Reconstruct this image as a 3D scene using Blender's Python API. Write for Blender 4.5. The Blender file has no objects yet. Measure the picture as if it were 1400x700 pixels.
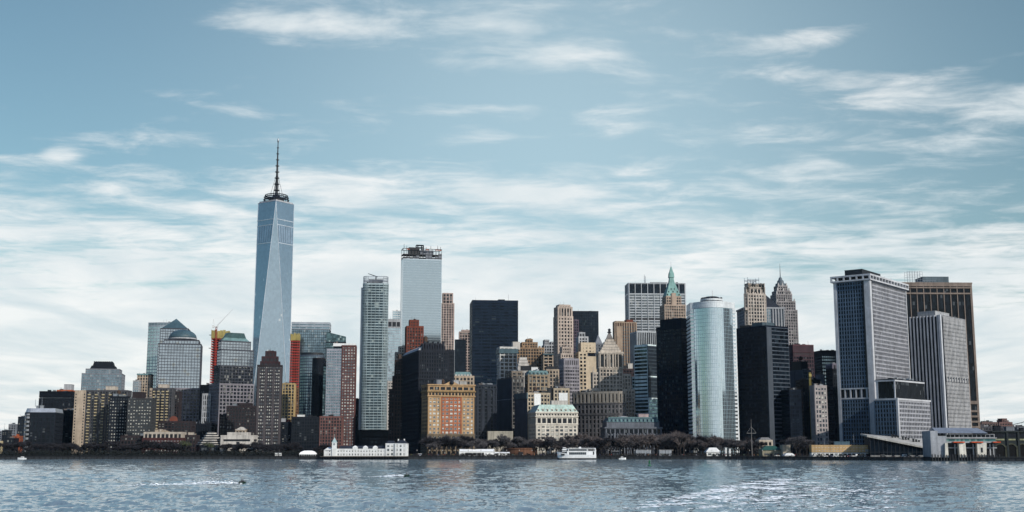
import bpy, math, random
from math import sin, cos, tan, pi, radians, sqrt, atan2, hypot
from mathutils import Vector
random.seed(11)
SC = bpy.context.scene
COL = SC.collection

# ---------------------------------------------------------------- camera
F, CX, CY, H = 1650.0, 700.0, 350.0, 10.0          # focal length in photo pixels, photo centre, eye height (m)
TILT = math.atan((611.5-CY)/F)
TC, TS = cos(TILT), sin(TILT)
cam_d = bpy.data.cameras.new('camera'); cam = bpy.data.objects.new('camera', cam_d); COL.objects.link(cam)
cam_d.sensor_width = 36.0; cam_d.lens = F/1400*36.0
cam_d.clip_start = 1.0; cam_d.clip_end = 60000
cam.location = (0, 0, H); cam.rotation_euler = (pi/2+TILT, 0, 0)
SC.camera = cam

# ---------------------------------------------------------------- sun, sky, exposure
SUN_EL, SUN_AZ = radians(31), radians(180-43)      # azimuth clockwise from +Y: behind the viewer, to the right
SUN_DIR = Vector((sin(SUN_AZ)*cos(SUN_EL), cos(SUN_AZ)*cos(SUN_EL), sin(SUN_EL)))
sd = bpy.data.lights.new('sun', 'SUN'); sd.energy = 4.6; sd.angle = radians(0.5); sd.color = (1.0, 0.92, 0.81)
so = bpy.data.objects.new('sun', sd); COL.objects.link(so)
so.rotation_euler = (-SUN_DIR).to_track_quat('-Z', 'Y').to_euler()
SC.view_settings.view_transform = 'Standard'; SC.view_settings.look = 'None'
SC.view_settings.exposure = 0.0; SC.view_settings.gamma = 1.0; SC.view_settings.use_curve_mapping = False

def world():
    w = bpy.data.worlds.new('World'); SC.world = w; w.use_nodes = True
    nt = w.node_tree; nt.nodes.clear(); N = nt.nodes.new; L = nt.links.new
    out = N('ShaderNodeOutputWorld'); bg = N('ShaderNodeBackground'); bg.inputs['Strength'].default_value = 0.1
    L(bg.outputs[0], out.inputs['Surface'])
    sky = N('ShaderNodeTexSky'); sky.sky_type = 'NISHITA'; sky.sun_disc = False
    sky.sun_elevation = SUN_EL; sky.sun_rotation = SUN_AZ; sky.air_density = 1.0; sky.dust_density = 1.2; sky.ozone_density = 2.0
    def math_(op, a, b=None, c=None):
        n = N('ShaderNodeMath'); n.operation = op
        for i, v in enumerate((a, b, c)):
            if v is None: continue
            if isinstance(v, (int, float)): n.inputs[i].default_value = v
            else: L(v, n.inputs[i])
        return n.outputs[0]
    tc = N('ShaderNodeTexCoord'); sep = N('ShaderNodeSeparateXYZ'); L(tc.outputs['Generated'], sep.inputs[0])
    X, Y, Z = sep.outputs
    tint = N('ShaderNodeMix'); tint.data_type = 'RGBA'; tint.blend_type = 'MULTIPLY'; tint.inputs[0].default_value = 1
    L(sky.outputs[0], tint.inputs[6])
    up = N('ShaderNodeMapRange'); up.inputs[1].default_value = .34; up.inputs[2].default_value = .62; up.interpolation_type = 'SMOOTHSTEP'; L(Z, up.inputs[0])
    tm = N('ShaderNodeMix'); tm.data_type = 'RGBA'; L(up.outputs[0], tm.inputs[0]); tm.inputs[6].default_value = SKY_TINT + (1,); tm.inputs[7].default_value = ZENITH_TINT + (1,); L(tm.outputs[2], tint.inputs[7])
    # cloud sheet seen in perspective: direction projected on a plane overhead
    zz = math_('MAXIMUM', Z, 0.0); zz = math_('ADD', zz, 0.05)
    u = math_('DIVIDE', X, zz); v = math_('DIVIDE', Y, zz)
    cmb = N('ShaderNodeCombineXYZ'); L(u, cmb.inputs[0]); L(v, cmb.inputs[1])
    def noise(scale, detail, rough, dist, sx=1, sy=1, off=(0, 0, 0)):
        mp = N('ShaderNodeMapping'); mp.inputs['Scale'].default_value = (sx, sy, 1); mp.inputs['Location'].default_value = off
        L(cmb.outputs[0], mp.inputs[0])
        n = N('ShaderNodeTexNoise'); n.inputs['Scale'].default_value = scale; n.inputs['Detail'].default_value = detail
        n.inputs['Roughness'].default_value = rough; n.inputs['Distortion'].default_value = dist
        L(mp.outputs[0], n.inputs['Vector']); return n.outputs[0]
    n1 = noise(1.7, 9, 0.58, 0.25, 0.75, 1.35, CLOUD_OFF)
    n2 = noise(4.6, 8, 0.62, 0.4, 0.85, 1.2, (3.1, 1.7, 0))
    n3 = noise(0.30, 4, 0.5, 0.2, 1.0, 0.7, (7.7, 2.2, 0))
    def amp(n, k): return math_('MULTIPLY', math_('SUBTRACT', n, 0.5), k)
    dens = math_('ADD', math_('ADD', amp(n1, 1.0), 0.5), math_('ADD', amp(n2, .95), amp(n3, 0.5)))
    az = math_('ARCTAN2', X, Y)                    # 0 straight ahead, + to the right
    el = math_('ARCSINE', Z)
    # cloud banks at given bearings (degrees): azimuth, elevation, half width, half height, gain
    for (a0, e0, wa, we, g) in CLOUD_BANKS:
        da = math_('DIVIDE', math_('SUBTRACT', az, radians(a0)), radians(wa)); de = math_('DIVIDE', math_('SUBTRACT', el, radians(e0)), radians(we))
        r2 = math_('ADD', math_('MULTIPLY', da, da), math_('MULTIPLY', de, de))
        gs = math_('MULTIPLY', math_('EXPONENT', math_('MULTIPLY', r2, -1.0)), g)
        dens = math_('ADD', dens, gs)
    # more cloud towards the horizon
    lo = N('ShaderNodeMapRange'); lo.inputs[1].default_value = radians(1); lo.inputs[2].default_value = radians(15.5)
    lo.inputs[3].default_value = CLOUD_LOW; lo.inputs[4].default_value = 0.0; lo.interpolation_type = 'SMOOTHSTEP'; L(el, lo.inputs[0])
    dens = math_('ADD', dens, lo.outputs[0])
    side = math_('COSINE', math_('SUBTRACT', az, radians(90)))   # unseen cloud added to the right, cleared to the left, for reflections in glass
    behind = math_('MINIMUM', math_('MAXIMUM', math_('SUBTRACT', 0.35, math_('COSINE', az)), 0.0), 0.6)
    dens = math_('ADD', dens, math_('MULTIPLY', math_('MULTIPLY', side, behind), CLOUD_SIDE))
    over = N('ShaderNodeMapRange'); over.inputs[1].default_value = .42; over.inputs[2].default_value = .75; over.inputs[3].default_value = 0; over.inputs[4].default_value = .3; L(Z, over.inputs[0])
    dens = math_('SUBTRACT', dens, over.outputs[0])
    mr = N('ShaderNodeMapRange'); mr.interpolation_type = 'SMOOTHSTEP'; L(dens, mr.inputs[0])
    mr.inputs[1].default_value = CLOUD_T0; mr.inputs[2].default_value = CLOUD_T1; mr.inputs[3].default_value = 0; mr.inputs[4].default_value = CLOUD_MAX
    # cloud brightness itself varies (grey undersides)
    n4 = noise(1.7, 6, 0.55, 0.3, 1.0, 0.5, (11.3, 5.1, 0))
    cr = N('ShaderNodeMapRange'); L(n4, cr.inputs[0]); cr.inputs[1].default_value = 0.35; cr.inputs[2].default_value = 0.62
    cr.inputs[3].default_value = 0.0; cr.inputs[4].default_value = 1.0
    cc = N('ShaderNodeMix'); cc.data_type = 'RGBA'; L(cr.outputs[0], cc.inputs[0])
    cc.inputs[6].default_value = CLOUD_DARK + (1,); cc.inputs[7].default_value = CLOUD_LIGHT + (1,)
    # smooth pale gradient added straight ahead so the sky darkens to the sides
    va = math_('DIVIDE', math_('SUBTRACT', az, radians(3)), radians(16)); ve = math_('DIVIDE', math_('SUBTRACT', el, radians(14)), radians(15))
    vl = math_('MULTIPLY', math_('EXPONENT', math_('MULTIPLY', math_('ADD', math_('MULTIPLY', va, va), math_('MULTIPLY', ve, ve)), -1.0)), CENTRE_GLOW)
    vm = N('ShaderNodeMix'); vm.data_type = 'RGBA'; L(vl, vm.inputs[0]); L(tint.outputs[2], vm.inputs[6]); vm.inputs[7].default_value = (6.5, 8.5, 9.3, 1)
    mix = N('ShaderNodeMix'); mix.data_type = 'RGBA'; L(mr.outputs[0], mix.inputs[0]); L(vm.outputs[2], mix.inputs[6]); L(cc.outputs[2], mix.inputs[7])
    L(mix.outputs[2], bg.inputs['Color'])
ZENITH_TINT = (.62, .92, 1.35)
CENTRE_GLOW = 0.46
SKY_TINT = (0.98, 1.12, 0.96)
CLOUD_OFF = (4.3, 0.6, 0.0)
CLOUD_BANKS = [(-11, 19.6, 5, .7, .28), (2.8, 18.7, 3.4, .7, .27), (13, 17, 2.5, .6, .3), (17.8, 16, 3, .8, .32), (23, 15, 3, .9, .3), (14.5, 13, 2, .5, .26), (21, 13.4, 2.5, .6, .26), (1, 11.8, 3, .4, .3), (-20.9, 13, 1, .4, .36), (-8, 12.2, 3, .5, .2), (15, 18.6, 2, .5, .2), (20, 20.6, 4, .5, .2), (0, 30, 40, 7, .18)]  # last bank lies unseen above the view, added to brighten the water
CLOUD_SIDE = 1.25
CLOUD_LOW = 0.85
CLOUD_T0, CLOUD_T1, CLOUD_MAX = 0.55, 1.04, 0.92
CLOUD_DARK, CLOUD_LIGHT = (7.0, 7.85, 8.2), (9.6, 9.7, 9.6)
world()

# ---------------------------------------------------------------- placing: where a sight line meets a given distance
G = 2.4                                            # street level above the water
def zat(py, Y):
    v = (CY-py)/F
    return H + Y*(TS+v*TC)/(TC-v*TS)
def xat(px, Y, z):
    return (px-CX)/F*(Y*TC+(z-H)*TS)
def along(px, P, d, z):                            # distance from P along d until it is seen in column px
    k = (px-CX)/F
    return (k*(P[1]*TC+(z-H)*TS)-P[0])/(d[0]-k*d[1]*TC)

# ---------------------------------------------------------------- materials (procedural)
MC = {}
ALB = 0.90
def newmat(name):
    m = bpy.data.materials.new(name); m.use_nodes = True
    nt = m.node_tree; return m, nt, nt.nodes['Principled BSDF'], nt.nodes.new, nt.links.new
def setin(b, **k):
    for n, v in k.items():
        b.inputs[n.replace('_', ' ')].default_value = v
def stone(rgb, rough=0.85, var=0.22, streak=0.3, key=None, spec=0.25, metal=0.0, scale=0.08):
    w_ = min(1, max(rgb)/.4); rgb = tuple(.5*(c/.5)**1.22*ALB*(t+(1-t)*w_*.7) for c, t in zip(rgb, (.86, .99, 1.2)))  # curve and cool tint deepen darker colours: navy shade put into albedo
    k = ('s', rgb, rough, var, streak, spec, metal, scale)
    if k in MC: return MC[k]
    m, nt, b, N, L = newmat('masonry'); MC[k] = m
    setin(b, Roughness=rough, Metallic=metal); b.inputs['Specular IOR Level'].default_value = spec
    tc = N('ShaderNodeTexCoord')
    n1 = N('ShaderNodeTexNoise'); n1.inputs['Scale'].default_value = scale; n1.inputs['Detail'].default_value = 8; n1.inputs['Roughness'].default_value = 0.65
    L(tc.outputs['Object'], n1.inputs['Vector'])
    mp = N('ShaderNodeMapping'); mp.inputs['Scale'].default_value = (0.6, 0.6, 0.03); L(tc.outputs['Object'], mp.inputs[0])
    n2 = N('ShaderNodeTexNoise'); n2.inputs['Scale'].default_value = 1.0; n2.inputs['Detail'].default_value = 5; L(mp.outputs[0], n2.inputs['Vector'])
    n3 = N('ShaderNodeTexNoise'); n3.inputs['Scale'].default_value = 0.9; n3.inputs['Detail'].default_value = 3; L(tc.outputs['Object'], n3.inputs['Vector'])
    def mr(src, a, c, lo, hi):
        r = N('ShaderNodeMapRange'); L(src, r.inputs[0]); r.inputs[1].default_value = a; r.inputs[2].default_value = c
        r.inputs[3].default_value = lo; r.inputs[4].default_value = hi; return r.outputs[0]
    a1 = mr(n1.outputs[0], .3, .7, 1-var, 1+var); a2 = mr(n2.outputs[0], .42, .68, 1.0, 1-streak); a3 = mr(n3.outputs[0], .3, .7, .9, 1.1)
    mu = N('ShaderNodeMath'); mu.operation = 'MULTIPLY'; L(a1, mu.inputs[0]); L(a2, mu.inputs[1])
    mu2 = N('ShaderNodeMath'); mu2.operation = 'MULTIPLY'; L(mu.outputs[0], mu2.inputs[0]); L(a3, mu2.inputs[1])
    vm = N('ShaderNodeVectorMath'); vm.operation = 'SCALE'; vm.inputs[0].default_value = rgb; L(mu2.outputs[0], vm.inputs['Scale'])
    L(vm.outputs[0], b.inputs['Base Color'])
    return m
def glass(rgb, metal=0.0, rough=0.12, spec=0.5, blind=0.12, blindc=(0.35, 0.36, 0.34), fh=3.8, bw=2.0, tilt=0.02, ior=1.5, var=0.5, blot=0.2):
    """Window glass: every pane (bay by storey) leans a hair differently, has its own depth of tone, and some have blinds drawn."""
    k = ('g', rgb, metal, rough, spec, blind, blindc, fh, bw, tilt, ior, var, blot)
    if k in MC: return MC[k]
    m, nt, b, N, L = newmat('window_glass'); MC[k] = m
    setin(b, Roughness=rough, Metallic=metal, IOR=ior); b.inputs['Specular IOR Level'].default_value = spec
    tc = N('ShaderNodeTexCoord')
    sc = N('ShaderNodeVectorMath'); sc.operation = 'MULTIPLY'; sc.inputs[1].default_value = (1/bw, 1/bw, 1/fh); L(tc.outputs['Object'], sc.inputs[0])
    ad = N('ShaderNodeVectorMath'); ad.operation = 'ADD'; ad.inputs[1].default_value = (.37, .41, .02); L(sc.outputs[0], ad.inputs[0])
    fl = N('ShaderNodeVectorMath'); fl.operation = 'FLOOR'; L(ad.outputs[0], fl.inputs[0])
    wn = N('ShaderNodeTexWhiteNoise'); wn.noise_dimensions = '3D'; L(fl.outputs[0], wn.inputs['Vector'])
    big = N('ShaderNodeTexNoise'); big.inputs['Scale'].default_value = 0.03; big.inputs['Detail'].default_value = 4; L(tc.outputs['Object'], big.inputs['Vector'])
    r = N('ShaderNodeMapRange'); L(wn.outputs['Value'], r.inputs[0]); r.inputs[3].default_value = 1-var; r.inputs[4].default_value = 1+var
    r2 = N('ShaderNodeMapRange'); L(big.outputs[0], r2.inputs[0]); r2.inputs[1].default_value = .3; r2.inputs[2].default_value = .7; r2.inputs[3].default_value = 1-blot; r2.inputs[4].default_value = 1+blot
    mm = N('ShaderNodeMath'); mm.operation = 'MULTIPLY'; L(r.outputs[0], mm.inputs[0]); L(r2.outputs[0], mm.inputs[1])
    vm = N('ShaderNodeVectorMath'); vm.operation = 'SCALE'; vm.inputs[0].default_value = rgb; L(mm.outputs[0], vm.inputs['Scale'])
    if blind > 0:
        sep = N('ShaderNodeSeparateColor'); L(wn.outputs['Color'], sep.inputs[0])
        gt = N('ShaderNodeMath'); gt.operation = 'LESS_THAN'; L(sep.outputs[1], gt.inputs[0]); gt.inputs[1].default_value = blind
        mx = N('ShaderNodeMix'); mx.data_type = 'RGBA'; L(gt.outputs[0], mx.inputs[0]); L(vm.outputs[0], mx.inputs[6]); mx.inputs[7].default_value = blindc + (1,)
        L(mx.outputs[2], b.inputs['Base Color'])
    else:
        L(vm.outputs[0], b.inputs['Base Color'])
    if tilt > 0:
        ge = N('ShaderNodeNewGeometry'); wv = N('ShaderNodeTexNoise'); wv.inputs['Scale'].default_value = 0.11; wv.inputs['Detail'].default_value = 2
        L(tc.outputs['Object'], wv.inputs['Vector'])
        s1 = N('ShaderNodeVectorMath'); s1.operation = 'SUBTRACT'; L(wn.outputs['Color'], s1.inputs[0]); s1.inputs[1].default_value = (.5, .5, .5)
        s2 = N('ShaderNodeVectorMath'); s2.operation = 'SUBTRACT'; L(wv.outputs['Color'], s2.inputs[0]); s2.inputs[1].default_value = (.5, .5, .5)
        k1 = N('ShaderNodeVectorMath'); k1.operation = 'SCALE'; L(s1.outputs[0], k1.inputs[0]); k1.inputs['Scale'].default_value = tilt
        k2 = N('ShaderNodeVectorMath'); k2.operation = 'SCALE'; L(s2.outputs[0], k2.inputs[0]); k2.inputs['Scale'].default_value = tilt*1.2
        a1 = N('ShaderNodeVectorMath'); L(k1.outputs[0], a1.inputs[0]); L(k2.outputs[0], a1.inputs[1])
        a2 = N('ShaderNodeVectorMath'); L(a1.outputs[0], a2.inputs[0]); L(ge.outputs['Normal'], a2.inputs[1])
        nn = N('ShaderNodeVectorMath'); nn.operation = 'NORMALIZE'; L(a2.outputs[0], nn.inputs[0]); L(nn.outputs[0], b.inputs['Normal'])
    return m

# ---------------------------------------------------------------- mesh builder
class MB:
    def __init__(s): s.v = []; s.f = []; s.mi = []; s.cur = 0; s.st = []
    def poly(s, pts):
        i = len(s.v); s.v += [tuple(p) for p in pts]; s.f.append(tuple(range(i, i+len(pts)))); s.mi.append(s.cur)
    def hexa(s, p):                                # 8 points: bottom ring ccw, top ring ccw
        i = len(s.v); s.st.append((i, len(s.f))); s.v += [tuple(q) for q in p]
        for f in ((3, 2, 1, 0), (4, 5, 6, 7), (0, 1, 5, 4), (1, 2, 6, 5), (2, 3, 7, 6), (3, 0, 4, 7)):
            s.f.append(tuple(i+k for k in f)); s.mi.append(s.cur)
    def box(s, x0, x1, y0, y1, z0, z1):
        s.hexa([(x0, y0, z0), (x1, y0, z0), (x1, y1, z0), (x0, y1, z0), (x0, y0, z1), (x1, y0, z1), (x1, y1, z1), (x0, y1, z1)])
    def obox(s, p, u, n, u0, u1, n0, n1, z0, z1):  # box in a face's own frame (u along, n outwards)
        def q(a, b, z): return (p[0]+u[0]*a+n[0]*b, p[1]+u[1]*a+n[1]*b, z)
        s.hexa([q(u0, n1, z0), q(u1, n1, z0), q(u1, n0, z0), q(u0, n0, z0), q(u0, n1, z1), q(u1, n1, z1), q(u1, n0, z1), q(u0, n0, z1)])
    def loft(s, rings, cap0=True, cap1=True):      # rings of equal length, each a list of 3D points ccw from above
        n = len(rings[0]); i = len(s.v); s.st.append((i, len(s.f)))
        for r in rings: s.v += [tuple(p) for p in r]
        for k in range(len(rings)-1):
            for j in range(n):
                a = i+k*n+j; b = i+k*n+(j+1) % n
                s.f.append((a, b, b+n, a+n)); s.mi.append(s.cur)
        if cap0: s.f.append(tuple(i+j for j in range(n-1, -1, -1))); s.mi.append(s.cur)
        if cap1: s.f.append(tuple(i+(len(rings)-1)*n+j for j in range(n))); s.mi.append(s.cur)
    def prism(s, pts, z0, z1): s.loft([[(x, y, z0) for x, y in pts], [(x, y, z1) for x, y in pts]])
    def frus(s, x0, x1, y0, y1, z0, z1, ix, iy=None):   # box whose top is drawn in by ix, iy
        iy = ix if iy is None else iy
        s.hexa([(x0, y0, z0), (x1, y0, z0), (x1, y1, z0), (x0, y1, z0), (x0+ix, y0+iy, z1), (x1-ix, y0+iy, z1), (x1-ix, y1-iy, z1), (x0+ix, y1-iy, z1)])
    def lathe(s, cx, cy, prof, n=16, a0=0.0):      # prof: (radius, z)
        s.loft([[(cx+r*cos(a0+2*pi*j/n), cy+r*sin(a0+2*pi*j/n), z) for j in range(n)] for r, z in prof])
    def tube(s, a, b, r0, r1=None, n=5):
        r1 = r0 if r1 is None else r1
        a = Vector(a); b = Vector(b); d = (b-a)
        if d.length < 1e-6: return
        d.normalize(); t = Vector((0, 0, 1)) if abs(d.z) < .9 else Vector((1, 0, 0)); e = d.cross(t).normalized(); g = d.cross(e)
        s.loft([[a+(e*cos(-2*pi*j/n)+g*sin(-2*pi*j/n))*r0 for j in range(n)], [b+(e*cos(-2*pi*j/n)+g*sin(-2*pi*j/n))*r1 for j in range(n)]])
    def mesh(s, name, mats, smooth=False):
        me = bpy.data.meshes.new(name); me.from_pydata(s.v, [], s.f)
        if not isinstance(mats, (list, tuple)): mats = [mats]
        for m in mats: me.materials.append(m)
        if len(mats) > 1: me.polygons.foreach_set('material_index', s.mi)
        if smooth: me.polygons.foreach_set('use_smooth', [True]*len(s.f))
        me.update(); return me
    def build(s, name, mats, parent=None, smooth=False, loc=None, rz=0):
        return link(name, s.mesh(name, mats, smooth), parent, loc, rz)
def link(name, me, parent=None, loc=None, rz=0):
    o = bpy.data.objects.new(name, me); COL.objects.link(o)
    if parent is not None: o.parent = parent
    if loc is not None: o.location = loc
    o.rotation_euler.z = rz
    return o
def tag(o, label=None, cat=None, group=None, kind=None):
    if label: o['label'] = label
    if cat: o['category'] = cat
    if group: o['group'] = group
    if kind: o['kind'] = kind
    return o
def empty(name, label, cat, loc, rz=0, group=None):
    o = bpy.data.objects.new(name, None); COL.objects.link(o); o.location = loc; o.rotation_euler.z = rz
    o.empty_display_size = 3
    return tag(o, label, cat, group)
KIDS = {}
def dup(root, loc, rz=0, label=None, group=None, scale=None):   # a thing copied with its parts and sub-parts
    if root not in KIDS:
        KIDS[root] = [(c, list(c.children)) for c in root.children]
    r = root.copy(); COL.objects.link(r); r.location = loc; r.rotation_euler.z = rz
    if scale: r.scale = scale
    if label: r['label'] = label
    if group: r['group'] = group
    for c, gs in KIDS[root]:
        k = c.copy(); COL.objects.link(k); k.parent = r
        for g in gs:
            q = g.copy(); COL.objects.link(q); q.parent = k
    return r

# ---------------------------------------------------------------- shared materials
ROOF = stone((0.12, 0.125, 0.13), .9)
ROOFL = stone((0.30, 0.31, 0.31), .9)
DARKM = stone((0.025, 0.028, 0.032), .5, spec=.3)
STEEL = stone((0.30, 0.31, 0.32), .45, metal=.6, streak=.1)
WHITE = stone((0.64, 0.64, 0.62), .6, var=.1, streak=.12)
WOOD = stone((0.10, 0.065, 0.045), .9)
PANE = glass((0.03, 0.04, 0.05), rough=.08, blind=0, tilt=.03, fh=50, bw=50)
BLIND = stone((0.5, 0.49, 0.44), .7, var=.1, streak=.1)

# ---------------------------------------------------------------- buildings
WINM = {}
def win_mesh(w, h, kind, frame):
    """one sash window: frame, pane, and for some a blind drawn part of the way"""
    k = (round(w, 2), round(h, 2), kind, frame.name)
    if k in WINM: return WINM[k]
    m = MB(); t = min(.12, w*.08)
    m.box(-w/2, -w/2+t, -.16, 0, 0, h); m.box(w/2-t, w/2, -.16, 0, 0, h)
    m.box(-w/2+t, w/2-t, -.15, 0, h-t, h); m.box(-w/2+t, w/2-t, -.15, 0, 0, t); m.box(-w/2+t, w/2-t, -.14, 0, h*.5-t*.4, h*.5+t*.4)
    m.cur = 1; m.box(-w/2+t*.5, w/2-t*.5, -.08, -.02, t*.5, h-t*.5)
    if kind: m.cur = 2; m.box(-w/2+t, w/2-t, -.10, -.085, h*(1-(.45, .8)[kind-1]), h-t)
    WINM[k] = m.mesh('window', [frame, PANE, BLIND]); return WINM[k]

SPLIT = set('corner_pier pilaster glazing cornice balcony dormer dormer_window column chimney turret bay_column fin sunny_rib fender_pile orange_strip post belt belt_column pinnacle obelisk stepped_roof mansard_roof pyramid_roof crown end_window frieze_panel attic_panel white_front terrace recess band finial floor_slab core_wall formwork catch_net wall_panel site_sheet steel_frame frame roof concrete_block shoulder pile rib door window reveal_shade roof_ledge roof_step side_shade balustrade'.split())
class Bld:
    def __init__(s, name, label, cat, A, Bx, py, Y, b=0, D=30, S=None, ground=G, group=None):
        """A, Bx: columns of the front's left and right corner at row py (its top); Y: distance of the left corner; b: turn of the front;
        D: depth in metres, or S: column of the far corner of the side in view."""
        s.Y = Y; s.b = radians(b); zt = zat(py, Y); s.r = (cos(s.b), sin(s.b)); s.d = (-sin(s.b), cos(s.b))
        s.A = (xat(A, Y, zt), Y); s.W = along(Bx, s.A, s.r, zt); s.g = ground; s.h = zt-ground
        if S is not None:
            s.D = along(S, s.A, s.d, zt) if S < A else along(S, (s.A[0]+s.W*s.r[0], s.A[1]+s.W*s.r[1]), s.d, zt)
            if not 6 < s.D < 120: print('DEPTH', name, A, Bx, 'D=', round(s.D, 1)); s.D = min(max(s.D, 8), 90)
        else: s.D = D
        if not 3 < s.W < 140: print('WIDTH', name, A, Bx, 'W=', round(s.W, 1))
        s.e = empty(name, label, cat, (s.A[0], s.A[1], ground), s.b, group)
        s.p = {}; s.np = {}; s.nwin = 0; s.tops = []; s.rest = None; s.rng = random.Random(int(A*7+py*3))
    def z(s, py): return zat(py, s.Y)-s.g
    def x(s, px, py, y=0.0):                       # local x of column px on the front (set back by y) at row py
        P = (s.A[0]+s.d[0]*y, s.A[1]+s.d[1]*y); return along(px, P, s.r, zat(py, s.Y))
    def y(s, px, py, x=0.0):                       # local depth of column px on the left face
        P = (s.A[0]+s.r[0]*x, s.A[1]+s.r[1]*x); return along(px, P, s.d, zat(py, s.Y))
    def m(s, part, mat):
        k = (part, mat.name)
        if k not in s.p: s.p[k] = (MB(), mat)
        return s.p[k][0]
    def poly(s, pts, z0, z1, wall, gl, st, edges=None, part='wall', core='glazing', win=None, roof=None, para=1.0, cap=True):
        """a storeyed block on footprint pts (ccw): glass core, piers and spandrels standing proud of it"""
        n = len(pts); W = s.m(part, wall)
        if gl is not None: s.m(core, gl).prism(pts, z0, z1-.3)
        fh, bw, pw, sh, pd, sd = st
        if 1.15 < pw < 2.5 and bw < 6 and win is None: bw *= 1.15; fh *= 1.08; pw *= .78; sh *= .8
        ed = range(n) if edges is None else edges
        nf = max(1, round((z1-z0)/fh)); f = (z1-z0)/nf
        for i in ed:
            p, q = pts[i], pts[(i+1) % n]; L = hypot(q[0]-p[0], q[1]-p[1])
            if L < .5: continue
            u = ((q[0]-p[0])/L, (q[1]-p[1])/L); nn = (u[1], -u[0])
            nb = max(1, round(L/bw)); bwi = L/nb
            if sh > 0:
                for k in range(nf+1):
                    a = max(z0, z0+k*f-sh*.5); c = min(z1-.35, z0+k*f+sh*.5)
                    if k == nf: a = z1-max(sh, .6)
                    if c > a: W.obox(p, u, nn, .02, L-.02, -.05, sd, a, c if k < nf else z1-.3)
            if pw > 0:
                for k in range(nb+1):
                    a = max(0, k*bwi-pw*.5); c = min(L, k*bwi+pw*.5)
                    if k == 0: c = max(c, pw)
                    if k == nb: a = min(a, L-pw)
                    W.obox(p, u, nn, a, c, -.06, pd, z0, z1-.31)
            if win is not None and i in win['e']:
                ww = bwi-pw; wh = f-sh; fr = win.get('m', WHITE); ang = atan2(u[1], u[0])
                for k in range(nf-1, -1, -1):
                    for j in range(nb):
                        a = s.rng.random(); kd = 0 if a < win.get('p', .55) else (1 if a < .8 else 2)
                        c0 = (j+.5)*bwi; zz = z0+k*f+sh*.5+.02
                        loc = (p[0]+u[0]*c0+nn[0]*.02, p[1]+u[1]*c0+nn[1]*.02, zz)
                        me = win_mesh(ww*.98, wh*.97, kd, fr)
                        if s.nwin < win.get('n', 100) and not win.get('far', False):
                            link('window', me, s.e, loc, ang); s.nwin += 1
                        else:
                            if s.rest is None: s.rest = (MB(), [fr, PANE, BLIND])
                            M = s.rest[0]; ca, sa = cos(ang), sin(ang); i0 = len(M.v)
                            M.v += [(loc[0]+v.co.x*ca-v.co.y*sa, loc[1]+v.co.x*sa+v.co.y*ca, loc[2]+v.co.z) for v in me.vertices]
                            for pl in me.polygons: M.f.append(tuple(i0+t for t in pl.vertices)); M.mi.append(pl.material_index)
        if cap:                                     # flat roof behind a parapet
            xs_ = [p[0] for p in pts]; ys_ = [p[1] for p in pts]; s.tops.append((z1, min(xs_), max(xs_), min(ys_), max(ys_)))
            cx = sum(p[0] for p in pts)/n; cy = sum(p[1] for p in pts)/n
            s.m('roof', roof or ROOF).prism([(cx+(x-cx)*.985, cy+(y-cy)*.985) for x, y in pts], z1-.32, z1-.1)
            if para > 0:
                P = MB()
                for i in range(n):
                    p, q = pts[i], pts[(i+1) % n]; L = hypot(q[0]-p[0], q[1]-p[1])
                    if L < .5: continue
                    u = ((q[0]-p[0])/L, (q[1]-p[1])/L); nn = (u[1], -u[0])
                    P.obox(p, u, nn, .01, L-.01, -.35, max(sd, pd)+.04+.01*(i % 2), z1-.31, z1+para)
                P.build('parapet', wall, s.e)
    def block(s, x0, x1, y0, y1, z0, z1, wall, gl, st, faces='FRL', **k):
        e = [dict(F=0, R=1, B=2, L=3)[c] for c in faces]
        if 'win' in k and k['win']: k['win'] = dict(k['win'], e=[dict(F=0, R=1, B=2, L=3)[c] for c in k['win']['f']])
        s.poly([(x0, y0), (x1, y0), (x1, y1), (x0, y1)], z0, z1, wall, gl, st, e, **k)
    def main(s, wall, gl, st, z0=0, z1=None, **k):
        s.block(0, s.W, 0, s.D, z0, s.h if z1 is None else z1, wall, gl, st, **k); return s
    def plant(s, x0, x1, y0, y1, z0, z1, mat=None, part='plant_room', louv=True):
        mat = mat or DARKM
        M = MB(); M.box(x0, x1, y0, y1, z0-.1, z1); M.box(x0-.25, x1+.25, y0-.25, y1+.25, z1+.003, z1+.35)
        if louv:
            n = max(2, int((x1-x0)/1.5))
            for i in range(n+1):
                xx = x0+(x1-x0-.3)*i/n; M.box(xx, xx+.3, y0-.12, y0+.1, z0+.3, z1-.3)
        M.build(part, mat, s.e)
    def tank(s, x, y, z, r=1.8, hh=4.0):           # timber water tank on legs
        M = MB()
        for a in range(4): M.tube((x+r*.7*cos(a*pi/2+.8), y+r*.7*sin(a*pi/2+.8), z-.3), (x+r*.7*cos(a*pi/2+.8), y+r*.7*sin(a*pi/2+.8), z+2.2), .15)
        M.lathe(x, y, [(r, z+2.1), (r, z+2.1+hh), (r*1.05, z+2.15+hh), (.1, z+3.6+hh)], 10)
        M.build('water_tank', WOOD, s.e)
    def clutter(s, x0, x1, y0, y1, z, n=4, big=1.0, tank=0, mats=None):
        R = s.rng; mats = mats or [DARKM, STEEL, ROOFL, stone((.2, .17, .15))]
        for i in range(n):
            w = R.uniform(2, 6)*big; d = R.uniform(3, 7)*big; h = R.uniform(1.6, 4.2)*big
            w = min(w, (x1-x0)*.5); d = min(d, (y1-y0)*.6)
            x = R.uniform(x0+.4, max(x0+.5, x1-w-.4)); y = R.uniform(y0+.6, max(y0+.7, y1-d-.4))
            s.plant(x, x+w, y, y+d, z+i*.004, z+h+i*.013, R.choice(mats), louv=R.random() < .5)
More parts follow.
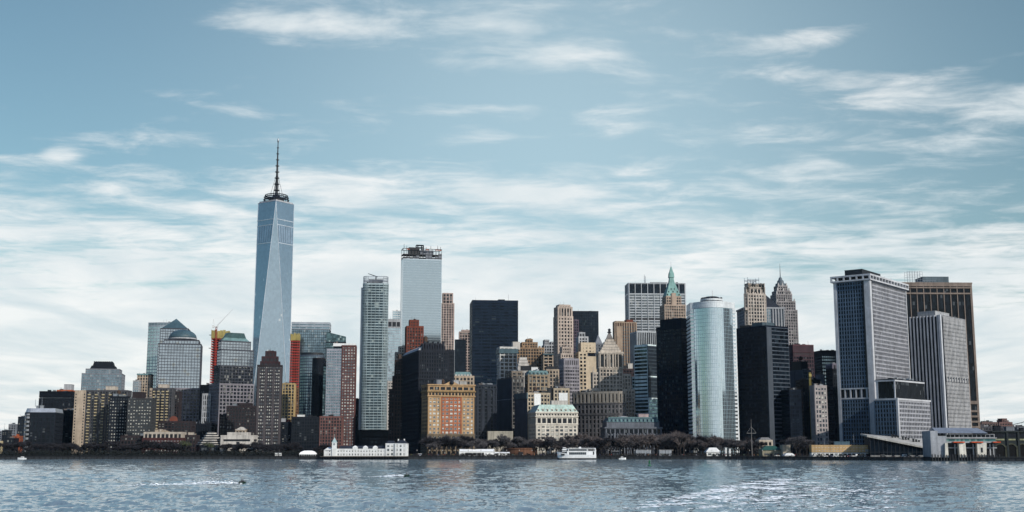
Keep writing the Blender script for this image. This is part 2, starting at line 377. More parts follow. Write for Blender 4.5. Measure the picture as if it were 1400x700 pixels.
        for i in range(tank): s.tank(R.uniform(x0+2, x1-2), R.uniform(y0+2, min(y0+8, y1-1)), z)
    def mast(s, x, y, z, h, r=.25, part='antenna', mat=None):
        M = MB(); M.tube((x, y, z-.3), (x, y, z+h), r, r*.35)
        for k in (.35, .6, .8): M.tube((x-h*.06, y, z+h*k), (x+h*.06, y, z+h*k), r*.4)
        M.build(part, mat or STEEL, s.e)
    def flush(s, part):
        for k in [k for k in s.p if k[0] == part]: s.p[k][0].build(part, s.p[k][1], s.e); del s.p[k]
    def done(s):
        shaped = ('pyramid', 'dome', 'spire', 'copper', 'sloping', 'mansard', 'gable', 'main_roof', 'drum', 'crown', 'slanted', 'finial', 'metal_roof', 'ledge', 'formwork', 'steel_frame')
        names = [k[0] for k in s.p]+[o.name for o in s.e.children]
        if s.tops and s.h > 25 and not any(w in n for n in names for w in shaped):   # small plant, hatches and aerials on the topmost flat roof
            z, x0, x1, y0, y1 = max(s.tops); R = s.rng
            if x1-x0 > 7 and y1-y0 > 7:
                s.clutter(x0+1, x1-1, y0+1, y0+(y1-y0)*.6, z-.05, 3, .55)
                for i in range(2): s.mast(R.uniform(x0+1, x1-1), y0+R.uniform(1, 4), z, R.uniform(2.5, 6), .14, mat=DARKM if R.random() < .6 else STEEL)
        for (part, _), (mb, mat) in s.p.items():
            if not mb.f: continue
            if part not in SPLIT or len(mb.st) < 2: mb.build(part, mat, s.e); continue
            ends = mb.st[1:]+[(len(mb.v), len(mb.f))]; rest = MB()
            for j, ((v0, f0), (v1, f1)) in enumerate(zip(mb.st, ends)):
                P = MB() if s.np.get(part, 0) < 95 else rest; o = len(P.v)-v0
                P.v += mb.v[v0:v1]; P.f += [tuple(i+o for i in f) for f in mb.f[f0:f1]]; P.mi += mb.mi[f0:f1]
                if P is not rest: P.build(part, mat, s.e); s.np[part] = s.np.get(part, 0)+1
            if rest.f: tag(rest.build(part, mat, s.e), kind='stuff')
        if s.rest is not None:
            o = s.rest[0].build('windows', s.rest[1], s.e); o['kind'] = 'stuff'
        kids = list(s.e.children); kind = lambda o: o.name.split('.')[0]                # what stands on a roof belongs to that roof
        for want, on in (('plant_room', 'roof'), ('water_tank', 'roof'), ('roof_vent', 'roof'), ('antenna', 'roof'), ('site_mast', 'roof'), ('chimney', 'roof'), ('dormer', 'mansard_roof'), ('dormer_window', 'mansard_roof'), ('weather_vane', 'tower_roof')):
            host = [o for o in kids if kind(o) == on]
            for o in kids:
                if host and kind(o) == want: o.parent = host[-1]
        return s
# ================================================================ the setting
def water():
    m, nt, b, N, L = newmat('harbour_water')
    setin(b, Roughness=0.08, IOR=1.40); b.inputs['Base Color'].default_value = (0.185, 0.265, 0.315, 1)  # base colour paler than real water, standing in for sky glints
    tc = N('ShaderNodeTexCoord')
    def noise(sx, sy, detail, rough, dist=0.0):
        mp = N('ShaderNodeMapping'); mp.inputs['Scale'].default_value = (sx, sy, 1); mp.inputs['Rotation'].default_value = (0, 0, .12); L(tc.outputs['Object'], mp.inputs[0])
        n = N('ShaderNodeTexNoise'); n.inputs['Scale'].default_value = 1; n.inputs['Detail'].default_value = detail; n.inputs['Roughness'].default_value = rough
        n.inputs['Distortion'].default_value = dist; L(mp.outputs[0], n.inputs['Vector']); return n
    def vop(op, a, bb=None, s=None):
        n = N('ShaderNodeVectorMath'); n.operation = op; L(a, n.inputs[0])
        if bb is not None:
            if isinstance(bb, tuple): n.inputs[1].default_value = bb
            else: L(bb, n.inputs[1])
        if s is not None:
            if isinstance(s, (int, float)): n.inputs['Scale'].default_value = s
            else: L(s, n.inputs['Scale'])
        return n.outputs[0]
    half = (.5, .5, .5)
    w1 = vop('SUBTRACT', noise(.10, .05, 3, .6).outputs['Color'], half)      # swell and chop: each noise is a field of slopes
    w2 = vop('SUBTRACT', noise(.42, .20, 4, .65, .3).outputs['Color'], half)
    w3 = vop('SUBTRACT', noise(1.6, .9, 3, .6).outputs['Color'], half)
    patch = noise(.007, .0022, 5, .62, .6)                                    # gusts and slicks
    mr = N('ShaderNodeMapRange'); L(patch.outputs[0], mr.inputs[0]); mr.inputs[1].default_value = .36; mr.inputs[2].default_value = .64
    mr.inputs[3].default_value = .30; mr.inputs[4].default_value = 1.35
    s = vop('ADD', vop('SCALE', w1, s=WAVE[0]), vop('ADD', vop('SCALE', w2, s=WAVE[1]), vop('SCALE', w3, s=WAVE[2])))
    s = vop('SCALE', s, s=mr.outputs[0]); s = vop('MULTIPLY', s, (1, 1, 0)); s = vop('ADD', s, (0, 0, 1))
    L(vop('NORMALIZE', s), b.inputs['Normal'])
    # real waves on a fan-shaped sheet, finer near the viewer; a flat sheet a little lower carries on to the horizon
    import numpy as np
    rg = np.random.default_rng(3); step = .0036; rows = int(math.log(1090/110)/step); cols = 1180
    yy = 110*np.exp(step*np.arange(rows)); aa = np.linspace(-.75, .75, cols); Yg = np.repeat(yy, cols); Xg = Yg*np.tile(aa, rows)
    gust = .5+.5*np.sin(Xg*.011+1.3*np.sin(Yg*.006)+.4)*np.sin(Yg*.013+.9*np.sin(Xg*.017)); gust = .55+.75*gust; Z = np.zeros_like(Xg)
    for k in range(64):
        lam = .9*(10/.9)**rg.random(); th = rg.normal(-1.9, .55); ph = rg.random()*6.28; kk = 2*pi/lam
        fade = np.clip(lam/(Yg*step*2.6)-.6, 0, 1); w = np.sin(kk*(Xg*cos(th)+Yg*sin(th))+ph+.8*np.sin(Xg*.05+Yg*.03+k))
        Z += STEEP*lam/6.28*(1.1-abs(w)*1.1 if k % 2 else w)*fade*gust
    Z -= Z.mean(); v = np.stack([Xg, Yg, Z*.9], 1).astype(np.float32)
    idx = (np.arange(rows-1)[:, None]*cols+np.arange(cols-1)[None]).ravel(); q = np.stack([idx, idx+1, idx+cols+1, idx+cols], 1)
    me = bpy.data.meshes.new('water'); me.vertices.add(len(v)); me.vertices.foreach_set('co', v.ravel()); me.loops.add(q.size); me.loops.foreach_set('vertex_index', q.ravel().astype(np.int32))
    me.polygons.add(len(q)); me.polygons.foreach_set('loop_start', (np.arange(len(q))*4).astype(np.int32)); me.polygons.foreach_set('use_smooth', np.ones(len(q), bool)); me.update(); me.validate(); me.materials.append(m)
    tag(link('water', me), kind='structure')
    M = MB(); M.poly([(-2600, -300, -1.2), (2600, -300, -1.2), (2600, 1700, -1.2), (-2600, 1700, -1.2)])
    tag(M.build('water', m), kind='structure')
STEEP = .052
HAZE = 0.9e-5
WAVE = (.2, .5, .75)
water()
M = MB(); M.box(-2700, 2700, -400, 4100, -5.2, 575)                # thin sea haze filling the whole harbour
hz = bpy.data.materials.new('haze_air'); hz.use_nodes = True; nt = hz.node_tree; nt.nodes.clear(); ho = nt.nodes.new('ShaderNodeOutputMaterial'); hv = nt.nodes.new('ShaderNodeVolumePrincipled')
hv.inputs['Color'].default_value = (.45, .72, 1.0, 1); hv.inputs['Density'].default_value = HAZE; nt.links.new(hv.outputs[0], ho.inputs['Volume'])
if HAZE > 0: tag(M.build('haze', hz), kind='stuff')

SHORE = [(-2600, 1500), (-900, 1120), (-470, 1062), (-180, 1062), (60, 1052), (180, 1030), (250, 985), (300, 938), (400, 905), (470, 900), (2600, 1300)]
def shore_y(x):
    for (x0, y0), (x1, y1) in zip(SHORE, SHORE[1:]):
        if x0 <= x <= x1: return y0+(y1-y0)*(x-x0)/(x1-x0)
    return 1062
M = MB(); M.prism(SHORE+[(2600, 4000), (-2600, 4000)], -4, G)
tag(M.build('ground', stone((.055, .055, .055), .95)), kind='structure')
M = MB()                                            # quay wall: coping and fender piles
for (x0, y0), (x1, y1) in zip(SHORE[1:], SHORE[2:-1]):
    L = hypot(x1-x0, y1-y0); u = ((x1-x0)/L, (y1-y0)/L); n = (u[1], -u[0])
    M.obox((x0, y0), u, n, 0, L, -1.2, .35, G-.5, G+.25)
    for i in range(int(L/5)): M.obox((x0, y0), u, n, i*5, i*5+.5, -.1, .55, -1, G-.51)
tag(M.build('quay_wall', stone((.03, .03, .03), .9)), 'dark stone quay wall with timber fender piles along the water', 'quay wall')
M = MB()
for (x0, y0), (x1, y1) in zip(SHORE[1:], SHORE[2:-1]):
    L = hypot(x1-x0, y1-y0); u = ((x1-x0)/L, (y1-y0)/L); n = (u[1], -u[0])
    for zz in (.55, .85, 1.2): M.obox((x0, y0), u, n, 0, L, -.62, -.56, G+zz-.03, G+zz+.03)
    for i in range(int(L/2.5)): M.obox((x0, y0), u, n, i*2.5, i*2.5+.09, -.64, -.55, G+.2, G+1.25)
tag(M.build('railing', DARKM), 'dark metal promenade railing along the top of the quay', 'railing')

# hazy far hills behind everything at the left and right ends
# ================================================================ buildings, west (left) to east
g_dark = glass((.005, .008, .012), spec=.15, blind=.07, blindc=(.06, .07, .08), fh=3.6, bw=2.2)
g_win = glass((.008, .011, .015), spec=.3, blind=.12, blindc=(.15, .155, .15), fh=3.4, bw=1.6)
g_blue = glass((.16, .22, .26), metal=.75, rough=.14, blind=.05, blindc=(.3, .34, .36), fh=3.9, bw=2.5, var=.25)
g_sky = glass((.42, .52, .57), metal=.85, rough=.10, blind=0, fh=4.0, bw=3.0, var=.12, blot=.06)
g_teal = glass((.07, .12, .135), metal=.7, rough=.14, blind=.10, blindc=(.25, .32, .32), fh=3.6, bw=2.4, var=.5)
g_navy = glass((.010, .016, .025), metal=.3, spec=.2, rough=.18, blind=.05, blindc=(.03, .045, .055), fh=3.8, bw=2.0, var=.35)
DK = stone((.011, .014, .020), .6, spec=.12); DK2 = stone((.017, .021, .028), .7, spec=.15); NAVY = stone((.013, .020, .030), .5, spec=.2)
TAN = stone((.42, .35, .275)); LIME = stone((.46, .41, .35)); PALE = stone((.50, .47, .43)); OCHRE = stone((.43, .365, .24))
BRICK = stone((.20, .075, .05)); DBRICK = stone((.05, .036, .036)); GREY = stone((.22, .225, .235)); LGREY = stone((.38, .385, .39))
COPPER = stone((.17, .255, .25), .7); DCOP = stone((.085, .13, .14), .5); ALU = stone((.42, .44, .46), .4, metal=.5, streak=.1); CONC = stone((.32, .31, .29))
RED = stone((.40, .065, .05), .7); YEL = stone((.36, .30, .12), .7); ORANGE = stone((.40, .12, .045), .7)
PINK = stone((.42, .34, .30))

# --- far left edge: small far blocks
for (nm, lb, a, c, py, Y, w) in (('apartment_building', 'small yellow lit block at the very left edge of the skyline', -9, 3, 604, 1500, OCHRE),
        ('apartment_building', 'low dark block left of the grey far tower', 3, 10, 589, 1900, DK2),
        ('apartment_tower', 'grey far tower with flat top rising over the orange block', 12, 22, 580.5, 2000, GREY),
        ('apartment_tower', 'narrow dark slab just left of the curved dark office block', 25, 33, 570.5, 1800, NAVY),
        ('apartment_building', 'faint grey block beyond the left edge of the shore', -12, 5, 590, 2400, GREY),
        ('apartment_building', 'dark shaded side of the orange block, put in as a low dark block', 5, 18, 600, 1420, DK2),  # shaded side of the orange block made as a dark block
        ('apartment_building', 'brick far block beyond the left end of the shore', -70, -34, 592, 1500, DBRICK), ('apartment_building', 'grey far block beyond the left end of the shore', -110, -76, 584, 1700, GREY),
        ('apartment_building', 'pale small block squeezed beside the curved dark office block', 20, 31, 590, 2100, LGREY)):
    B = Bld(nm, lb, 'building', a, c, py, Y, 6, 22); B.main(w, g_win, (3.6, 3.2, 1.5, 1.5, .3, .2)); B.clutter(1, B.W-1, 2, 14, B.h, 2, .7)
    if py == 589: B.mast(2, 4, B.h, 12)
    B.done()
B = Bld('apartment_building', 'low block near the left edge, orange-red of its lit face painted all over', 'building', 17, 27, 597, 1450, 10, 16)
B.main(stone((.30, .10, .05)), g_win, (4.4, 5, 1.0, 1.7, .4, .4)); B.clutter(1, B.W-1, 1, 10, B.h, 2, .7, mats=[ORANGE, WHITE]); B.done()  # orange-red of the lit face put into the wall colour all round

# --- dark office block with rounded corner
B = Bld('office_block', 'dark office block with curved banded corner and pale sloping top storey', 'office building', 31, 76, 565, 1160, 10, 40)
pts = [(B.W*.22, 0), (B.W, 0), (B.W, 40), (0, 40), (0, 12), (B.W*.03, 7), (B.W*.08, 3.4), (B.W*.15, .9)]
B.poly(pts[:3]+pts[3:], 0, B.h, DK2, g_dark, (3.8, 3.2, 1.3, 1.4, .3, .35), edges=[0, 1])
B.poly(pts[:3]+pts[3:], 0, B.h, LGREY, None, (3.8, 9, 0, 1.9, .3, .5), edges=[3, 4, 5, 6, 7], part='band', cap=False)
M = MB(); r0 = [(x, y, B.h+.7) for x, y in pts]; cx, cy = B.W*.55, 22
M.loft([r0, [(cx+(x-cx)*.93, cy+(y-cy)*.93, B.z(558)) for x, y in pts]]); M.build('sloped_crown', ALU, B.e)
B.clutter(8, 18, 8, 20, B.z(558), 3, .8); B.mast(9, 10, B.z(555), 7); B.mast(15, 10, B.z(555), 9); B.done()
# --- dark tower behind
B = Bld('office_tower', 'dark flat-topped office tower rising behind the curved dark block', 'office building', 54, 98, 536, 1260, 4, 34)
B.block(0, B.W, 0, 34, 0, B.z(545.5), DK2, g_dark, (3.7, 3.0, 1.1, 1.2, .25, .2)); B.block(.8, B.W-.8, .8, 33, B.z(545.5), B.z(543.5), WHITE, None, (2, 3, .7, .4, .1, .1))
B.block(0, B.W, 0, 34, B.z(543.5), B.h, DK, DK, (9, 40, .4, .4, .1, .1)); B.clutter(4, B.W-4, 4, 26, B.h, 2, .6); B.done()
B = Bld('office_block', 'dark lower block stepping down right of the flat-topped dark tower', 'office building', 80, 105, 562, 1220, 4, 30)
B.main(DK, g_dark, (3.7, 3, 1.2, 1.2, .3, .2)); B.clutter(1, B.W-1, 2, 20, B.h, 4, .8); B.done()
B = Bld('apartment_tower', 'tower under construction with orange netting behind the dark flat-topped tower', 'building', 78, 97, 534, 1520, 6, S=102)
B.block(0, B.W, 0, B.D, 0, B.h, ORANGE, DK, (3.4, 5, .5, 1.3, .5, .5)); B.plant(B.W*.45, B.W*.98, 2, B.D-2, B.h, B.z(525.5), LGREY); B.clutter(2, B.W*.4, 2, 10, B.h, 2, .5); B.done()

# --- tan residential slab with yellow balconies
def gateway(lb, A, Bx, py, Y, b, wide, strips, pent):
    B = Bld('apartment_tower', lb, 'apartment building', A, Bx, py, Y, b, 18)
    B.block(0, B.W, 0, B.D, 0, B.h, stone((.10, .095, .095)), g_win, (2.9, 2.6, .8, .5, .3, .22), faces='FR')
    M = B.m('balcony', OCHRE); nf = int(B.h/2.9); B.m('balcony_shadow', DARKM)
    for k in range(1, nf):
        for q in strips: M.box(B.W*q, B.W*q+2.5, -1.2, -.35, k*2.9, k*2.9+1.1)
    T = B.m('end_wall', TAN); T.box(-wide, -.05, -1.6, B.D-1, 0, B.h+.6)
    for j in (.08, .84):
        for k in range(1, nf): B.m('end_window', DARKM).box(-wide*(1-j), -wide*(1-j)+1.1, -1.66, -1.5, k*2.9, k*2.9+1.5)
    B.plant(B.W*pent, B.W*pent+9, 3, B.D-3, B.h, B.h+4.5, LIME); B.clutter(B.W*.1, B.W*.5, 2, B.D-2, B.h, 2, .6, mats=[LIME, TAN])
    return B.done()
gateway('tan slab apartment tower with yellow balcony columns and a broad blank end wall', 118, 174, 534.5, 1190, 4, 10.5, (.05, .22, .39, .56, .73, .9), .45)
gateway('tan apartment tower with yellow balconies in front of the domed tower', 208.5, 236, 531.5, 1250, 4, 2.4, (.03, .25, .47, .69), .25)
B = Bld('apartment_tower', 'dark side wing of the balconied tan tower before the domed tower', 'apartment building', 236, 246, 536, 1265, 8, 18)
B.main(DBRICK, g_win, (2.9, 2.6, .9, .7, .3, .2)); B.done()

# --- stepped glass tower with dark crown
B = Bld('office_tower', 'grey glass office tower with stepped shoulders and a black crown', 'office building', 112, 167, 511, 1760, 12, 42)
a = B.x(117, 505); c = B.x(163, 505); B.main(GREY, g_blue, (4.2, 3.6, .5, .9, .3, .25)); 
B.block(a, c, 3, 39, B.h, B.z(504.5), GREY, g_blue, (4.2, 3.6, .5, .9, .3, .25))
B.m('crown', DK).frus(B.x(122, 500), B.x(158, 500), 5, 38, B.z(504.4), B.z(499), 2.5); B.m('crown', DK).frus(B.x(126, 496), B.x(154, 496), 8, 36, B.z(499), B.z(494), 1.5)
R_ = B.m('crown', DK)
for i in range(9): R_.box(B.x(127, 495)+i*3, B.x(127, 495)+i*3+1.6, 10, 30, B.z(494), B.z(493)+.02*i)
B.done()
# --- two blocks in front, sky reflections in windows painted as pale blinds
lit = dict(f='F', n=70, p=.3, m=DARKM)
B = Bld('apartment_tower', 'dark brick apartment tower with scattered bright windows left of the taupe one', 'apartment building', 150, 175, 543, 1165, 8, 22)
B.main(DK2, None, (3.1, 2.3, 1.1, 1.4, .25, .2), win=lit, core='wall'); B.m('wall', DK2).box(0, B.W, 0, 22, 0, B.h-.3); B.clutter(1, B.W-1, 2, 14, B.h, 4, .8, 1); B.done()
B = Bld('apartment_tower', 'taupe apartment tower with many bright windows below the balconied towers', 'apartment building', 175, 208, 546, 1150, 6, 22)
tp = stone((.066, .065, .062)); B.main(tp, None, (3.1, 2.5, 1.0, 1.3, .25, .2), win=dict(lit, n=100)); B.m('wall', tp).box(0, B.W, 0, 22, 0, B.h-.3)
B.plant(3, 13, 3, 18, B.h, B.z(536), DBRICK); B.clutter(13, B.W-1, 2, 14, B.h, 3, .7); B.done()
# --- tan block far behind
B = Bld('stone_tower', 'far tan stone tower with green cornice left of the curved glass tower', 'office building', 188, 206, 512, 1720, 8, 24)
B.main(TAN, g_win, (3.8, 3.4, 1.7, 1.4, .4, .25)); B.m('cornice', COPPER).box(-.8, B.W+.8, -.8, 24.5, B.h-.8, B.h+1.3); B.done()
B = Bld('office_tower', 'slim pale grey block leaning on the far tan stone tower', 'office building', 182, 190, 521, 1690, 8, 18)
B.main(LGREY, g_blue, (3.8, 2.6, .8, .8, .2, .2)); B.clutter(1, B.W-1, 2, 10, B.h, 2, .6); B.done()
# --- curved glass tower
B = Bld('glass_tower', 'tall pale curved glass tower at the back left of the pyramid roof', 'office building', 202, 244, 441, 2010, 8, 40)
pts = [(B.W*(i/10), 9*(abs(i/10-.75)*1.25)**2*1.2) for i in range(11)]+[(B.W, 40), (0, 40)]
B.poly(pts, 0, B.z(445), ALU, g_sky, (5.2, 5, .35, 1.3, .25, .4), edges=list(range(11))+[12])
B.poly([(x, y+.4) for x, y in pts], B.z(445), B.h, ALU, g_blue, (3, 5, .3, .5, .2, .6), edges=list(range(11))+[12]); B.done()
# --- towers with pyramid, dome and cut pyramid: granite below, glass above
st_hi = (4.3, 4.0, .6, .85, .2, .15); st_lo = (4.3, 4.0, 1.6, 1.8, .35, .3)
g_wfc = glass((.36, .405, .45), metal=.9, rough=.12, blind=.04, blindc=(.36, .37, .36), fh=4.3, bw=4.0, var=.14, blot=.06)
GRD = stone((.085, .085, .092))
GRAN = stone((.23, .21, .215))
B = Bld('office_tower', 'glass and granite tower under the pointed green pyramid roof', 'office building', 216, 259, 470, 1920, 10, 46)
B.main(GRD, g_wfc, st_hi); B.block(B.x(219, 455), B.x(257, 455), 2, 44, B.h, B.z(449), GRD, g_wfc, st_hi)
z0 = B.z(449)+.4; M = MB(); x0, x1 = B.x(220, 448), B.x(257, 448); M.hexa([(x0, 3, z0), (x1, 3, z0), (x1, 3+x1-x0, z0), (x0, 3+x1-x0, z0)]+[((x0+x1)/2+dx, 3+(x1-x0)/2+dy, B.z(433)-.5) for dx, dy in ((-.3, -.3), (.3, -.3), (.3, .3), (-.3, .3))])
M.build('pyramid_roof', DCOP, B.e); B.done()
B = Bld('office_tower', 'glass and granite tower under the round dark green dome', 'office building', 218, 275, 470, 1700, 12, 52)
zl = B.z(531); B.block(-1.2, B.W+1.6, -2, 53, 0, zl, GRAN, g_win, st_lo); B.main(GRD, g_wfc, st_hi, z0=zl)
xa, xb = B.x(224, 464), B.x(272, 464); B.block(xa, xb, 3, 49, B.h, B.z(464.5), GRD, g_wfc, st_hi)
cxx = (B.x(229, 462)+B.x(268, 462))/2; rr = (B.x(268, 462)-B.x(229, 462))/2; zc = B.z(463)+2.6
M = MB(); M.lathe(cxx, 3.5+rr, [(rr+.6, zc-1.4), (rr+.6, zc+.4)], 32); M.build('drum', LGREY, B.e)
M = MB(); M.lathe(cxx, 3.5+rr, [(rr*cos(t*pi/20), zc+.4+(B.z(448)-zc-.4)*sin(t*pi/20)) for t in range(10)]+[(.2, B.z(447.9))], 32); M.build('dome', DCOP, B.e, smooth=True); B.done()
B = Bld('office_tower', 'glass and granite tower under the flat-topped green pyramid roof', 'office building', 302.5, 347, 478, 1600, 33, S=297)
zl = B.z(525); B.block(-.5, B.W, -.2, B.y(293, 505), zl, B.z(500), GRD, g_win, st_hi); B.block(-1, B.W+1.2, -1.6, B.y(287, 530), 0, zl, GRAN, g_win, st_lo); B.main(GRD, g_wfc, st_hi, z0=zl)
B.block(B.x(303, 470), B.x(344, 470), 2.5, B.D-3, B.h, B.z(466), GRD, g_wfc, st_hi)
B.m('pyramid_roof', COPPER).frus(B.x(303.5, 466), B.x(343, 466), 3, B.D-4, B.z(466)+.4, B.z(454), (B.x(343, 466)-B.x(303.5, 466))*.23, 10); B.done()
B = Bld('office_block', 'grey block with zigzag window piers right of the domed tower', 'office building', 277, 288, 539, 1620, 8, 24)
B.main(LGREY, g_win, (7.5, 2.6, 1.1, 1.4, .5, .3)); B.done()
B = Bld('office_block', 'dark block with flat black top between the domed tower and the red tower', 'office building', 274, 292, 527, 1700, 4, 24)
B.main(DK, g_dark, (3.8, 3, .8, 1, .2, .2)); B.clutter(1, B.W-1, 2, 12, B.h, 3, .8); B.done()

# --- red tower under construction with crane
def site_tower(lb, A, Bx, py, Y, zy, D=22):
    B = Bld('construction_tower', lb, 'tower under construction', A, Bx, py, Y, 8, D)
    nf = int(B.z(zy)/4.1); M = B.m('floor_slab', RED); N_ = B.m('column', stone((.30, .10, .07))); C_ = B.m('core_wall', stone((.09, .05, .05)))
    for k in range(nf+1):
        M.box(0, B.W, 0, D, k*4.1, k*4.1+1.25)
        if k < nf:
            for i in range(5):
                for yy in (0.4, D-1.2): N_.box(B.W*i/4*.94, B.W*i/4*.94+.8, yy, yy+.8, k*4.1+1.26, k*4.1+4.09)
    C_.box(3, B.W-3, 4, D-4, 0, nf*4.1+3)
    zt = nf*4.1+1.5; R = B.rng
    for i in range(6):
        x = B.W*i/6; B.m('formwork', YEL).box(x, x+B.W/6-.5, -.8, .2, zt+.02*i, B.h-R.random()*3); B.m('formwork', YEL).box(x+.1, x+B.W/6-.4, D-.2, D+.8, zt+.02*i, B.h-R.random()*3)
    B.m('formwork', YEL).box(B.W-.3, B.W+.5, 0, D, zt, B.h-2); B.m('formwork', YEL).box(-.5, .3, 0, D, zt, B.h-1)
    return B
B = site_tower('red concrete tower under construction with yellow formwork and a crane on top', 289.5, 313, 450, 1950, 461)
B.m('catch_net', DARKM).box(-4, 0, 2, 8, B.z(458), B.z(458)+.6); B.m('catch_net', DARKM).box(-4, 0, 2, 8, B.z(476), B.z(476)+.6); B.done()
e = empty('tower_crane', 'pale luffing tower crane standing on the red unfinished tower', 'crane', (B.A[0]+8, B.Y-2.5, G))
zb = B.z(500); zt = B.z(447); M = MB(); R2 = 1.1
for i in range(24):
    z0 = zb+(zt-zb)*i/24; z1 = zb+(zt-zb)*(i+1)/24; s_ = 1 if i % 2 else -1
    for sx in (-1, 1):
        for sy in (-1, 1): M.tube((sx*R2, sy*R2, z0), (sx*R2, sy*R2, z1), .22, n=4)
    for sy in (-1, 1): M.tube((-s_*R2, sy*R2, z0), (s_*R2, sy*R2, z1), .14, n=4)
M.build('mast', RED, e)
M = MB(); tip = Vector((26, 0, zt+29)); p0 = Vector((1, 0, zt+1))
for sy in (-.9, .9): M.tube(p0+Vector((0, sy, 0)), tip, .22, .14, 4)
M.tube(p0+Vector((-.5, 0, 1.6)), tip, .2, .12, 4)
for i in range(14):
    a = p0.lerp(tip, i/14); c = p0.lerp(tip, (i+1)/14); M.tube(a+Vector((0, -.9*(1-i/14), 0)), c+Vector((0, .9*(1-i/14), 0)), .12, n=3)
M.build('jib', WHITE, e)
M = MB(); M.box(-6, 1.5, -1.4, 1.4, zt-.5, zt+1); M.box(-6.4, -4, -1.6, 1.6, zt-1.5, zt+2.4); M.tube((-3, 0, zt+1), (-5, 0, zt+13), .3, .2, 4); M.tube((-5, 0, zt+13), (-6, 0, zt+1), .2, .2, 4); M.tube((-5, 0, zt+13), (13, 0, zt+16), .07, n=3)
M.build('counter_jib', WHITE, e); M = MB(); M.box(1.6, 3.6, -2.4, -.6, zt-.4, zt+2.2); M.build('cab', WHITE, e)
B = site_tower('red concrete tower under construction right of the tallest spire tower', 397.5, 410, 455, 1850, 466, 20); B.done()

# --- brick blocks in front
B = Bld('apartment_building', 'dark brick apartment block with raised centre below the flat pyramid tower', 'apartment building', 310, 350, 556, 1280, 6, 24)
B.main(DBRICK, g_win, (3.1, 2.6, 1.2, 1.4, .25, .2)); B.block(B.x(326, 552), B.x(343, 552), 2, 20, B.h, B.z(552), DBRICK, g_win, (3.1, 2.6, 1.2, 1.4, .25, .2)); B.clutter(2, B.W-2, 3, 16, B.h, 4, .7); B.done()
B = Bld('apartment_building', 'low dark brick wing left of the raised-centre brick block', 'apartment building', 300, 312, 568, 1290, 6, 22)
B.main(DBRICK, g_win, (3.1, 2.6, 1.2, 1.4, .25, .2)); B.done()
B = Bld('brick_building', 'long red brick block with pale top storey near the left waterfront', 'apartment building', 195, 250, 592, 1110, 4, 20)
B.block(0, B.W, 0, 20, 0, B.z(600), stone((.09, .036, .034)), None, (3.2, 2.8, 1.3, 1.5, .25, .2), win=dict(f='F', n=90, p=.5)); B.m('wall', stone((.09, .036, .034))).box(0, B.W, 0, 20, 0, B.z(600)-.3)
B.block(.8, B.W-.8, 1.2, 19, B.z(600), B.h, LIME, DARKM, (5, 3.2, 1.5, 1.2, .3, .2)); B.clutter(4, B.W-4, 3, 14, B.h, 6, .9, mats=[LIME, TAN, LIME]); B.done()
B = Bld('brick_building', 'dark brick block with a round red gable behind the pale-topped brick block', 'apartment building', 216, 262, 577, 1200, 4, 22)
B.main(DBRICK, g_win, (3.1, 2.8, 1.2, 1.4, .25, .2)); xc = B.x(237, 570); M = MB()
M.loft([[(xc+r*cos(t), yy, B.z(574)+r*1.0*sin(t)+0) for t in [pi*i/10 for i in range(11)]]+[(xc-r, yy, B.h-.2), (xc+r, yy, B.h-.2)] for yy, r in ((3.0, 3.8), (1.2, 3.8))]); M.build('gable', BRICK, B.e)
B.clutter(1, B.W*.3, 3, 16, B.h, 3, .7); B.done()
B = Bld('brick_building', 'dark red brick block with pale roof boxes right of the pale-topped one', 'apartment building', 250, 268, 596, 1125, 4, 18)
B.main(DBRICK, g_win, (3.1, 2.6, 1.2, 1.4, .25, .2)); B.clutter(1, B.W-1, 2, 14, B.h, 4, .9, mats=[LIME, TAN, CONC]); B.done()
B = Bld('office_block', 'dark low block with scattered pale windows at the foot of the domed tower', 'office building', 258, 292, 580, 1300, 4, 22)
B.main(DK2, g_win, (3.4, 2.4, .9, 1.3, .25, .2)); B.clutter(1, B.W-1, 2, 14, B.h, 3, .8); B.done()
B = Bld('apartment_building', 'low dark brick block behind the left waterfront trees', 'apartment building', 165, 198, 597, 1120, 4, 18)
B.main(DBRICK, g_win, (3.1, 2.6, 1.2, 1.4, .25, .2)); B.clutter(1, B.W-1, 2, 14, B.h, 3, .8); B.done()

# --- museum with stepped roof and its pale wing
B = Bld('museum', 'low hexagonal museum with a stepped pyramid roof of white ledges', 'museum', 262, 303, 608, 1085, 0, 28)
cx, cy, R0 = B.W/2, 15, B.W/2
def hexr(r): return [(cx+r*cos(a), cy+r*sin(a)) for a in [pi/3*i+pi/6*0 for i in range(6)]]
B.poly(hexr(R0), 0, B.h-1, DK2, g_dark, (4, 4, .5, .8, .2, .2))
M = B.m('roof_ledge', PALE); M2 = B.m('roof_step', DARKM); nl = 6; top = B.z(592)
for k in range(nl):
    z = B.h-.6+(top-B.h)*k/(nl-1); r = R0*(1-.13*k); M.prism(hexr(r+.2), z, z+.95); M2.prism(hexr(r-1.6), z+.9, z+(top-B.h)/(nl-1)+.1)
B.done()
B = Bld('museum_wing', 'low pale museum wing with dark horizontal openings by the waterfront', 'museum', 302, 346, 596.5, 1090, 2, 22)
B.block(0, B.W, 0, 22, 0, B.h, PALE, DARKM, (B.h/3+.01, 40, 2.4, 2.6, .5, .45)); B.block(B.W*.18, B.W*.8, 3, 20, B.h, B.z(592.5), PALE, DARKM, (6, 20, 1, 2, .3, .25))
B.m('pier', PALE).box(B.x(328, 600), B.x(333, 600), -1.6, -.5, 0, B.z(606)); B.m('recess', DARKM).box(B.x(323, 612), B.x(327.5, 612), -.58, .2, 0, B.z(604)); B.done()
B = Bld('penthouse_house', 'small pale gabled penthouse above the museum wing', 'building', 322, 336, 588, 1190, 0, 12)
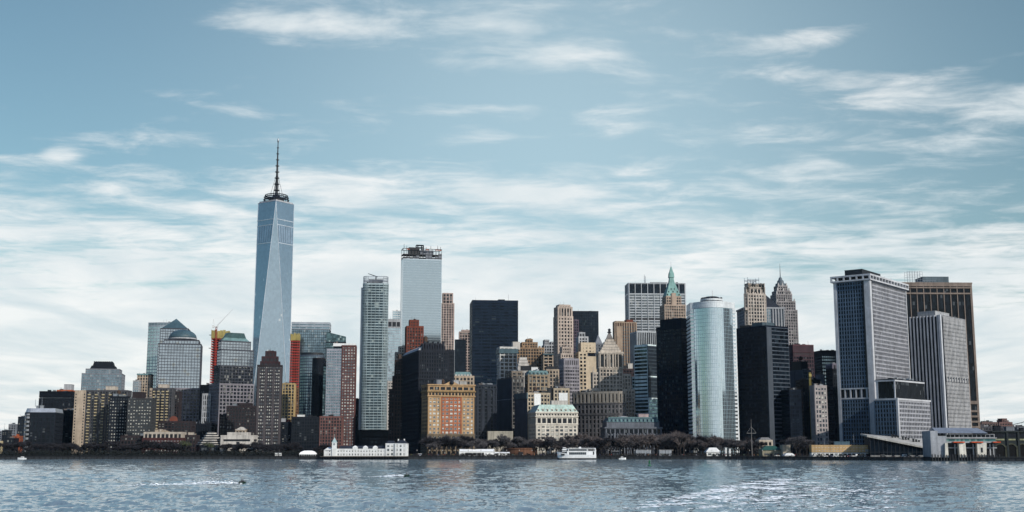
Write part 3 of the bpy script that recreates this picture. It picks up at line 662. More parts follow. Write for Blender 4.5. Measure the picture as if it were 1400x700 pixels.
B.main(TAN, DARKM, (5, 3, 1.2, 1.2, .2, .15)); B.m('gable_roof', PALE).loft([[(-.5, y, B.h), (B.W+.5, y, B.h), (B.W*.5, y, B.z(583.5))] for y in (13, -.6)]); B.done()

# --- tallest tower: antiprism of glass with ring and spire
Y0 = 2090; zt = zat(279, Y0); xc = xat(377.6, Y0, zt)
e = empty('spire_tower', 'tallest glass tower with chamfered triangular faces and a tall spire', 'skyscraper', (xc, Y0, G), radians(10.3))
zr = zt-G; hb = 31.5; zb = 56
sk = [(hb*a, hb*c) for a, c in ((-1, -1), (1, -1), (1, 1), (-1, 1))]; rt = 31.5*.985
tp = [(0, -rt), (rt, 0), (0, rt), (-rt, 0)]
g_one = glass((.35, .43, .50), metal=.9, rough=.13, blind=.008, blindc=(.6, .63, .65), fh=4.1, bw=3.0, var=.06, tilt=.003, blot=.04)
M = MB()
for i in range(4):
    b0, b1 = sk[i], sk[(i+1) % 4]; t0, t1 = tp[i], tp[(i+1) % 4]
    M.poly([b0+(zb,), b1+(zb,), t0+(zr,)]); M.poly([b1+(zb,), t1+(zr,), t0+(zr,)])
M.poly([p+(zr,) for p in tp]); M.build('curtain_wall', g_one, e)
M = MB(); M.prism([(x*1.01, y*1.01) for x, y in sk], 0, zb+.5)
for i in range(22):
    for s_, (ux, uy) in enumerate(((1, 0), (0, 1))):
        t = -hb+i*3; 
        M.box(*( (t, t+.8, -hb*1.01-.4, -hb) if s_ == 0 else (hb, hb*1.01+.4, t, t+.8)), 4, zb-2)
M.build('base', LGREY, e)
M = MB()
for i in range(4):
    b0, b1 = sk[i], sk[(i+1) % 4]; t0, tm = tp[i], tp[i-1]
    M.tube(b0+(zb,), t0+(zr,), .55, .45, 4); M.tube(b0+(zb,), tm+(zr,), .55, .45, 4); M.tube(tp[i]+(zr,), tp[(i+1) % 4]+(zr,), .6, .6, 4)
M.build('edge_trim', stone((.62, .64, .66), .3, metal=.5, streak=0), e)
# mechanical louvres: bands that follow the inclined upper faces
def face_at(i, z, lower):                          # inverted triangle i: apex at base corner sk[i+1], top edge tp[i] to tp[i+1]
    k = (z-zb)/(zr-zb); b1 = Vector(sk[(i+1) % 4]); a = b1.lerp(Vector(tp[i]), k); c = b1.lerp(Vector(tp[(i+1) % 4]), k); return a, c
M = MB(); zA, zB = zat(334, Y0)-G, zat(312, Y0)-G
for i in range(4):
    for j in range(6):
        q = []
        for z, in ((zA,), (zB,)):
            a, c = face_at(i, z, 0); d = (c-a).normalized(); n = Vector((d.y, -d.x))*.35
            q.append([a.lerp(c, .06+j*.15)+n, a.lerp(c, .06+j*.15+.10)+n])
        M.poly([(*q[0][0], zA), (*q[0][1], zA), (*q[1][1], zB), (*q[1][0], zB)])
M.build('louvre_panel', stone((.40, .47, .53), .25, metal=.75, streak=0), e)
for zz in (zat(335.5, Y0)-G, zat(311, Y0)-G, zat(303.5, Y0)-G):
    M = MB()
    for i in range(4):
        a, c = face_at(i, zz, 0); d = (c-a).normalized(); n = Vector((d.y, -d.x))
        M.obox(tuple(a), tuple(d), tuple(n), 0, (c-a).length, -.2, .45, zz-.7, zz+.7)
    M.build('floor_band', stone((.5, .54, .57), .35, metal=.5, streak=0), e)
M = MB(); M.prism([(x*.94, y*.94) for x, y in tp], zr, zr+3); M.build('parapet', LGREY, e)
M = MB(); zq = zr+3
for zz, rr in ((zq+4, 22), (zq+8.5, 21), (zq+12, 19.5)):
    for j in range(28):
        a0, a1 = 2*pi*j/28, 2*pi*(j+1)/28; M.tube((rr*cos(a0), rr*sin(a0), zz), (rr*cos(a1), rr*sin(a1), zz), .8, n=4)
for j in range(28):
    a0 = 2*pi*j/28; M.tube((22*cos(a0), 22*sin(a0), zq), (19.5*cos(a0), 19.5*sin(a0), zq+12), .4, n=4)
    if j % 2 == 0: M.tube((22*cos(a0), 22*sin(a0), zq+8), (4*cos(a0), 4*sin(a0), zq+5), .4, n=4)
M.lathe(0, 0, [(13, zq-.5), (13, zq+6), (8, zq+10), (4, zq+14)], 16); M.build('communications_ring', DARKM, e)
zs = zat(188, Y0)-G; M = MB(); prof = [(2.6, zq+10)]; hh = zs-zq-10
for k in range(9):
    f_ = k/9; r = 2.3*(1-f_)+.55; z = zq+12+hh*.92*f_; prof += [(r, z), (r*.9, z+hh*.085), (r*1.9, z+hh*.087), (r*1.9, z+hh*.095), (r*.9, z+hh*.097)]
M.lathe(0, 0, prof, 8)
M.tube((0, 0, zs-hh*.1), (0, 0, zs), .5, .15)
for j in range(6):
    a0 = 2*pi*j/6; M.tube((11*cos(a0), 11*sin(a0), zq+12), (1.5*cos(a0), 1.5*sin(a0), zq+12+hh*.34), .3, .25, 4)
M.build('spire', DARKM, e)
M = MB(); M.lathe(0, 0, [(1.3, zs-hh*.07), (1.5, zs-hh*.05), (1.0, zs-hh*.02)], 8); M.build('beacon', STEEL, e)

# --- dark brick stepped residential tower
B = Bld('apartment_tower', 'dark brick apartment tower with stepped red-brown crown in front of the spire tower', 'apartment building', 352, 386, 500, 1185, 10, 26)
br = stone((.045, .037, .038)); pl = stone((.095, .08, .077))
B.main(br, None, (3.15, 2.0, .8, 1.35, .25, .2), win=dict(f='F', n=100, p=.35, m=GREY)); B.m('wall', br).box(0, B.W, 0, 26, 0, B.h-.3)
for q in (.02, .30, .62, .9): B.m('pilaster', pl).box(B.W*q, B.W*q+2.2, -.55, .1, 0, B.h-2)
c1 = stone((.065, .035, .036)); B.block(B.x(356, 495), B.x(382.5, 495), 2, 24, B.h, B.z(495), c1, DARKM, (4, 3, 1.4, 1.2, .4, .3)); B.block(B.x(358, 489), B.x(380, 489), 3, 22, B.z(495), B.z(488), c1, DARKM, (4, 3, 1.4, 1.2, .4, .3))
B.block(B.x(363, 482), B.x(377, 482), 5, 20, B.z(488), B.z(480.5), c1, DARKM, (4, 3, 1.6, 1.2, .4, .3)); B.done()
B = Bld('apartment_building', 'yellow stone building lit by sun right of the dark stepped brick tower', 'apartment building', 386, 403, 525, 1420, 6, 20)
B.main(stone((.43, .33, .18)), g_win, (3.4, 2.9, 1.3, .9, .4, .2)); B.clutter(1, B.W-1, 2, 12, B.h, 2, .6, mats=[OCHRE, DARKM]); B.done()
B = Bld('apartment_building', 'brown narrow block attached right of the yellow stone building', 'apartment building', 403, 411, 531, 1440, 6, 20)
B.main(stone((.20, .12, .07)), g_win, (3.4, 2.6, 1.1, 1.3, .3, .2)); B.done()
B = Bld('office_block', 'small dark block with a pale roof hut left of the low dark glass block', 'office building', 381, 398, 578, 1290, 6, 20)
B.main(DK2, g_win, (3.4, 2.8, 1.2, 1.5, .25, .2)); B.plant(1, 7, 2, 9, B.h, B.h+4.5, LGREY); B.plant(8, 12, 3, 9, B.h, B.h+3, BRICK); B.done()
# --- big grey-blue glass slab
B = Bld('glass_tower', 'broad grey-blue glass office slab with banded top right of the red tower', 'office building', 399, 451, 441, 1900, 6, 40)
B.block(0, B.W, 0, 40, 0, B.z(450), NAVY, g_blue, (4.3, 3.2, .3, .55, .2, .25)); B.block(0, B.W, 0, 40, B.z(450), B.h, ALU, g_blue, (4.6, 12, .5, 2.2, .3, .5)); B.done()
B = Bld('glass_tower', 'dark teal glass block with a slanting roof behind the red brick tower', 'office building', 446, 473, 468, 1880, 8, 34)
B.main(NAVY, g_teal, (4.2, 3.0, .3, .9, .2, .25)); z0 = B.h-.2; M = MB()
M.hexa([(0, 0, z0), (B.W, 0, z0), (B.W, 34, z0), (0, 34, z0), (0, 0, B.z(453.5)), (B.W, 0, B.z(460)), (B.W, 34, B.z(460)), (0, 34, B.z(453.5))]); M.build('slanted_top', g_teal, B.e); B.done()
def curved(lb, A, Bx, py, Y, D, gl, wall, st, b=4, bulge=.22, hi=None):
    B = Bld('glass_tower', lb, 'apartment building', A, Bx, py, Y, b, D); n = 10
    pts = [(B.W*i/n, B.W*bulge*((2*i/n-1)**2)) for i in range(n+1)]+[(B.W, D), (0, D)]
    B.poly(pts, 0, B.h, wall, gl, st, edges=list(range(n+1))+[n+2]); return B, pts
B, pts = curved('curved blue glass apartment tower with bright banded front', 410, 441, 486, 1340, 26, g_blue, stone((.10, .12, .14)), (3.3, 3, .25, 1.0, .2, .3))
B.m('crown', DARKM).prism([(x*.96+.5, y*.96+1) for x, y in pts], B.h, B.z(481.5)); B.done()
B, pts = curved('dark curved glass apartment tower touching the banded curved tower', 427, 443, 491, 1300, 24, g_navy, DK, (3.3, 2.6, .3, .9, .2, .25)); B.m('cornice', DBRICK).prism([(x, y-.3) for x, y in pts], B.h+.01, B.h+1.6); B.done()
# --- red brick apartment tower
B = Bld('apartment_tower', 'tall red brick apartment tower with white windows and a pale grey left half', 'apartment building', 447, 487, 473, 1240, 6, 26)
xs = B.x(466.5, 520); wst = (3.0, 2.9, 1.15, 1.2, .25, .2)
rb = stone((.135, .062, .052)); gb = stone((.30, .30, .32))
B.block(xs, B.W, 0, 26, 0, B.h, rb, None, wst, faces='FR', win=dict(f='F', n=100, p=.4, m=LGREY)); B.m('wall', rb).box(xs, B.W, 0, 26, 0, B.h-.3)
B.block(0, xs-.05, .6, 25.5, 0, B.z(478), gb, g_blue, (3.0, 2.6, .5, 1.1, .25, .3), faces='FL'); B.m('crown', WHITE).box(B.x(455.5, 471), B.W-.3, 2, 24, B.h, B.z(469)); B.clutter(6, B.W-3, 4, 20, B.z(469), 3, .5); B.done()
B = Bld('glass_tower', 'narrow teal glass shaft left of the red brick apartment tower', 'apartment building', 442, 448, 500, 1255, 6, 20); B.main(NAVY, g_teal, (3.1, 2, .2, .7, .2, .2)); B.done()
B = Bld('office_block', 'low broad dark glass block behind the old pier building', 'office building', 399, 468, 571, 1195, 5, 30)
xs = B.x(437, 580); B.block(0, xs, 0, 30, 0, B.h, DK2, g_dark, (3.2, 2.5, .5, .9, .25, .2), faces='FL'); B.block(xs+.02, B.W, -.6, 29, 0, B.h+.6, stone((.19, .10, .085)), g_win, (3.2, 2.9, .9, .8, .35, .25), faces='FR')
B.plant(5, 12, 3, 9, B.h, B.h+2.6, WHITE); B.clutter(14, xs-2, 3, 20, B.h, 3, .6); B.done()

# --- tall residential glass tower with frame crown
B = Bld('glass_tower', 'slender tall greenish glass apartment tower with open frame crown and roof rig', 'skyscraper', 496.5, 531, 388, 1500, 6, 34)
def rounded(x0, x1, y0, y1, r, n=5):
    P = []
    for cx, cy, a0 in ((x1-r, y0+r, -pi/2), (x1-r, y1-r, 0), (x0+r, y1-r, pi/2), (x0+r, y0+r, pi)):
        P += [(cx+r*cos(a0+pi/2*i/n), cy+r*sin(a0+pi/2*i/n)) for i in range(n+1)]
    return P
P = rounded(0, B.W, 0, 34, 6); g50 = glass((.035, .06, .075), metal=.5, rough=.14, blind=.06, blindc=(.26, .31, .31), fh=3.35, bw=2.6, var=.45)
B.poly(P, 0, B.h, stone((.36, .42, .43), .45, metal=.2), g50, (3.35, 5.0, .30, .95, .4, .5))
M = MB(); zt = B.z(377.5); Q = rounded(.3, B.W-.3, .3, 33.7, 6)
for i in range(len(Q)):
    a, c = Q[i], Q[(i+1) % len(Q)]
    for zz in (B.h+4, B.h+7.5, zt): M.tube((*a, zz), (*c, zz), .35, n=4)
    M.tube((*a, B.h), (*a, zt), .3, n=4)
M.build('crown_frame', ALU, B.e); B.plant(7, B.W-7, 6, 26, B.h, B.z(381), GREY); B.plant(4, B.W-12, 8, 24, B.h, B.z(384), DARKM)
M = MB(); M.tube((B.W*.5, 12, B.z(381)), (B.W*.5, 12, zt+2), .8); M.tube((B.W*.5+2, 12, zt+1), (B.W*.5-10, 12, zt+5), .6, .4); M.build('cleaning_rig', DARKM, B.e); B.m('side_fin', ALU).box(-2.6, -.1, 8, 28, 0, B.z(392)); B.done()
B = Bld('office_block', 'low dark stepped block at the foot of the greenish glass tower', 'office building', 470, 534, 597, 1300, 4, 26)
B.main(DK, g_navy, (4, 4, .4, 1, .25, .25)); B.block(B.W*.3, B.W, 2, 24, B.h, B.z(589), DK, g_navy, (4, 5, .4, 1.4, .3, .3)); B.done()
B = Bld('apartment_tower', 'dim narrow block in the gap left of the greenish glass tower', 'apartment building', 484, 498, 546, 1560, 6, 24); B.main(DK2, g_dark, (3.4, 2.6, .8, 1.2, .2, .2)); B.clutter(1, B.W-1, 2, 12, B.h, 2, .6); B.done()
B = Bld('office_tower', 'pale blue glass tower with dark top slots right of the greenish tower', 'office building', 530, 548, 437, 1820, 6, 28)
B.block(0, B.W, 0, 28, 0, B.z(448), ALU, g_sky, (4.1, 2.6, .4, .8, .25, .2)); B.block(0, B.W, 0, 28, B.z(448), B.h, LGREY, DARKM, (B.h-B.z(448), B.W/3, 1.2, 3.4, .4, .3)); B.done()
B = Bld('glass_tower', 'very pale far tower peeking behind the pale blue slotted tower', 'skyscraper', 537, 553, 425, 2250, 6, 28); B.main(WHITE, g_sky, (4.3, 4, .3, .8, .2, .2)); B.done()
B = Bld('office_tower', 'white ribbed block below the pale blue slotted tower', 'office building', 541, 556, 482, 1560, 8, 24)
B.main(PALE, g_win, (3.8, 3.2, 1.2, 1.2, .35, .25)); B.block(B.W*.3, B.W, 3, 20, B.h, B.z(474), PALE, g_win, (3.8, 3.2, 1.2, 1.2, .35, .25)); B.mast(B.W*.7, 6, B.z(474), 9); B.done()
B = Bld('office_tower', 'narrow white concrete frame strip beside the dark brown stepped block', 'office building', 530, 542, 522, 1420, 6, 20); B.main(PALE, g_win, (3.6, 3, 1, 1.4, .4, .3)); B.done()
B = Bld('office_tower', 'dark brown stepped block left of the tall dark stone building', 'office building', 540, 556, 493, 1250, 6, 26)
bk = stone((.055, .038, .034)); B.main(bk, g_dark, (3.5, 2.6, 1.3, 1.4, .3, .25)); B.block(B.x(532.5, 533), 0, .5, 24, 0, B.z(533), bk, g_dark, (3.5, 2.6, 1.3, 1.4, .3, .25)); B.block(B.x(537, 515), -.05, 1.5, 24, B.z(533), B.z(515), bk, g_dark, (3.5, 2.6, 1.3, 1.4, .3, .25)); B.clutter(1, B.W-1, 2, 12, B.h, 3, .7, 1); B.done()
# ================================================================ centre
B = Bld('glass_tower', 'broad sheer silver glass tower with an unfinished steel top storey', 'skyscraper', 551, 604, 354, 2010, 13, S=548.5)
g_3 = glass((.37, .44, .49), metal=.9, rough=.10, blind=0, fh=4.2, bw=3.0, var=.02, tilt=.001, blot=.02)
B.block(0, B.W, 0, B.D, 0, B.h, stone((.42, .47, .50), .35, metal=.5, streak=0), g_3, (4.2, B.W/1.0, .6, .3, .2, .12))
zt = B.z(339); M = B.m('steel_frame', DARKM); nb = 12
for k, zz in enumerate((B.h+3.4, B.h+9, zt)):
    M.box(-.2, B.W+.2, -.2, 1.0, zz-.8, zz); M.box(-.2, B.W+.2, B.D-1, B.D+.2, zz-.8, zz); M.box(-.2, .9, 1.01, B.D-1.01, zz-.8, zz); M.box(B.W-.9, B.W+.2, 1.01, B.D-1.01, zz-.8, zz)
for i in range(nb+1):
    x = (B.W-.7)*i/nb
    for yy in (0, B.D-.7): M.box(x, x+.6, yy+.05, yy+.65, B.h-.2, zt-.81)
    if i < nb:
        if B.rng.random() < .6: B.m('wall_panel', GREY).box(x+.65, x+B.W/nb-.1, .3, .6, B.h+.5, B.h+3+B.rng.random()*9)
        if B.rng.random() < .4: B.m('site_sheet', ORANGE).box(x+.65, x+B.W/nb-.1, .15, .28, zt-2.2, zt-1.0)
M = B.m('floor_slab', CONC); M.box(.5, B.W-.5, 1.1, B.D-1.1, B.h+3, B.h+3.5); M.box(.5, B.W-.5, 1.1, B.D-1.1, B.h+8.6, B.h+9.2)
B.plant(B.W*.16, B.W*.42, 4, 20, B.h+9, zt+2, DARKM); B.plant(B.W*.45, B.W*.8, 6, 26, B.h+9, zt-2, GREY)
M = MB(); x0, x1, ze = B.x(570, 335), B.x(580, 335), B.z(333.5)
for yy in (6, 12):
    for q in (x0, x1, x0+3, x1-3): M.tube((q, yy, zt-3), (q, yy, ze), .5, n=4)
    M.tube((x0, yy, ze), (x1, yy, ze), .7, n=4); M.tube((x0, yy, ze-4), (x1, yy, ze-4), .5, n=4)
M.build('hoist_frame', DARKM, B.e)
for q, hh in ((.03, 8), (.1, 5), (.6, 4), (.72, 6), (.9, 7), (.97, 5)): B.mast(B.W*q, 3, zt, hh, .5, 'site_mast', DARKM)
B.done()
B = Bld('brick_tower', 'red-brown brick tower with a square cap in front of the silver glass tower', 'office building', 556, 579, 447, 1520, 10, 22)
rbk = stone((.19, .062, .038)); B.main(rbk, g_win, (3.6, 3.0, 1.7, 1.5, .35, .2), para=1.5); xa, xb = B.x(560.5, 440), B.x(573, 440)
B.block(xa, xb, 3, 16, B.h, B.z(437.5), rbk, DARKM, (5, 4, 2.2, 2.4, .3, .25), para=.8); B.done()
B = Bld('stone_tower', 'far slim pinkish stone tower right of the silver glass tower', 'skyscraper', 603, 621, 415, 2200, 5, 28)
B.main(PINK, g_win, (4.2, 4.0, 2.0, 1.6, .45, .3)); B.block(B.W*.12, B.W*.9, 2, 26, B.h, B.z(401), PINK, g_win, (6.5, 5, 2.0, 1.6, .5, .3)); B.done()
B = Bld('office_tower', 'far pale pinkish block peeking above the small dark box tower', 'office building', 628, 643, 454, 1900, 4, 24)
B.main(PINK, g_win, (4, 3.4, 1.6, 1.4, .4, .3)); B.block(B.W*.2, B.W, 2, 20, B.h, B.z(451.5), PINK, None, (4, 4, 1, 1, .2, .2)); B.done()
B = Bld('office_tower', 'small plain dark box tower left of the broad black slab', 'office building', 622, 637, 465, 1700, 3, 24); B.main(DK, g_navy, (3.9, 2.4, .3, .5, .2, .15)); B.done()
B = Bld('office_tower', 'broad black slab tower with faint horizontal bands in the centre of the skyline', 'skyscraper', 646, 708, 412, 1720, 6, S=642.5)
B.main(stone((.016, .028, .046), .5, spec=.1), glass((.005, .011, .020), spec=.12, rough=.2, blind=.07, blindc=(.03, .042, .052), fh=4.6, bw=6, var=.5), (4.6, B.W/5, .9, 2.1, .35, .4), para=2)
B.plant(B.W*.58, B.W*.72, 6, 20, B.h, B.z(408.5)); B.plant(B.W*.76, B.W*.92, 8, 20, B.h, B.z(409.5)); B.mast(B.W*.8, 5, B.h, 12); B.done()

# --- tall stone office building, its shade put into near-black stone
B = Bld('office_building', 'tall dark stone office building with ragged mansard roof, shade put into its stone colour', 'office building', 573, 613, 480, 1165, 16, S=551)
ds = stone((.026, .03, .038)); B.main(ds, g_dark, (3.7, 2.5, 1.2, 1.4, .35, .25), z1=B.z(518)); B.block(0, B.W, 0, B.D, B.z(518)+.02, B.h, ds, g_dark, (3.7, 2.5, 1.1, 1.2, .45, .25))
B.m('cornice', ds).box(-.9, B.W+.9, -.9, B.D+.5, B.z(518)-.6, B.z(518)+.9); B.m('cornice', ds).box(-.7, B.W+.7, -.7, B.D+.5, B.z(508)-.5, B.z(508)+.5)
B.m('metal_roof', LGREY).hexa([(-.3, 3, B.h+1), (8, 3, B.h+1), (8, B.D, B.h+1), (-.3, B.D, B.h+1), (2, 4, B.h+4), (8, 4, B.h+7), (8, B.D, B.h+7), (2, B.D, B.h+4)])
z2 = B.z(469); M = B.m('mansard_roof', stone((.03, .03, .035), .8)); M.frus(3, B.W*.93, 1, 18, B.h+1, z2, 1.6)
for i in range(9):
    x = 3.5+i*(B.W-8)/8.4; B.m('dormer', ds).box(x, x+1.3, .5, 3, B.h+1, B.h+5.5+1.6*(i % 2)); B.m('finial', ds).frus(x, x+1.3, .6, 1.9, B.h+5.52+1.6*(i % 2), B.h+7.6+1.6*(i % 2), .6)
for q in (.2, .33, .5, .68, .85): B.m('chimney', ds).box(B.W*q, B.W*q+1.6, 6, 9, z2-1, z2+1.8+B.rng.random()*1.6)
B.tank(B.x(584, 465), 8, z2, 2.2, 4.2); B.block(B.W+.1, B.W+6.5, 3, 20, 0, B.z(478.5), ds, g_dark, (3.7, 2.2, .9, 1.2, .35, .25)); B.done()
# --- orange and tan front building
B = Bld('office_building', 'tan and orange brick office building with a small gable, sunlit front', 'office building', 585.5, 648.5, 527, 1135, 18, S=578)
tw = stone((.40, .28, .165)); ow = stone((.35, .145, .075)); W_ = B.W; z1 = B.z(594); z2 = B.z(542); z3 = B.z(536)
base = stone((.20, .155, .105)); stw = (3.65, W_/11, 1.65, 1.6, .3, .24)  # lower storeys darkened: the straight-edged shadow there is put into the colour
for (q0, q1, mt, nm) in ((0, .272, tw, 'brick_wall'), (.272, .728, ow, 'orange_wall'), (.728, 1, tw, 'brick_wall')):
    B.block(W_*q0+.01, W_*q1-.01, 0, 24, z1, z2, mt, None, (3.65, W_/11.3, 1.55, 1.55, .3, .24), part=nm, faces='F' if q0 else 'FL', win=dict(f='F', n=99, p=.62), cap=False)
    B.m(nm, mt).box(W_*q0+.01, W_*q1-.01, 0, 24, z1, z2)
    M = B.m('pilaster', mt); M.box(W_*q0+.05, W_*q0+1.4, -.55, 0, z1, z2); M.box(W_*q1-1.4, W_*q1-.05, -.55, 0, z1, z2)
B.block(-.35, W_+.35, -.35, 24.3, 0, z1-.3, base, g_win, (4.2, W_/11, 1.9, 1.7, .3, .25)); B.m('cornice', base).box(-.9, W_+.9, -.95, 24.4, z1-.62, z1)
B.m('cornice', tw).box(-1, W_+1, -1.1, 24.4, z2, z2+.9); B.block(0, W_, 0, 24, z2+.9, z3+.3, tw, g_win, (3.5, W_/14, 1.0, .8, .35, .25), cap=False)
B.m('balustrade', stone((.30, .21, .11))).box(-1.2, W_+1.2, -1.4, 24.5, z3+.3, z3+1.5)
B.block(0, W_, 0, 24, z3+1.5, B.h, tw, g_win, (5.8, W_/9, 1.7, 1.5, .4, .3)); B.m('cornice', tw).box(-1, W_+1, -1.2, 24.4, B.h+.2, B.h+1.3)
xc = W_/2; M = B.m('gable', tw); M.loft([[(xc-7, y, B.h+1.3), (xc+7, y, B.h+1.3), (xc+1.5, y, B.z(521)), (xc-1.5, y, B.z(521))] for y in (1.2, -1.0)])
B.m('gable_ornament', DARKM).lathe(xc, -.9, [(1.8, B.h+1.4), (2.3, B.h+3), (1, B.h+5), (.3, B.h+6)], 8)
B.plant(9, 14, 4, 12, B.h, B.z(519), GREY); B.plant(W_-19, W_-14, 4, 12, B.h, B.z(519), LGREY); B.plant(W_-13, W_-6, 5, 12, B.h, B.h+4.5, CONC); B.tank(16, 7, B.h, 1.6, 3.2)
B.m('side_shade', DK2).box(-.2, 0, 1, 24, 0, B.h-.5); B.done()  # thin dark sheet puts the shade on the left side
B = Bld('office_building', 'tan office building with a pale green mansard just behind the orange front', 'office building', 603, 648, 515, 1215, 5, 24)
B.main(TAN, g_win, (3.8, 3.2, 1.5, 1.4, .35, .25)); B.m('mansard_roof', COPPER).frus(B.x(620, 512), B.x(646, 512), 1, 20, B.h, B.z(508), 2.4); M = B.m('dormer', PALE)
for i in range(6): M.box(B.x(621, 512)+1+i*3, B.x(621, 512)+2.6+i*3, .6, 3, B.h, B.h+2.4)
B.clutter(2, B.x(618, 512), 2, 10, B.h, 3, .8, mats=[LIME, TAN]); B.done()
B = Bld('office_building', 'dark grey stone office building right of the orange front', 'office building', 649.5, 679, 527, 1240, 4, 26)
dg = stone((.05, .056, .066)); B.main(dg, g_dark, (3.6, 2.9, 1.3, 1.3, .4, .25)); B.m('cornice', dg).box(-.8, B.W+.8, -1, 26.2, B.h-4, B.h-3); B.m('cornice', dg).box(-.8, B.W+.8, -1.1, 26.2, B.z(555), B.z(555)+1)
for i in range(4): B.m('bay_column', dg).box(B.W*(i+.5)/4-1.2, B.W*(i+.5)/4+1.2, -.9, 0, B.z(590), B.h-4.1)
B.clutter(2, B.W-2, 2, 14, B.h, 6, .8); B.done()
B = Bld('plain_building', 'low windowless beige block behind the waterfront trees right of the orange front', 'building', 667, 701, 591, 1150, 3, 20)
B.main(stone((.40, .37, .31)), None, (12, 60, .5, .5, .2, .15)); B.m('wall', stone((.40, .37, .31))).box(0, B.W, 0, 20, 0, B.h-.4); B.done()

# --- white tower with green cornice and neighbours
B = Bld('office_tower', 'white office tower with a dark green cornice band left of the tan stepped tower', 'office building', 683.5, 707, 475, 1510, 10, S=679.5)
B.main(stone((.56, .55, .52)), g_win, (4.4, 4.6, 1.3, 1.5, .35, .3)); B.m('cornice', DCOP).box(-1.3, B.W+1.3, -1.4, B.D+.5, B.z(483), B.z(477)); B.plant(B.W*.78, B.W*1.2, 3, 12, B.h-2, B.z(467), PALE)
B.done()
B = Bld('stone_tower', 'tan brick stepped tower with a castle-like raised centre', 'office building', 707, 744, 476, 1520, 6, 28)
tb = stone((.32, .225, .145)); st = (3.7, 2.9, 1.4, 1.4, .4, .25); B.main(tb, g_win, st); B.block(B.x(714, 470), B.x(735, 470), 1, 24, B.h, B.z(468.5), tb, g_win, st); B.block(B.x(720.5, 466), B.x(728.5, 466), 3, 18, B.z(468.5), B.z(464), tb, DARKM, (4, 3, 1.2, 1.2, .4, .3))
for q in (.02, .2, .42, .8): B.m('turret', tb).box(B.W*q, B.W*q+2.4, .2, 3, B.h+.5, B.h+3)
B.done()
B = Bld('stone_building', 'tan shoulder block on the right of the castle-like stepped tower', 'office building', 743, 756, 484, 1500, 6, 24); B.main(TAN, g_win, (3.7, 5, 1.2, 1.4, .4, .3)); B.m('cornice', DCOP).box(-.5, B.W+.5, -.8, 24.2, B.h-1.2, B.h+.7); B.done()
B = Bld('office_tower', 'far pale grey stone block left of the slender cream tower', 'office building', 744, 764, 472, 1760, 6, 26)
B.main(LGREY, g_win, (4.0, 3.1, 1.3, 1.3, .4, .25)); B.block(B.W*.05, B.W*.35, 2, 20, B.h, B.z(465), LGREY, g_win, (4, 3, 1.3, 1.3, .4, .25)); B.block(B.W*.5, B.W*.95, 2, 20, B.h, B.z(467.5), LGREY, g_win, (4, 3, 1.3, 1.3, .4, .25)); B.done()
B = Bld('roof_block', 'white terraced penthouse block in front of the tan castle-like tower', 'building', 708, 724, 500, 1400, 4, 20)
for k in range(4): B.m('terrace', PALE).box(B.W*.05*k, B.W*(1-.07*k), .8*k, 20, 0 if k == 0 else B.h+(k-1)*3.5, B.h+k*3.5-.6); B.m('recess', DARKM).box(B.W*.05*k+.8, B.W*(1-.07*k)-.8, .8*k+.7, 19, B.h+k*3.5-.6, B.h+k*3.5)
B.done()
B = Bld('office_building', 'dark slab building with a plain shaded side left of the green mansard block', 'office building', 700, 716, 517, 1270, 22, S=680)
sb = stone((.13, .115, .10)); B.main(sb, g_win, (3.8, 4.6, 1.3, 1.3, .35, .3), faces='F'); B.m('party_wall', stone((.055, .06, .07))).box(-.3, 0, -.3, B.D+.2, 0, B.h+.8); B.m('party_wall_band', GREY).box(-.4, -.28, -.2, B.D, B.z(546), B.z(545)); B.clutter(2, B.W-1, 2, 20, B.h, 5, .9); B.block(B.W*.1, B.W*1.0, 4, 22, B.h, B.z(508), stone((.23, .19, .15)), g_win, (3.6, 5, 1.5, 1.5, .3, .25)); B.done()  # party wall darker and bluer than the front: side's shade put into colour
B = Bld('office_building', 'tan apartment block with a bright green mansard roof and dormers', 'apartment building', 722, 750, 513, 1290, 8, 22)
B.main(stone((.33, .265, .19)), g_win, (3.6, 3.5, 1.7, 1.4, .4, .25)); B.m('mansard_roof', COPPER).frus(-.3, B.W+.3, -.3, 22, B.h, B.z(506.5), 1.5)
for i in range(5): B.m('dormer', COPPER).box(1+i*B.W/5.2, 3+i*B.W/5.2, -.5, 2, B.h+.3, B.h+3.4); B.m('dormer_window', DARKM).box(1.4+i*B.W/5.2, 2.6+i*B.W/5.2, -.6, -.4, B.h+.8, B.h+2.8)
B.clutter(3, B.W-3, 5, 18, B.z(506.5), 2, .6, mats=[LGREY, DARKM]); B.done()
B = Bld('office_building', 'tan stone block right of the bright green mansard, black roof box on top', 'office building', 747, 764, 506, 1330, 6, 22)
B.main(TAN, g_win, (3.8, 3.4, 1.6, 1.4, .4, .25)); B.plant(1, B.W-1, 2, 14, B.h, B.z(501), DARKM); B.done()
B = Bld('roof_block', 'small white and black roof block above the green mansard', 'building', 710, 737, 508, 1370, 4, 18)
B.main(PALE, DARKM, (5, 6, 1.2, 1.4, .3, .25)); B.plant(2, B.W*.6, 2, 9, B.h, B.z(501), DARKM); B.plant(B.W*.62, B.W-1, 2, 9, B.h, B.z(502), WHITE); B.done()
B = Bld('office_building', 'dark grey building with green cornice on its blank side left of the white mansard block', 'office building', 721, 752, 538, 1190, 24, S=704)
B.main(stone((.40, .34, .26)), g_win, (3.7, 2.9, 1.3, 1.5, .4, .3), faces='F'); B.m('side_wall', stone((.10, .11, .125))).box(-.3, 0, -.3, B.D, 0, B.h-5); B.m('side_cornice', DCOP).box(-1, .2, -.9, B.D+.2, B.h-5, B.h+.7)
B.m('white_front', WHITE).box(B.x(730, 545), B.x(739, 545), -.7, -.3, B.z(570), B.z(538)); B.clutter(2, B.W-2, 2, 14, B.h, 5, .8, 1); B.done()
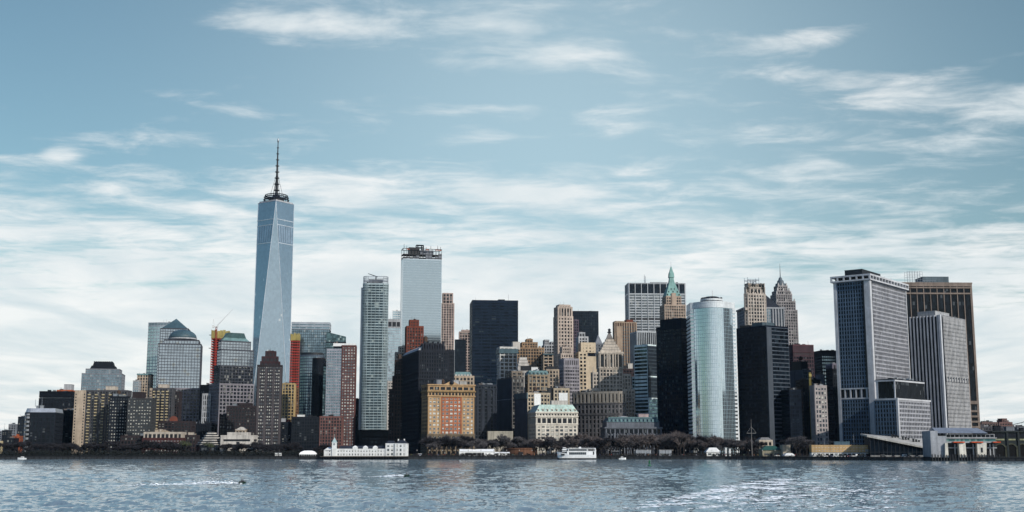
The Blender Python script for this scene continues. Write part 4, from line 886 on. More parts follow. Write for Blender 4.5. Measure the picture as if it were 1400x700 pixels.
B = Bld('office_building', 'tan and white building with dark roof clutter behind the white mansard block', 'office building', 757, 778, 532, 1200, 8, 22)
B.main(stone((.40, .34, .26)), g_win, (3.7, 3.0, 1.4, 1.5, .4, .3)); B.m('white_front', WHITE).box(B.x(764, 540), B.x(776, 540), -.7, -.3, B.z(556), B.z(537)); B.clutter(1, B.W-1, 2, 14, B.h, 5, .8); B.plant(-5, -.5, 2, 10, 0, B.h+1, DARKM); B.done()
# --- white stone block with mansard
B = Bld('office_building', 'white stone office block with pale green mansard roof on the park edge', 'office building', 733, 789.5, 564, 1150, 9, S=723)
wh = stone((.58, .54, .47)); W_ = B.W; wi = dict(f='FL', n=100, p=.75, m=DARKM); za = B.z(580.5); zb = B.z(570)
B.block(0, W_, 0, B.D, 0, za, wh, None, (3.6, W_/9, 1.5, 1.5, .4, .3), win=wi, cap=False, faces='FL'); B.m('wall', wh).box(0, W_, 0, B.D, 0, za)
B.m('cornice', wh).box(-.8, W_+.8, -.9, B.D+.3, za, za+.8)
B.block(0, W_, 0, B.D, za+.8, zb, wh, g_win, (zb-za-.8, W_/9, 1.6, 1.4, .45, .4), cap=False); B.m('cornice', wh).box(-1, W_+1, -1.1, B.D+.3, zb, zb+.9)
B.block(0, W_, 0, B.D, zb+.9, B.h, wh, g_win, (3.4, W_/14, 1.1, 1.1, .35, .3)); B.m('cornice', wh).box(-.8, W_+.8, -.9, B.D+.3, B.h-.5, B.h+.5)
B.m('mansard_roof', stone((.42, .52, .47), .7)).frus(-.4, W_+.4, -.4, B.D, B.h+.5, B.z(553), 4.2)
for i in range(9): x = W_*(i+.5)/9; B.m('dormer', wh).box(x-.9, x+.9, .3, 4, B.h+.6, B.h+3.6); B.m('dormer_window', DARKM).box(x-.5, x+.5, .2, .4, B.h+1.2, B.h+3.0)
B.plant(B.x(756, 550), B.x(778, 550), 7, 15, B.z(553), B.z(547.5), PALE); B.done()

# --- slender cream tower
B = Bld('stone_tower', 'slender cream stone tower with fluted crown, second tallest of the old stone towers', 'skyscraper', 762.5, 783, 420, 1430, 14, S=760.5)
cr = stone((.46, .39, .335)); st = (3.8, 3.4, 1.9, 1.9, .5, .3); B.block(0, B.W, 0, 18, 0, B.z(433), cr, g_win, st); B.block(.6, B.W-.6, .6, 17, B.z(433), B.h, cr, g_win, (9, 3.2, 1.9, 1.5, .6, .3)); B.block(2.4, B.W-2.4, 2, 15, B.h, B.z(417), cr, g_win, (4, 3, 1.6, 1.3, .4, .3)); B.done()
B = Bld('stone_tower', 'cream stepped block with a bullet-shaped top attached to the slender cream tower', 'office building', 767, 783, 484, 1400, 12, 14)
B.main(cr, g_win, (3.6, 2.6, 1.3, 1.5, .5, .3)); B.block(2, B.W-1.5, 1, 12, B.h, B.z(475), cr, g_win, (4, 2.6, 1.2, 1.4, .5, .3)); B.done()
B = Bld('office_block', 'grey-mauve modern block with even window bands at the foot of the cream tower', 'office building', 771, 792, 500, 1370, 18, S=764)
mv = stone((.30, .28, .29)); B.main(mv, g_win, (3.9, 2.0, .7, 1.7, .3, .35), z1=B.z(500)); B.block(.3, B.W-.3, .3, B.D-1, B.h, B.z(491), mv, DARKM, (7, 2.2, 1.0, 1.2, .4, .3)); B.done()
B = Bld('office_tower', 'plain dark navy box tower right of the slender cream tower', 'skyscraper', 783.5, 818, 426, 1740, 3, 34)
B.main(NAVY, g_navy, (4, 2.6, .25, .5, .2, .15)); B.done()
B = Bld('office_tower', 'thin mauve latticed tower wing between the cream tower and the navy box tower', 'office building', 783, 791, 438, 1640, 4, 22); B.main(stone((.16, .12, .14)), g_dark, (3.9, 2.4, .7, 1, .3, .3)); B.done()
B = Bld('stone_tower', 'pale grey-white stone block in front of the navy box tower', 'office building', 791, 804, 461, 1560, 6, 20)
B.main(stone((.46, .46, .46)), g_win, (3.8, 3.6, 1.9, 1.5, .4, .3)); B.block(1, B.W*.7, 2, 14, B.h, B.z(455), LGREY, DARKM, (5, 4, 1.4, 1.4, .3, .2)); B.clutter(1, B.W-1, 2, 10, B.h, 2, .6); B.done()
B = Bld('stone_building', 'cream building with a broad blank sunlit wall left of the limestone tower', 'office building', 791, 819, 482, 1440, 8, 24)
cb = stone((.52, .44, .33), streak=.15); B.block(0, B.W*.42, 0, 24, 0, B.h, cb, g_win, (4.1, 3.8, 2.2, 2.0, .35, .3)); B.m('blank_wall', cb).box(B.W*.42+.02, B.W, -.2, 24, 0, B.z(487)); B.block(B.W*.15, B.W*.85, 3, 20, B.h, B.z(469), cb, g_win, (4.5, 4, 2.6, 2.4, .35, .3)); B.done()
B = Bld('stone_tower', 'small grey pyramid-topped stone turret behind the limestone tower', 'office building', 814, 824, 470, 1500, 6, 12)
B.main(GREY, g_win, (3.8, 3.2, 1.6, 1.6, .3, .3)); B.m('pyramid_roof', GREY).frus(0, B.W, 0, 12, B.h+.3, B.z(457), B.W*.48, 5.7); B.done()

# --- limestone tower with curved base
B = Bld('stone_tower', 'ornate limestone tower with a stepped pyramid top above a long curved base', 'skyscraper', 819.5, 851, 482, 1265, 8, S=816)
lm = LIME; W_ = B.W; st = (3.7, 3.1, 1.45, 1.5, .4, .25); z1 = B.z(504)
B.main(lm, g_win, st, z1=z1, cap=False); B.m('cornice', lm).box(-.8, W_+.8, -.9, B.D+.3, z1, z1+1); B.block(0, W_, 0, B.D, z1+1, B.h, lm, g_win, (B.h-z1-1, W_/5.5, 1.4, 2.2, .9, .8)); B.m('cornice', lm).box(-1.2, W_+1.2, -1.3, B.D+.6, B.h-1, B.h+.6)
for i in range(6): B.m('column', lm).lathe(W_*(.2+i*.12), -.75, [(.75, z1+1.2), (.6, B.h-1.2)], 8)
for k in range(5):
    q = .05+.066*k; za = B.h+.6+k*2.9; B.m('stepped_roof', lm).frus(W_*q, W_*(1-q), B.D*q, B.D*(1-q), za+.002*k, za+2.2, .2); B.m('stepped_roof', stone((.30, .27, .23))).frus(W_*(q+.01), W_*(1-q-.01), B.D*(q+.01), B.D*(1-q-.01), za+2.2, za+2.9, .8)
zk = B.h+.6+5*2.9; B.m('pyramid_roof', stone((.22, .20, .18))).frus(W_*.36, W_*.64, B.D*.36, B.D*.64, zk, B.z(454), W_*.10, B.D*.10)
M = MB(); cx, cy = W_*.5, B.D*.5; M.lathe(cx, cy, [(2.2, B.z(454)), (2.4, B.z(453)), (1.3, B.z(452.5)), (1.3, B.z(450.5)), (1.8, B.z(450)), (.9, B.z(448.6)), (.1, B.z(448))], 10); M.build('finial', DARKM, B.e)
for (a, c, t, tt) in ((811, 820, 510, 508), (850, 863, 512, 510)):
    xa, xb = B.x(a, t), B.x(c, t); B.block(xa, xb, 2, B.D-2, 0, B.z(t), lm, g_win, st)
    B.m('obelisk', lm).frus(xa, xa+1.6, 2, 3.6, B.z(t)+1, B.z(t-9), .6)
B.block(B.x(806, 530), B.x(868, 530), 1, B.D-1.5, 0, B.z(533), lm, g_win, st); B.done()
B = Bld('stone_building', 'long curved limestone base building wrapping below the ornate tower', 'office building', 786, 856, 537, 1225, 0, 40)
n = 14; W_ = B.W; pts = [(W_*i/n, 26*(1-i/n)**1.6+(3*max(0, i/n-.85)/.15)) for i in range(n+1)]+[(W_, 40), (0, 40)]
cl = stone((.19, .175, .165)); ed = list(range(n+1))+[n+2]; za, zb = B.z(567), B.z(552)
B.poly(pts, 0, za, cl, g_win, (4.0, 2.8, 1.3, 1.6, .4, .25), edges=ed, cap=False); B.poly([(x, y-.7) for x, y in pts], za, za+1.3, cl, cl, (9, 90, .1, 1, .1, .2), edges=ed, part='cornice', core='cornice', cap=False)
B.poly(pts, za+1.3, zb, cl, g_win, (4.0, 2.8, 1.2, 1.6, .4, .25), edges=ed, cap=False); B.poly([(x, y-.6) for x, y in pts], zb, zb+1.2, cl, cl, (9, 90, .1, 1, .1, .2), edges=ed, part='cornice', core='cornice', cap=False)
B.poly(pts, zb+1.2, B.h, stone((.33, .295, .25)), g_win, (7.5, 2.8, 1.5, 1.4, .7, .4), edges=ed, para=1.6); B.clutter(8, 26, 20, 38, B.h, 7, .9); B.done()
B = Bld('stone_tower', 'tan tower with vertical brown window stripes behind the limestone tower', 'office building', 840, 870, 441, 1520, 12, S=838)
tt = stone((.34, .265, .20)); B.main(tt, stone((.12, .075, .055)), (60, 2.9, 1.4, .6, .5, .2)); M = B.m('glazing', PANE)
for k in range(int(B.h/3.8)):
    for i in range(int(B.W/2.9)): M.box(i*B.W/int(B.W/2.9)+.75, (i+1)*B.W/int(B.W/2.9)-.75, -.1, .05, k*3.8+1, k*3.8+3)
B.m('shoulder', tt).box(B.W*.08, B.W*.36, -.9, 2, 0, B.z(446)); B.plant(B.W*.6, B.W*.9, 4, 14, B.h, B.z(436.5), BRICK); B.plant(3, B.W*.5, 4, 14, B.h, B.h+2.2, TAN); B.done()
B = Bld('office_block', 'dark brown block with a white roof hut left of the striped teal block', 'office building', 852, 868, 505, 1390, 6, 22)
B.main(stone((.075, .05, .048)), g_win, (3.6, 3, 1.4, 1.5, .3, .25)); B.plant(B.W*.45, B.W*.85, 2, 9, B.h, B.z(497), PALE); B.plant(0.5, B.W*.4, 2, 9, B.h, B.z(500), DARKM); B.done()

# --- silver grid slab
B = Bld('office_tower', 'broad silver slab tower with thin vertical columns behind the green spire', 'skyscraper', 859.5, 936.5, 387, 1800, 3, 34)
gs = stone((.46, .47, .48), .4, metal=.4, streak=.1); W_ = B.W; g_ch = glass((.10, .12, .135), metal=.5, rough=.2, blind=.12, blindc=(.25, .26, .26), fh=4.0, bw=2.0, var=.4)
B.block(0, W_, 0, 34, 0, B.z(402), gs, g_ch, (4.0, W_/9, .9, 1.5, 1.1, .3)); B.block(0, W_, 0, 34, B.z(402), B.h, gs, g_navy, (30, W_/9, .9, 1.2, 1.1, .3), para=.5)
B.m('dark_floor', DARKM).box(.2, W_-.2, -.34, 0, B.z(437.5), B.z(434.5)); B.plant(W_*.4, W_*.7, 6, 26, B.h-1, B.h+2.2, LGREY); B.mast(W_*.29, 5, B.h, 14, .6); B.mast(W_*.31, 6, B.h, 12, .5); B.done()
# --- green-spired tower
B = Bld('stone_tower', 'tan setback tower topped by a steep pale green copper pyramid and spire', 'skyscraper', 908.5, 937, 417, 1640, 7, 26)
tk = stone((.42, .34, .275)); W_ = B.W; st = (3.8, 2.9, 1.4, 1.5, .4, .3); B.main(tk, g_win, st); xa, xb = B.x(911.5, 410), B.x(932, 410); d0 = 3; d1 = 3+(xb-xa)
B.block(xa, xb, d0, d1, B.h, B.z(405), tk, g_win, st); cp = stone((.22, .35, .32), .7); xm = (xa+xb)/2; ym = (d0+d1)/2
def sq(h_, z): return [(xm-h_, ym-h_, z), (xm+h_, ym-h_, z), (xm+h_, ym+h_, z), (xm-h_, ym+h_, z)]
M = MB(); hw = (xb-xa)/2; M.loft([sq(hw+.4, B.z(404.8)), sq(hw*.8, B.z(398)), sq(hw*.5, B.z(389)), sq(hw*.33, B.z(383.5)), sq(hw*.26, B.z(378)), sq(hw*.34, B.z(377.5)), sq(hw*.30, B.z(372)), sq(hw*.2, B.z(369)), sq(hw*.06, B.z(362.5))]); M.build('copper_roof', cp, B.e)
for k, (zz, fr) in enumerate(((403, .78), (399, .58), (395, .42))):
    for i in range(3-(k > 1)): B.m('dormer', DARKM).box(xm+(i-1+.5*(k > 1))*hw*fr-.55, xm+(i-1+.5*(k > 1))*hw*fr+.55, ym-hw*(fr+.26)-.3, ym-hw*(fr-.1), B.z(zz), B.z(zz-1.9))
B.m('bay', tk).box(xm-3, xm+3, d0-1.2, d0, B.h-6, B.z(400)); B.mast(xm, ym, B.z(363), 8, .25); B.done()

# --- stepped teal striped office block
B = Bld('office_block', 'stepped office block of teal glass stripes and white bands', 'office building', 885, 905, 472, 1260, 42, S=867)
D_ = B.D; wb = stone((.60, .68, .68), .5); st = (3.75, 60, .4, 1.25, .3, .45); g_2b = glass((.14, .23, .245), metal=.8, rough=.15, blind=.1, blindc=(.22, .3, .3), fh=3.75, bw=3, var=.6)
B.block(0, B.W, 0, D_, 0, B.h, wb, g_2b, st, faces='L'); B.block(.0, B.W+.1, -.35, D_, 0, B.h-.2, stone((.055, .07, .08), .5), g_navy, (3.75, 60, .4, 1.2, .3, .35), faces='F', cap=False, part='dark_wall', core='dark_glazing')
dy = B.y(864, 515); B.block(.05, B.W*.9, .1, dy, 0, B.z(515), wb, g_2b, st, faces='L'); dy2 = B.y(852, 545); B.block(-.5, B.W*.9, -1, dy2, 0, B.z(545), wb, g_2b, st, faces='FL')
B.clutter(2, B.W-2, 4, D_-4, B.h, 3, .8, mats=[WHITE, LGREY, DARKM]); B.done()
B = Bld('office_tower', 'vertically ribbed grey block behind the stepped teal striped block', 'office building', 871, 904, 454, 1400, 14, 24)
B.main(stone((.40, .42, .43), .5), g_navy, (60, 2.3, .8, .5, .7, .3)); B.plant(B.W*.45, B.W*.95, 2, 8, B.h-9, B.h-7, WHITE); B.done()
B = Bld('custom_house', 'low grey beaux-arts hall with a long green mansard roof by the park', 'civic building', 828, 904, 585, 1190, 6, S=822)
cg = stone((.16, .165, .175)); W_ = B.W; B.main(cg, g_dark, (5.5, 4, 1.4, 1.7, .7, .5)); B.m('cornice', cg).box(-1.2, W_+1.2, -1.4, B.D+.4, B.h-.6, B.h+.9)  # grey darkened to carry the shade over the hall
M = B.m('column', cg)
for i in range(17): M.lathe(W_*(i+.5)/17, -1.1, [(.7, 0), (.55, B.z(592))], 8)
B.m('attic', cg).box(1.4, W_-1.4, 1.3, B.D-1, B.h+.9, B.z(577)); B.m('mansard_roof', DCOP).frus(1, W_-1, 1, B.D-1, B.z(577), B.z(571), 2.6); M = B.m('roof_crest', COPPER); M.box(3.4, W_-3.4, 3.2, 4, B.z(571), B.z(570))
for i in range(13): B.m('dormer', COPPER).box(3+i*W_/14, 4.6+i*W_/14, .7, 3, B.z(576.8), B.z(572.8))
B.m('skylight', LGREY).lathe(W_*.36, 12, [(6, B.z(571)), (5, B.z(569.5)), (2, B.z(568.5)), (.1, B.z(568.2))], 14); B.plant(W_*.62, W_*.8, 6, 14, B.z(571)-.5, B.z(566), stone((.42, .34, .33))); B.done()
# --- black tower
B = Bld('office_tower', 'tall black glass tower left of the curved mirrored tower', 'skyscraper', 931, 945.5, 436, 1205, 42, S=902.5)
bl = stone((.012, .02, .032), .5, spec=.06); g_bk = glass((.002, .007, .016), spec=.15, rough=.15, blind=.1, blindc=(.03, .045, .06), fh=3.9, bw=2.4, var=.6)
B.block(0, B.W, 0, B.D, 0, B.z(447.5), bl, g_bk, (3.9, 2.4, .45, 1.3, .2, .2)); B.block(-.05, B.W+.05, -.05, B.D+.05, B.z(447.5), B.h, bl, bl, (20, 6, .2, .3, .15, .1)); B.block(.5, B.W-.5, B.D, B.D+6, 0, B.z(446), bl, g_bk, (3.9, 2.4, .45, 1.3, .2, .2)); B.clutter(2, B.W-2, 4, B.D-4, B.h, 2, .6); B.done()

# --- curved mirrored tower
B = Bld('glass_tower', 'curved mirrored glass tower with white striped corners and a round roof drum', 'skyscraper', 944, 1005, 422, 1160, 0, 38)
n = 22; W_ = B.W; pts = []
for i in range(n+1):
    t = -1+2*i/n; pts.append((W_*(.07+.86*i/n), -12.5*(1-t*t)+0))
g17 = glass((.53, .61, .67), metal=.9, rough=.10, blind=.0, fh=3.6, bw=1.6, var=.07, tilt=.004, blot=.05)
ww = stone((.56, .58, .58), .45, metal=.1, streak=.1); foot = [(0, 1.5)]+pts+[(W_, 1.5), (W_, 26), (W_*.6, 38), (W_*.4, 38), (0, 26)]
B.poly(foot, 0, B.h, stone((.36, .46, .49), .4, metal=.4, streak=0), g17, (3.6, 30, .1, .24, .12, .08), edges=list(range(1, n+1)), cap=False)
B.poly(foot, 0, B.h, ww, None, (3.6, 30, 0, 1.9, .2, .5), edges=[0, n+6], part='striped_corner', cap=False); B.flush('striped_corner')
B.poly(foot, 0, B.h, ww, None, (3.6, 30, 0, 1.9, .2, .5), edges=[n+1, n+2], part='striped_corner', cap=False); B.flush('striped_corner')
B.poly([(x, y-.12) for x, y in foot], B.h-.1, B.z(415), ww, ww, (20, 30, .1, .3, .1, .12), part='crown_band', core='crown_band')
M = MB(); cx, cy = W_*.52, 11; z0 = B.z(415); rr = (B.x(991, 410)-B.x(960, 410))/2
M.lathe(cx, cy, [(rr*1.08, z0-.3), (rr*1.08, z0+1.2), (rr*.82, z0+1.3), (rr*.82, z0+3.2), (rr, z0+3.5), (rr, B.z(407.6)), (rr*.9, B.z(407.4))], 32); M.build('roof_drum', ww, B.e)
M = MB(); M.lathe(cx, cy, [(rr*.86, B.z(407.4)), (rr*.8, B.z(406)), (rr*.6, B.z(404.5)), (rr*.5, B.z(404))], 24)
for j in range(18): M.box(cx+rr*.9*cos(j)-.5, cx+rr*.9*cos(j)+.5, cy+rr*.9*sin(j)-.5, cy+rr*.9*sin(j)+.5, B.z(407.4), B.z(405.4)+.01*j)
for j in range(12): M.box(cx+rr*1.0*cos(j*.52)-1, cx+rr*1.0*cos(j*.52)+1, cy+rr*sin(j*.52)-1, cy+rr*sin(j*.52)+1, z0+1.2, z0+2.6+.01*j)
M.build('roof_machinery', DARKM, B.e); B.mast(cx+1, cy, B.z(404.5), 7, .5, mat=WHITE); B.done()

# --- dark tower with banded face
B = Bld('office_tower', 'black office tower with thin pale bands on its right face, right of the mirrored tower', 'office building', 1047, 1077, 446, 1150, 34, S=1007)
g_b2 = glass((.006, .009, .014), spec=.16, rough=.15, blind=.12, blindc=(.016, .024, .034), fh=3.8, bw=2.4, var=.5)
B.block(0, B.W, 0, B.D, 0, B.h, bl, g_b2, (3.8, 1.6, .3, 1.1, .25, .2), faces='L'); B.block(.01, B.W, -.4, B.D-.3, 0, B.h-.2, stone((.10, .115, .13), .5), g_b2, (3.8, 80, .3, .95, .2, .35), faces='FR', cap=False, part='band', core='banded_glazing')
B.m('corner_shaft', stone((.09, .10, .11), .4, spec=.5)).box(.1, B.W*.22, -.9, -.35, 0, B.h-1); B.plant(B.W*.05, B.W*.6, 6, 20, B.h, B.z(440), stone((.10, .13, .14))); B.plant(2, B.W*.5, 24, B.D-3, B.h, B.h+3, DARKM); B.clutter(2, B.W-2, 6, B.D-3, B.h, 4, .7); B.done()
# --- cream octagonal-topped tower
B = Bld('stone_tower', 'cream stone tower with chamfered top and an open steel frame on its roof', 'skyscraper', 1019, 1048, 402, 1520, 12, S=1016)
c20 = stone((.47, .42, .37)); W_ = B.W; D_ = min(B.D, 30)
def cham(i, c): return [(i+c, i), (W_-i-c, i), (W_-i, i+c), (W_-i, D_-i-c), (W_-i-c, D_-i), (i+c, D_-i), (i, D_-i-c), (i, i+c)]
B.poly(cham(0, 3), 0, B.h, c20, g_win, (4.0, 3.4, 1.7, 1.6, .5, .25)); B.poly(cham(1.6, 5), B.h, B.z(393), c20, g_win, (8.2, 4, 1.8, 2, .6, .4)); B.poly(cham(3.4, 6), B.z(393), B.z(388), stone((.36, .31, .26)), g_win, (5, 3.4, 1.4, 1.2, .5, .3))
for i in range(7): B.m('balustrade', c20).box(W_*.1+i*W_*.12, W_*.1+i*W_*.12+1.3, .2, 1.3, B.h+.5, B.h+2.6)
B.m('cornice', c20).box(-1, B.x(1012, 421) if False else 2.5, -.6, 6, B.z(424), B.z(420.5))
M = MB(); xa, xb = W_*.24, W_*.78; z0, z1 = B.z(388)-.3, B.z(377.5)
for yy in (8, 18):
    for i in range(5): x = xa+(xb-xa)*i/4; M.tube((x, yy, z0), (x, yy, z1 if i in (0, 4) else z1-3), .3, n=4)
    for zz in (z0+2.5, z0+6, z1-3): M.tube((xa, yy, zz), (xb, yy, zz), .25, n=4)
    M.tube((xa, yy, z0), (xb, yy, z1-3), .18, n=4); M.tube((xb, yy, z0), (xa, yy, z1-3), .18, n=4)
M.build('roof_frame', ALU, B.e); B.done()
B = Bld('office_tower', 'grey columned tower with a dark sloping roof between the cream tower and the needle-topped tower', 'skyscraper', 1018, 1072, 421, 1610, 4, 40)
gc = stone((.34, .345, .35)); W_ = B.W; B.main(gc, g_blue, (4, 3.6, .9, .9, .4, .3)); B.m('cornice', gc).box(-1.5, W_+1.5, -1.6, 40.4, B.h-.9, B.h+1.1)
for i in range(5): B.m('column', gc).lathe(W_*.70+i*W_*.07, -1.2, [(1.1, 0), (1.1, B.h-1)], 8)
x0, x1, xr = B.x(1044, 415), B.x(1068.5, 418), B.x(1052, 402); zt = B.z(401); M = MB(); M.hexa([(x0, 2, B.h+1.1), (x1, 2, B.h+1.1), (x1, 36, B.h+1.1), (x0, 36, B.h+1.1), (x0+3, 17, zt), (xr, 17, zt), (xr, 21, zt), (x0+3, 21, zt)]); M.build('sloping_roof', stone((.03, .036, .045), .7), B.e); B.done()
# --- needle-topped setback tower
B = Bld('stone_tower', 'grey-brown setback skyscraper ending in a fine needle, on the right', 'skyscraper', 1061, 1090, 424, 1770, 8, 34)
s70 = stone((.30, .275, .265)); W_ = B.W; st = (4.0, 3.2, 1.5, 1.5, .5, .3); B.main(s70, g_win, st)
for k, (a, c, t) in enumerate(((1062, 1088, 412), (1062.5, 1084, 402), (1064, 1082, 397), (1066, 1079, 390))):
    xa, xb = B.x(a, t), B.x(c, t); lo = B.h if k == 0 else zprev; zprev = B.z(t); B.block(xa, xb, 2+2*k, 30-2*k, lo, zprev, s70, g_win, st)
    for q in (xa, (xa+xb)/2-1.2, xb-2.4): B.m('pinnacle', stone((.42, .40, .38))).frus(q, q+2.4, 1.4+2*k, 4+2*k, zprev, zprev+5, .8)
xm = B.x(1072.3, 385); M = MB(); M.lathe(xm, 16, [(8.2, B.z(390)), (7.6, B.z(386)), (5.2, B.z(385)), (4.8, B.z(382)), (3, B.z(380.5)), (2.4, B.z(378)), (.7, B.z(376.5)), (.45, B.z(368)), (.12, B.z(357.5))], 12); M.build('spire', stone((.13, .15, .16), .5), B.e); B.done()
# --- maroon tower and its low neighbours
B = Bld('office_tower', 'maroon granite office tower with a plain top band right of the black banded tower', 'office building', 1084, 1112, 472, 1360, 14, S=1077)
mr = stone((.085, .05, .055)); B.main(mr, g_dark, (4, 2.6, 1.2, 1.7, .3, .25), z1=B.z(486)); B.block(0, B.W, 0, B.D, B.z(486), B.z(481.5), mr, DARKM, (10, 2.6, 1.1, .5, .3, .25), cap=False); B.block(0, B.W, 0, B.D, B.z(481.5), B.h, stone((.14, .07, .075)), mr, (20, 60, .5, .5, .3, .25)); B.done()
B = Bld('office_building', 'grey building with a large blank side wall below the maroon tower', 'office building', 1097.5, 1109, 507, 1190, 26, S=1079)
gw = stone((.13, .145, .16)); B.main(gw, g_dark, (3.5, 2.4, .9, 1.3, .3, .25), faces='F'); B.m('blank_wall', gw).box(-.3, 0, -.3, B.D, 0, B.h+.8); B.plant(1, B.W-1, 4, 18, B.h, B.z(494), DARKM); B.tank(B.W*.5, 9, B.z(494), 2, 2.5); B.done()
B = Bld('office_block', 'small black glass block in front of the blank grey side wall', 'office building', 1079, 1095, 534, 1140, 10, 24); B.main(bl, g_b2, (3.6, 2.4, .4, 1.1, .25, .2)); B.clutter(1, B.W-1, 2, 14, B.h, 2, .6); B.done()
B = Bld('office_block', 'slim dark block carrying the yellow hoist mast', 'office building', 1097.5, 1112, 520, 1165, 6, 20); B.main(DK, g_dark, (3.6, 2.2, .6, 1.2, .25, .2), z1=B.z(520)); B.clutter(1, B.W-1, 2, 12, B.h, 3, .7); B.done()
hx = xat(1107, 1150, 82); e = empty('construction_hoist', 'tall yellow construction hoist mast climbing the slim dark block', 'hoist', (hx, 1150, G))
M = MB(); z0, z1 = zat(584, 1150)-G, zat(509, 1150)-G
for i in range(30):
    za, zb = z1*i/30, z1*(i+1)/30
    for sx in (-.6, .6):
        M.tube((sx, 0, za), (sx, 0, zb), .34, n=4); M.tube((sx, 1.2, za), (sx, 1.2, zb), .34, n=4)
    M.tube((-.6, 0, za), (.6, 0, zb), .1, n=3); M.box(-.6, .6, -.1, .1, zb-.2, zb)
M.build('mast', YEL, e)
for q in (.98, .80, .60, .36): 
    M = MB(); M.box(-1.2, 1.2, -1.7, -.2, z1*q-2.6, z1*q); M.build('hoist_car', YEL, e)
B = Bld('office_building', 'pale pinkish office building with a regular window grid, left of the big grey tower', 'office building', 1113.5, 1130, 528, 1135, 18, S=1110)
pg = stone((.36, .325, .31)); B.main(pg, None, (4.3, 3.3, 1.1, 1.5, .35, .3), win=dict(f='F', n=90, p=.6, m=GREY), faces='FL'); B.m('wall', pg).box(0, B.W, 0, B.D, 0, B.h-.3); B.clutter(1, B.W-1, 2, 10, B.h, 3, .7); B.done()
B = Bld('office_block', 'dark block with roof machinery above the pale pinkish office building', 'office building', 1110, 1122, 520, 1230, 6, 20); B.main(DK2, g_dark, (3.6, 2.6, .8, 1.2, .25, .2)); B.clutter(.5, B.W-.5, 2, 12, B.h, 4, .8); B.plant(B.W, B.W+5, 3, 14, 0, B.h+6, GREY); B.done()
B = Bld('office_tower', 'dark grey glass tower peeking out left of the big grey gridded tower', 'office building', 1123, 1148, 480, 1380, 10, 28)
B.block(0, B.W, 0, 28, 0, B.z(485), DK2, g_blue, (3.9, 2.6, .6, 1.5, .25, .3)); B.block(0, B.W, 0, 28, B.z(485), B.h, DK, DK, (9, 30, .3, .3, .1, .1)); B.done()
B = Bld('office_tower', 'dim mauve slab with a pale cap hugging the left side of the big grey tower', 'office building', 1138, 1152, 498, 1300, 4, 22); B.main(DK2, g_dark, (3.7, 2.6, .9, 1.4, .25, .2), z1=B.z(504)); B.block(0, B.W, 0, 22, B.z(504), B.h, stone((.25, .22, .25)), DARKM, (6, 3, 1.4, 1.2, .3, .25)); B.done()

# --- big grey gridded tower with lower wing
B = Bld('office_tower', 'big grey gridded tower with a white corner pier and overhanging open top storey', 'skyscraper', 1187, 1237, 383, 1115, 52, S=1141)
W_, D_ = B.W, B.D; wp = stone((.46, .465, .475), .6, streak=.15); gl_ = stone((.12, .165, .21), .7); gr_ = stone((.335, .335, .35), .7)  # two tones for one grid: shade and sun put into the colour
z_a, z_b = B.z(545), B.z(530)
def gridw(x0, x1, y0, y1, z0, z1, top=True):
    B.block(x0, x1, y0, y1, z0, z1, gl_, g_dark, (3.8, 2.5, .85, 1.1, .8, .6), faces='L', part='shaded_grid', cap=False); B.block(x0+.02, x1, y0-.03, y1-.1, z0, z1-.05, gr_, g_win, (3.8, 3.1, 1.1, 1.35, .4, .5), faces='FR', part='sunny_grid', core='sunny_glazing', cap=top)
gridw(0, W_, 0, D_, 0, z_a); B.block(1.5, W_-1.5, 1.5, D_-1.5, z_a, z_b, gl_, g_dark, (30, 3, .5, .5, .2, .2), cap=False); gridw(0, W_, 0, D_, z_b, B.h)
for zz in (z_a, z_b-1): B.m('belt', wp).box(-1.0, W_+.6, -1.0, D_+.6, zz, zz+1.2)
M = B.m('belt_column', wp)
for i in range(7): y = (D_-1.4)*i/6; M.box(-.8, .5, y, y+1.3, z_a+1.2, z_b-1)
for i in range(8): x = (W_-1.4)*i/7; M.box(x+.8, x+1.9, -.8, .5, z_a+1.2, z_b-1)
M = B.m('corner_pier', wp); M.box(-1.6, 2.6, -1.9, -.9, 0, B.h); M.box(-1.7, -.9, -.899, 3.8, 0, B.h); M.box(-1.3, -.6, D_-2, D_+.9, 0, B.h); M.box(W_-1, W_+.7, -1.2, -.4, z_b+.3, B.h)
B.m('reveal_shade', DARKM).box(-1.0, -.9, 3.9, 6.0, z_b+.3, B.h); B.m('reveal_shade', DARKM).box(2.7, 6.0, -1.0, -.7, z_b+.3, B.h)  # thin dark sheets over the grid stand for shade in deep reveals
zt = B.z(374.5); M = B.m('crown_frame', wp)                            # overhanging open storey
for zz, hh in ((B.h, 1.3), (zt-1.6, 1.6)): M.box(-3, W_+3, -3.2, D_+3, zz+.01, zz+hh)
n1, n2 = 6, 13
for i in range(n1+1): y = -3+(D_+4.6)*i/n1; M.box(-2.98, -1.2, y+.02, y+1.4, B.h+1.31, zt-1.61)
for i in range(1, n2+1): x = -3+(W_+4.6)*i/n2; M.box(x, x+1.2, -3.18, -1.4, B.h+1.31, zt-1.61)
B.m('crown_wall', DARKM).box(.5, W_-.5, .5, D_-.5, B.h+1.3, zt-1.6); B.plant(6, W_*.55, 8, D_-8, zt, B.z(366), DARKM); B.plant(W_*.55, W_*.75, 10, D_-12, zt, B.z(368), stone((.2, .17, .17)))
for i in range(8): B.mast(W_*(.25+.09*i), 2+B.rng.random()*4, zt, 2+3*B.rng.random(), .2)
B.done()
B = Bld('office_block', 'lower gridded wing with a glazed dark upper storey joined right of the big grey tower', 'office building', 1226.5, 1270.5, 545, 1040, 48, S=1195)
W_, D_ = B.W, B.D; gridw(0, W_, 0, D_, 0, B.h-1); B.m('belt', wp).box(-1, W_+1, -1, D_+1, B.h-1, B.h+.4); zt = B.z(519)
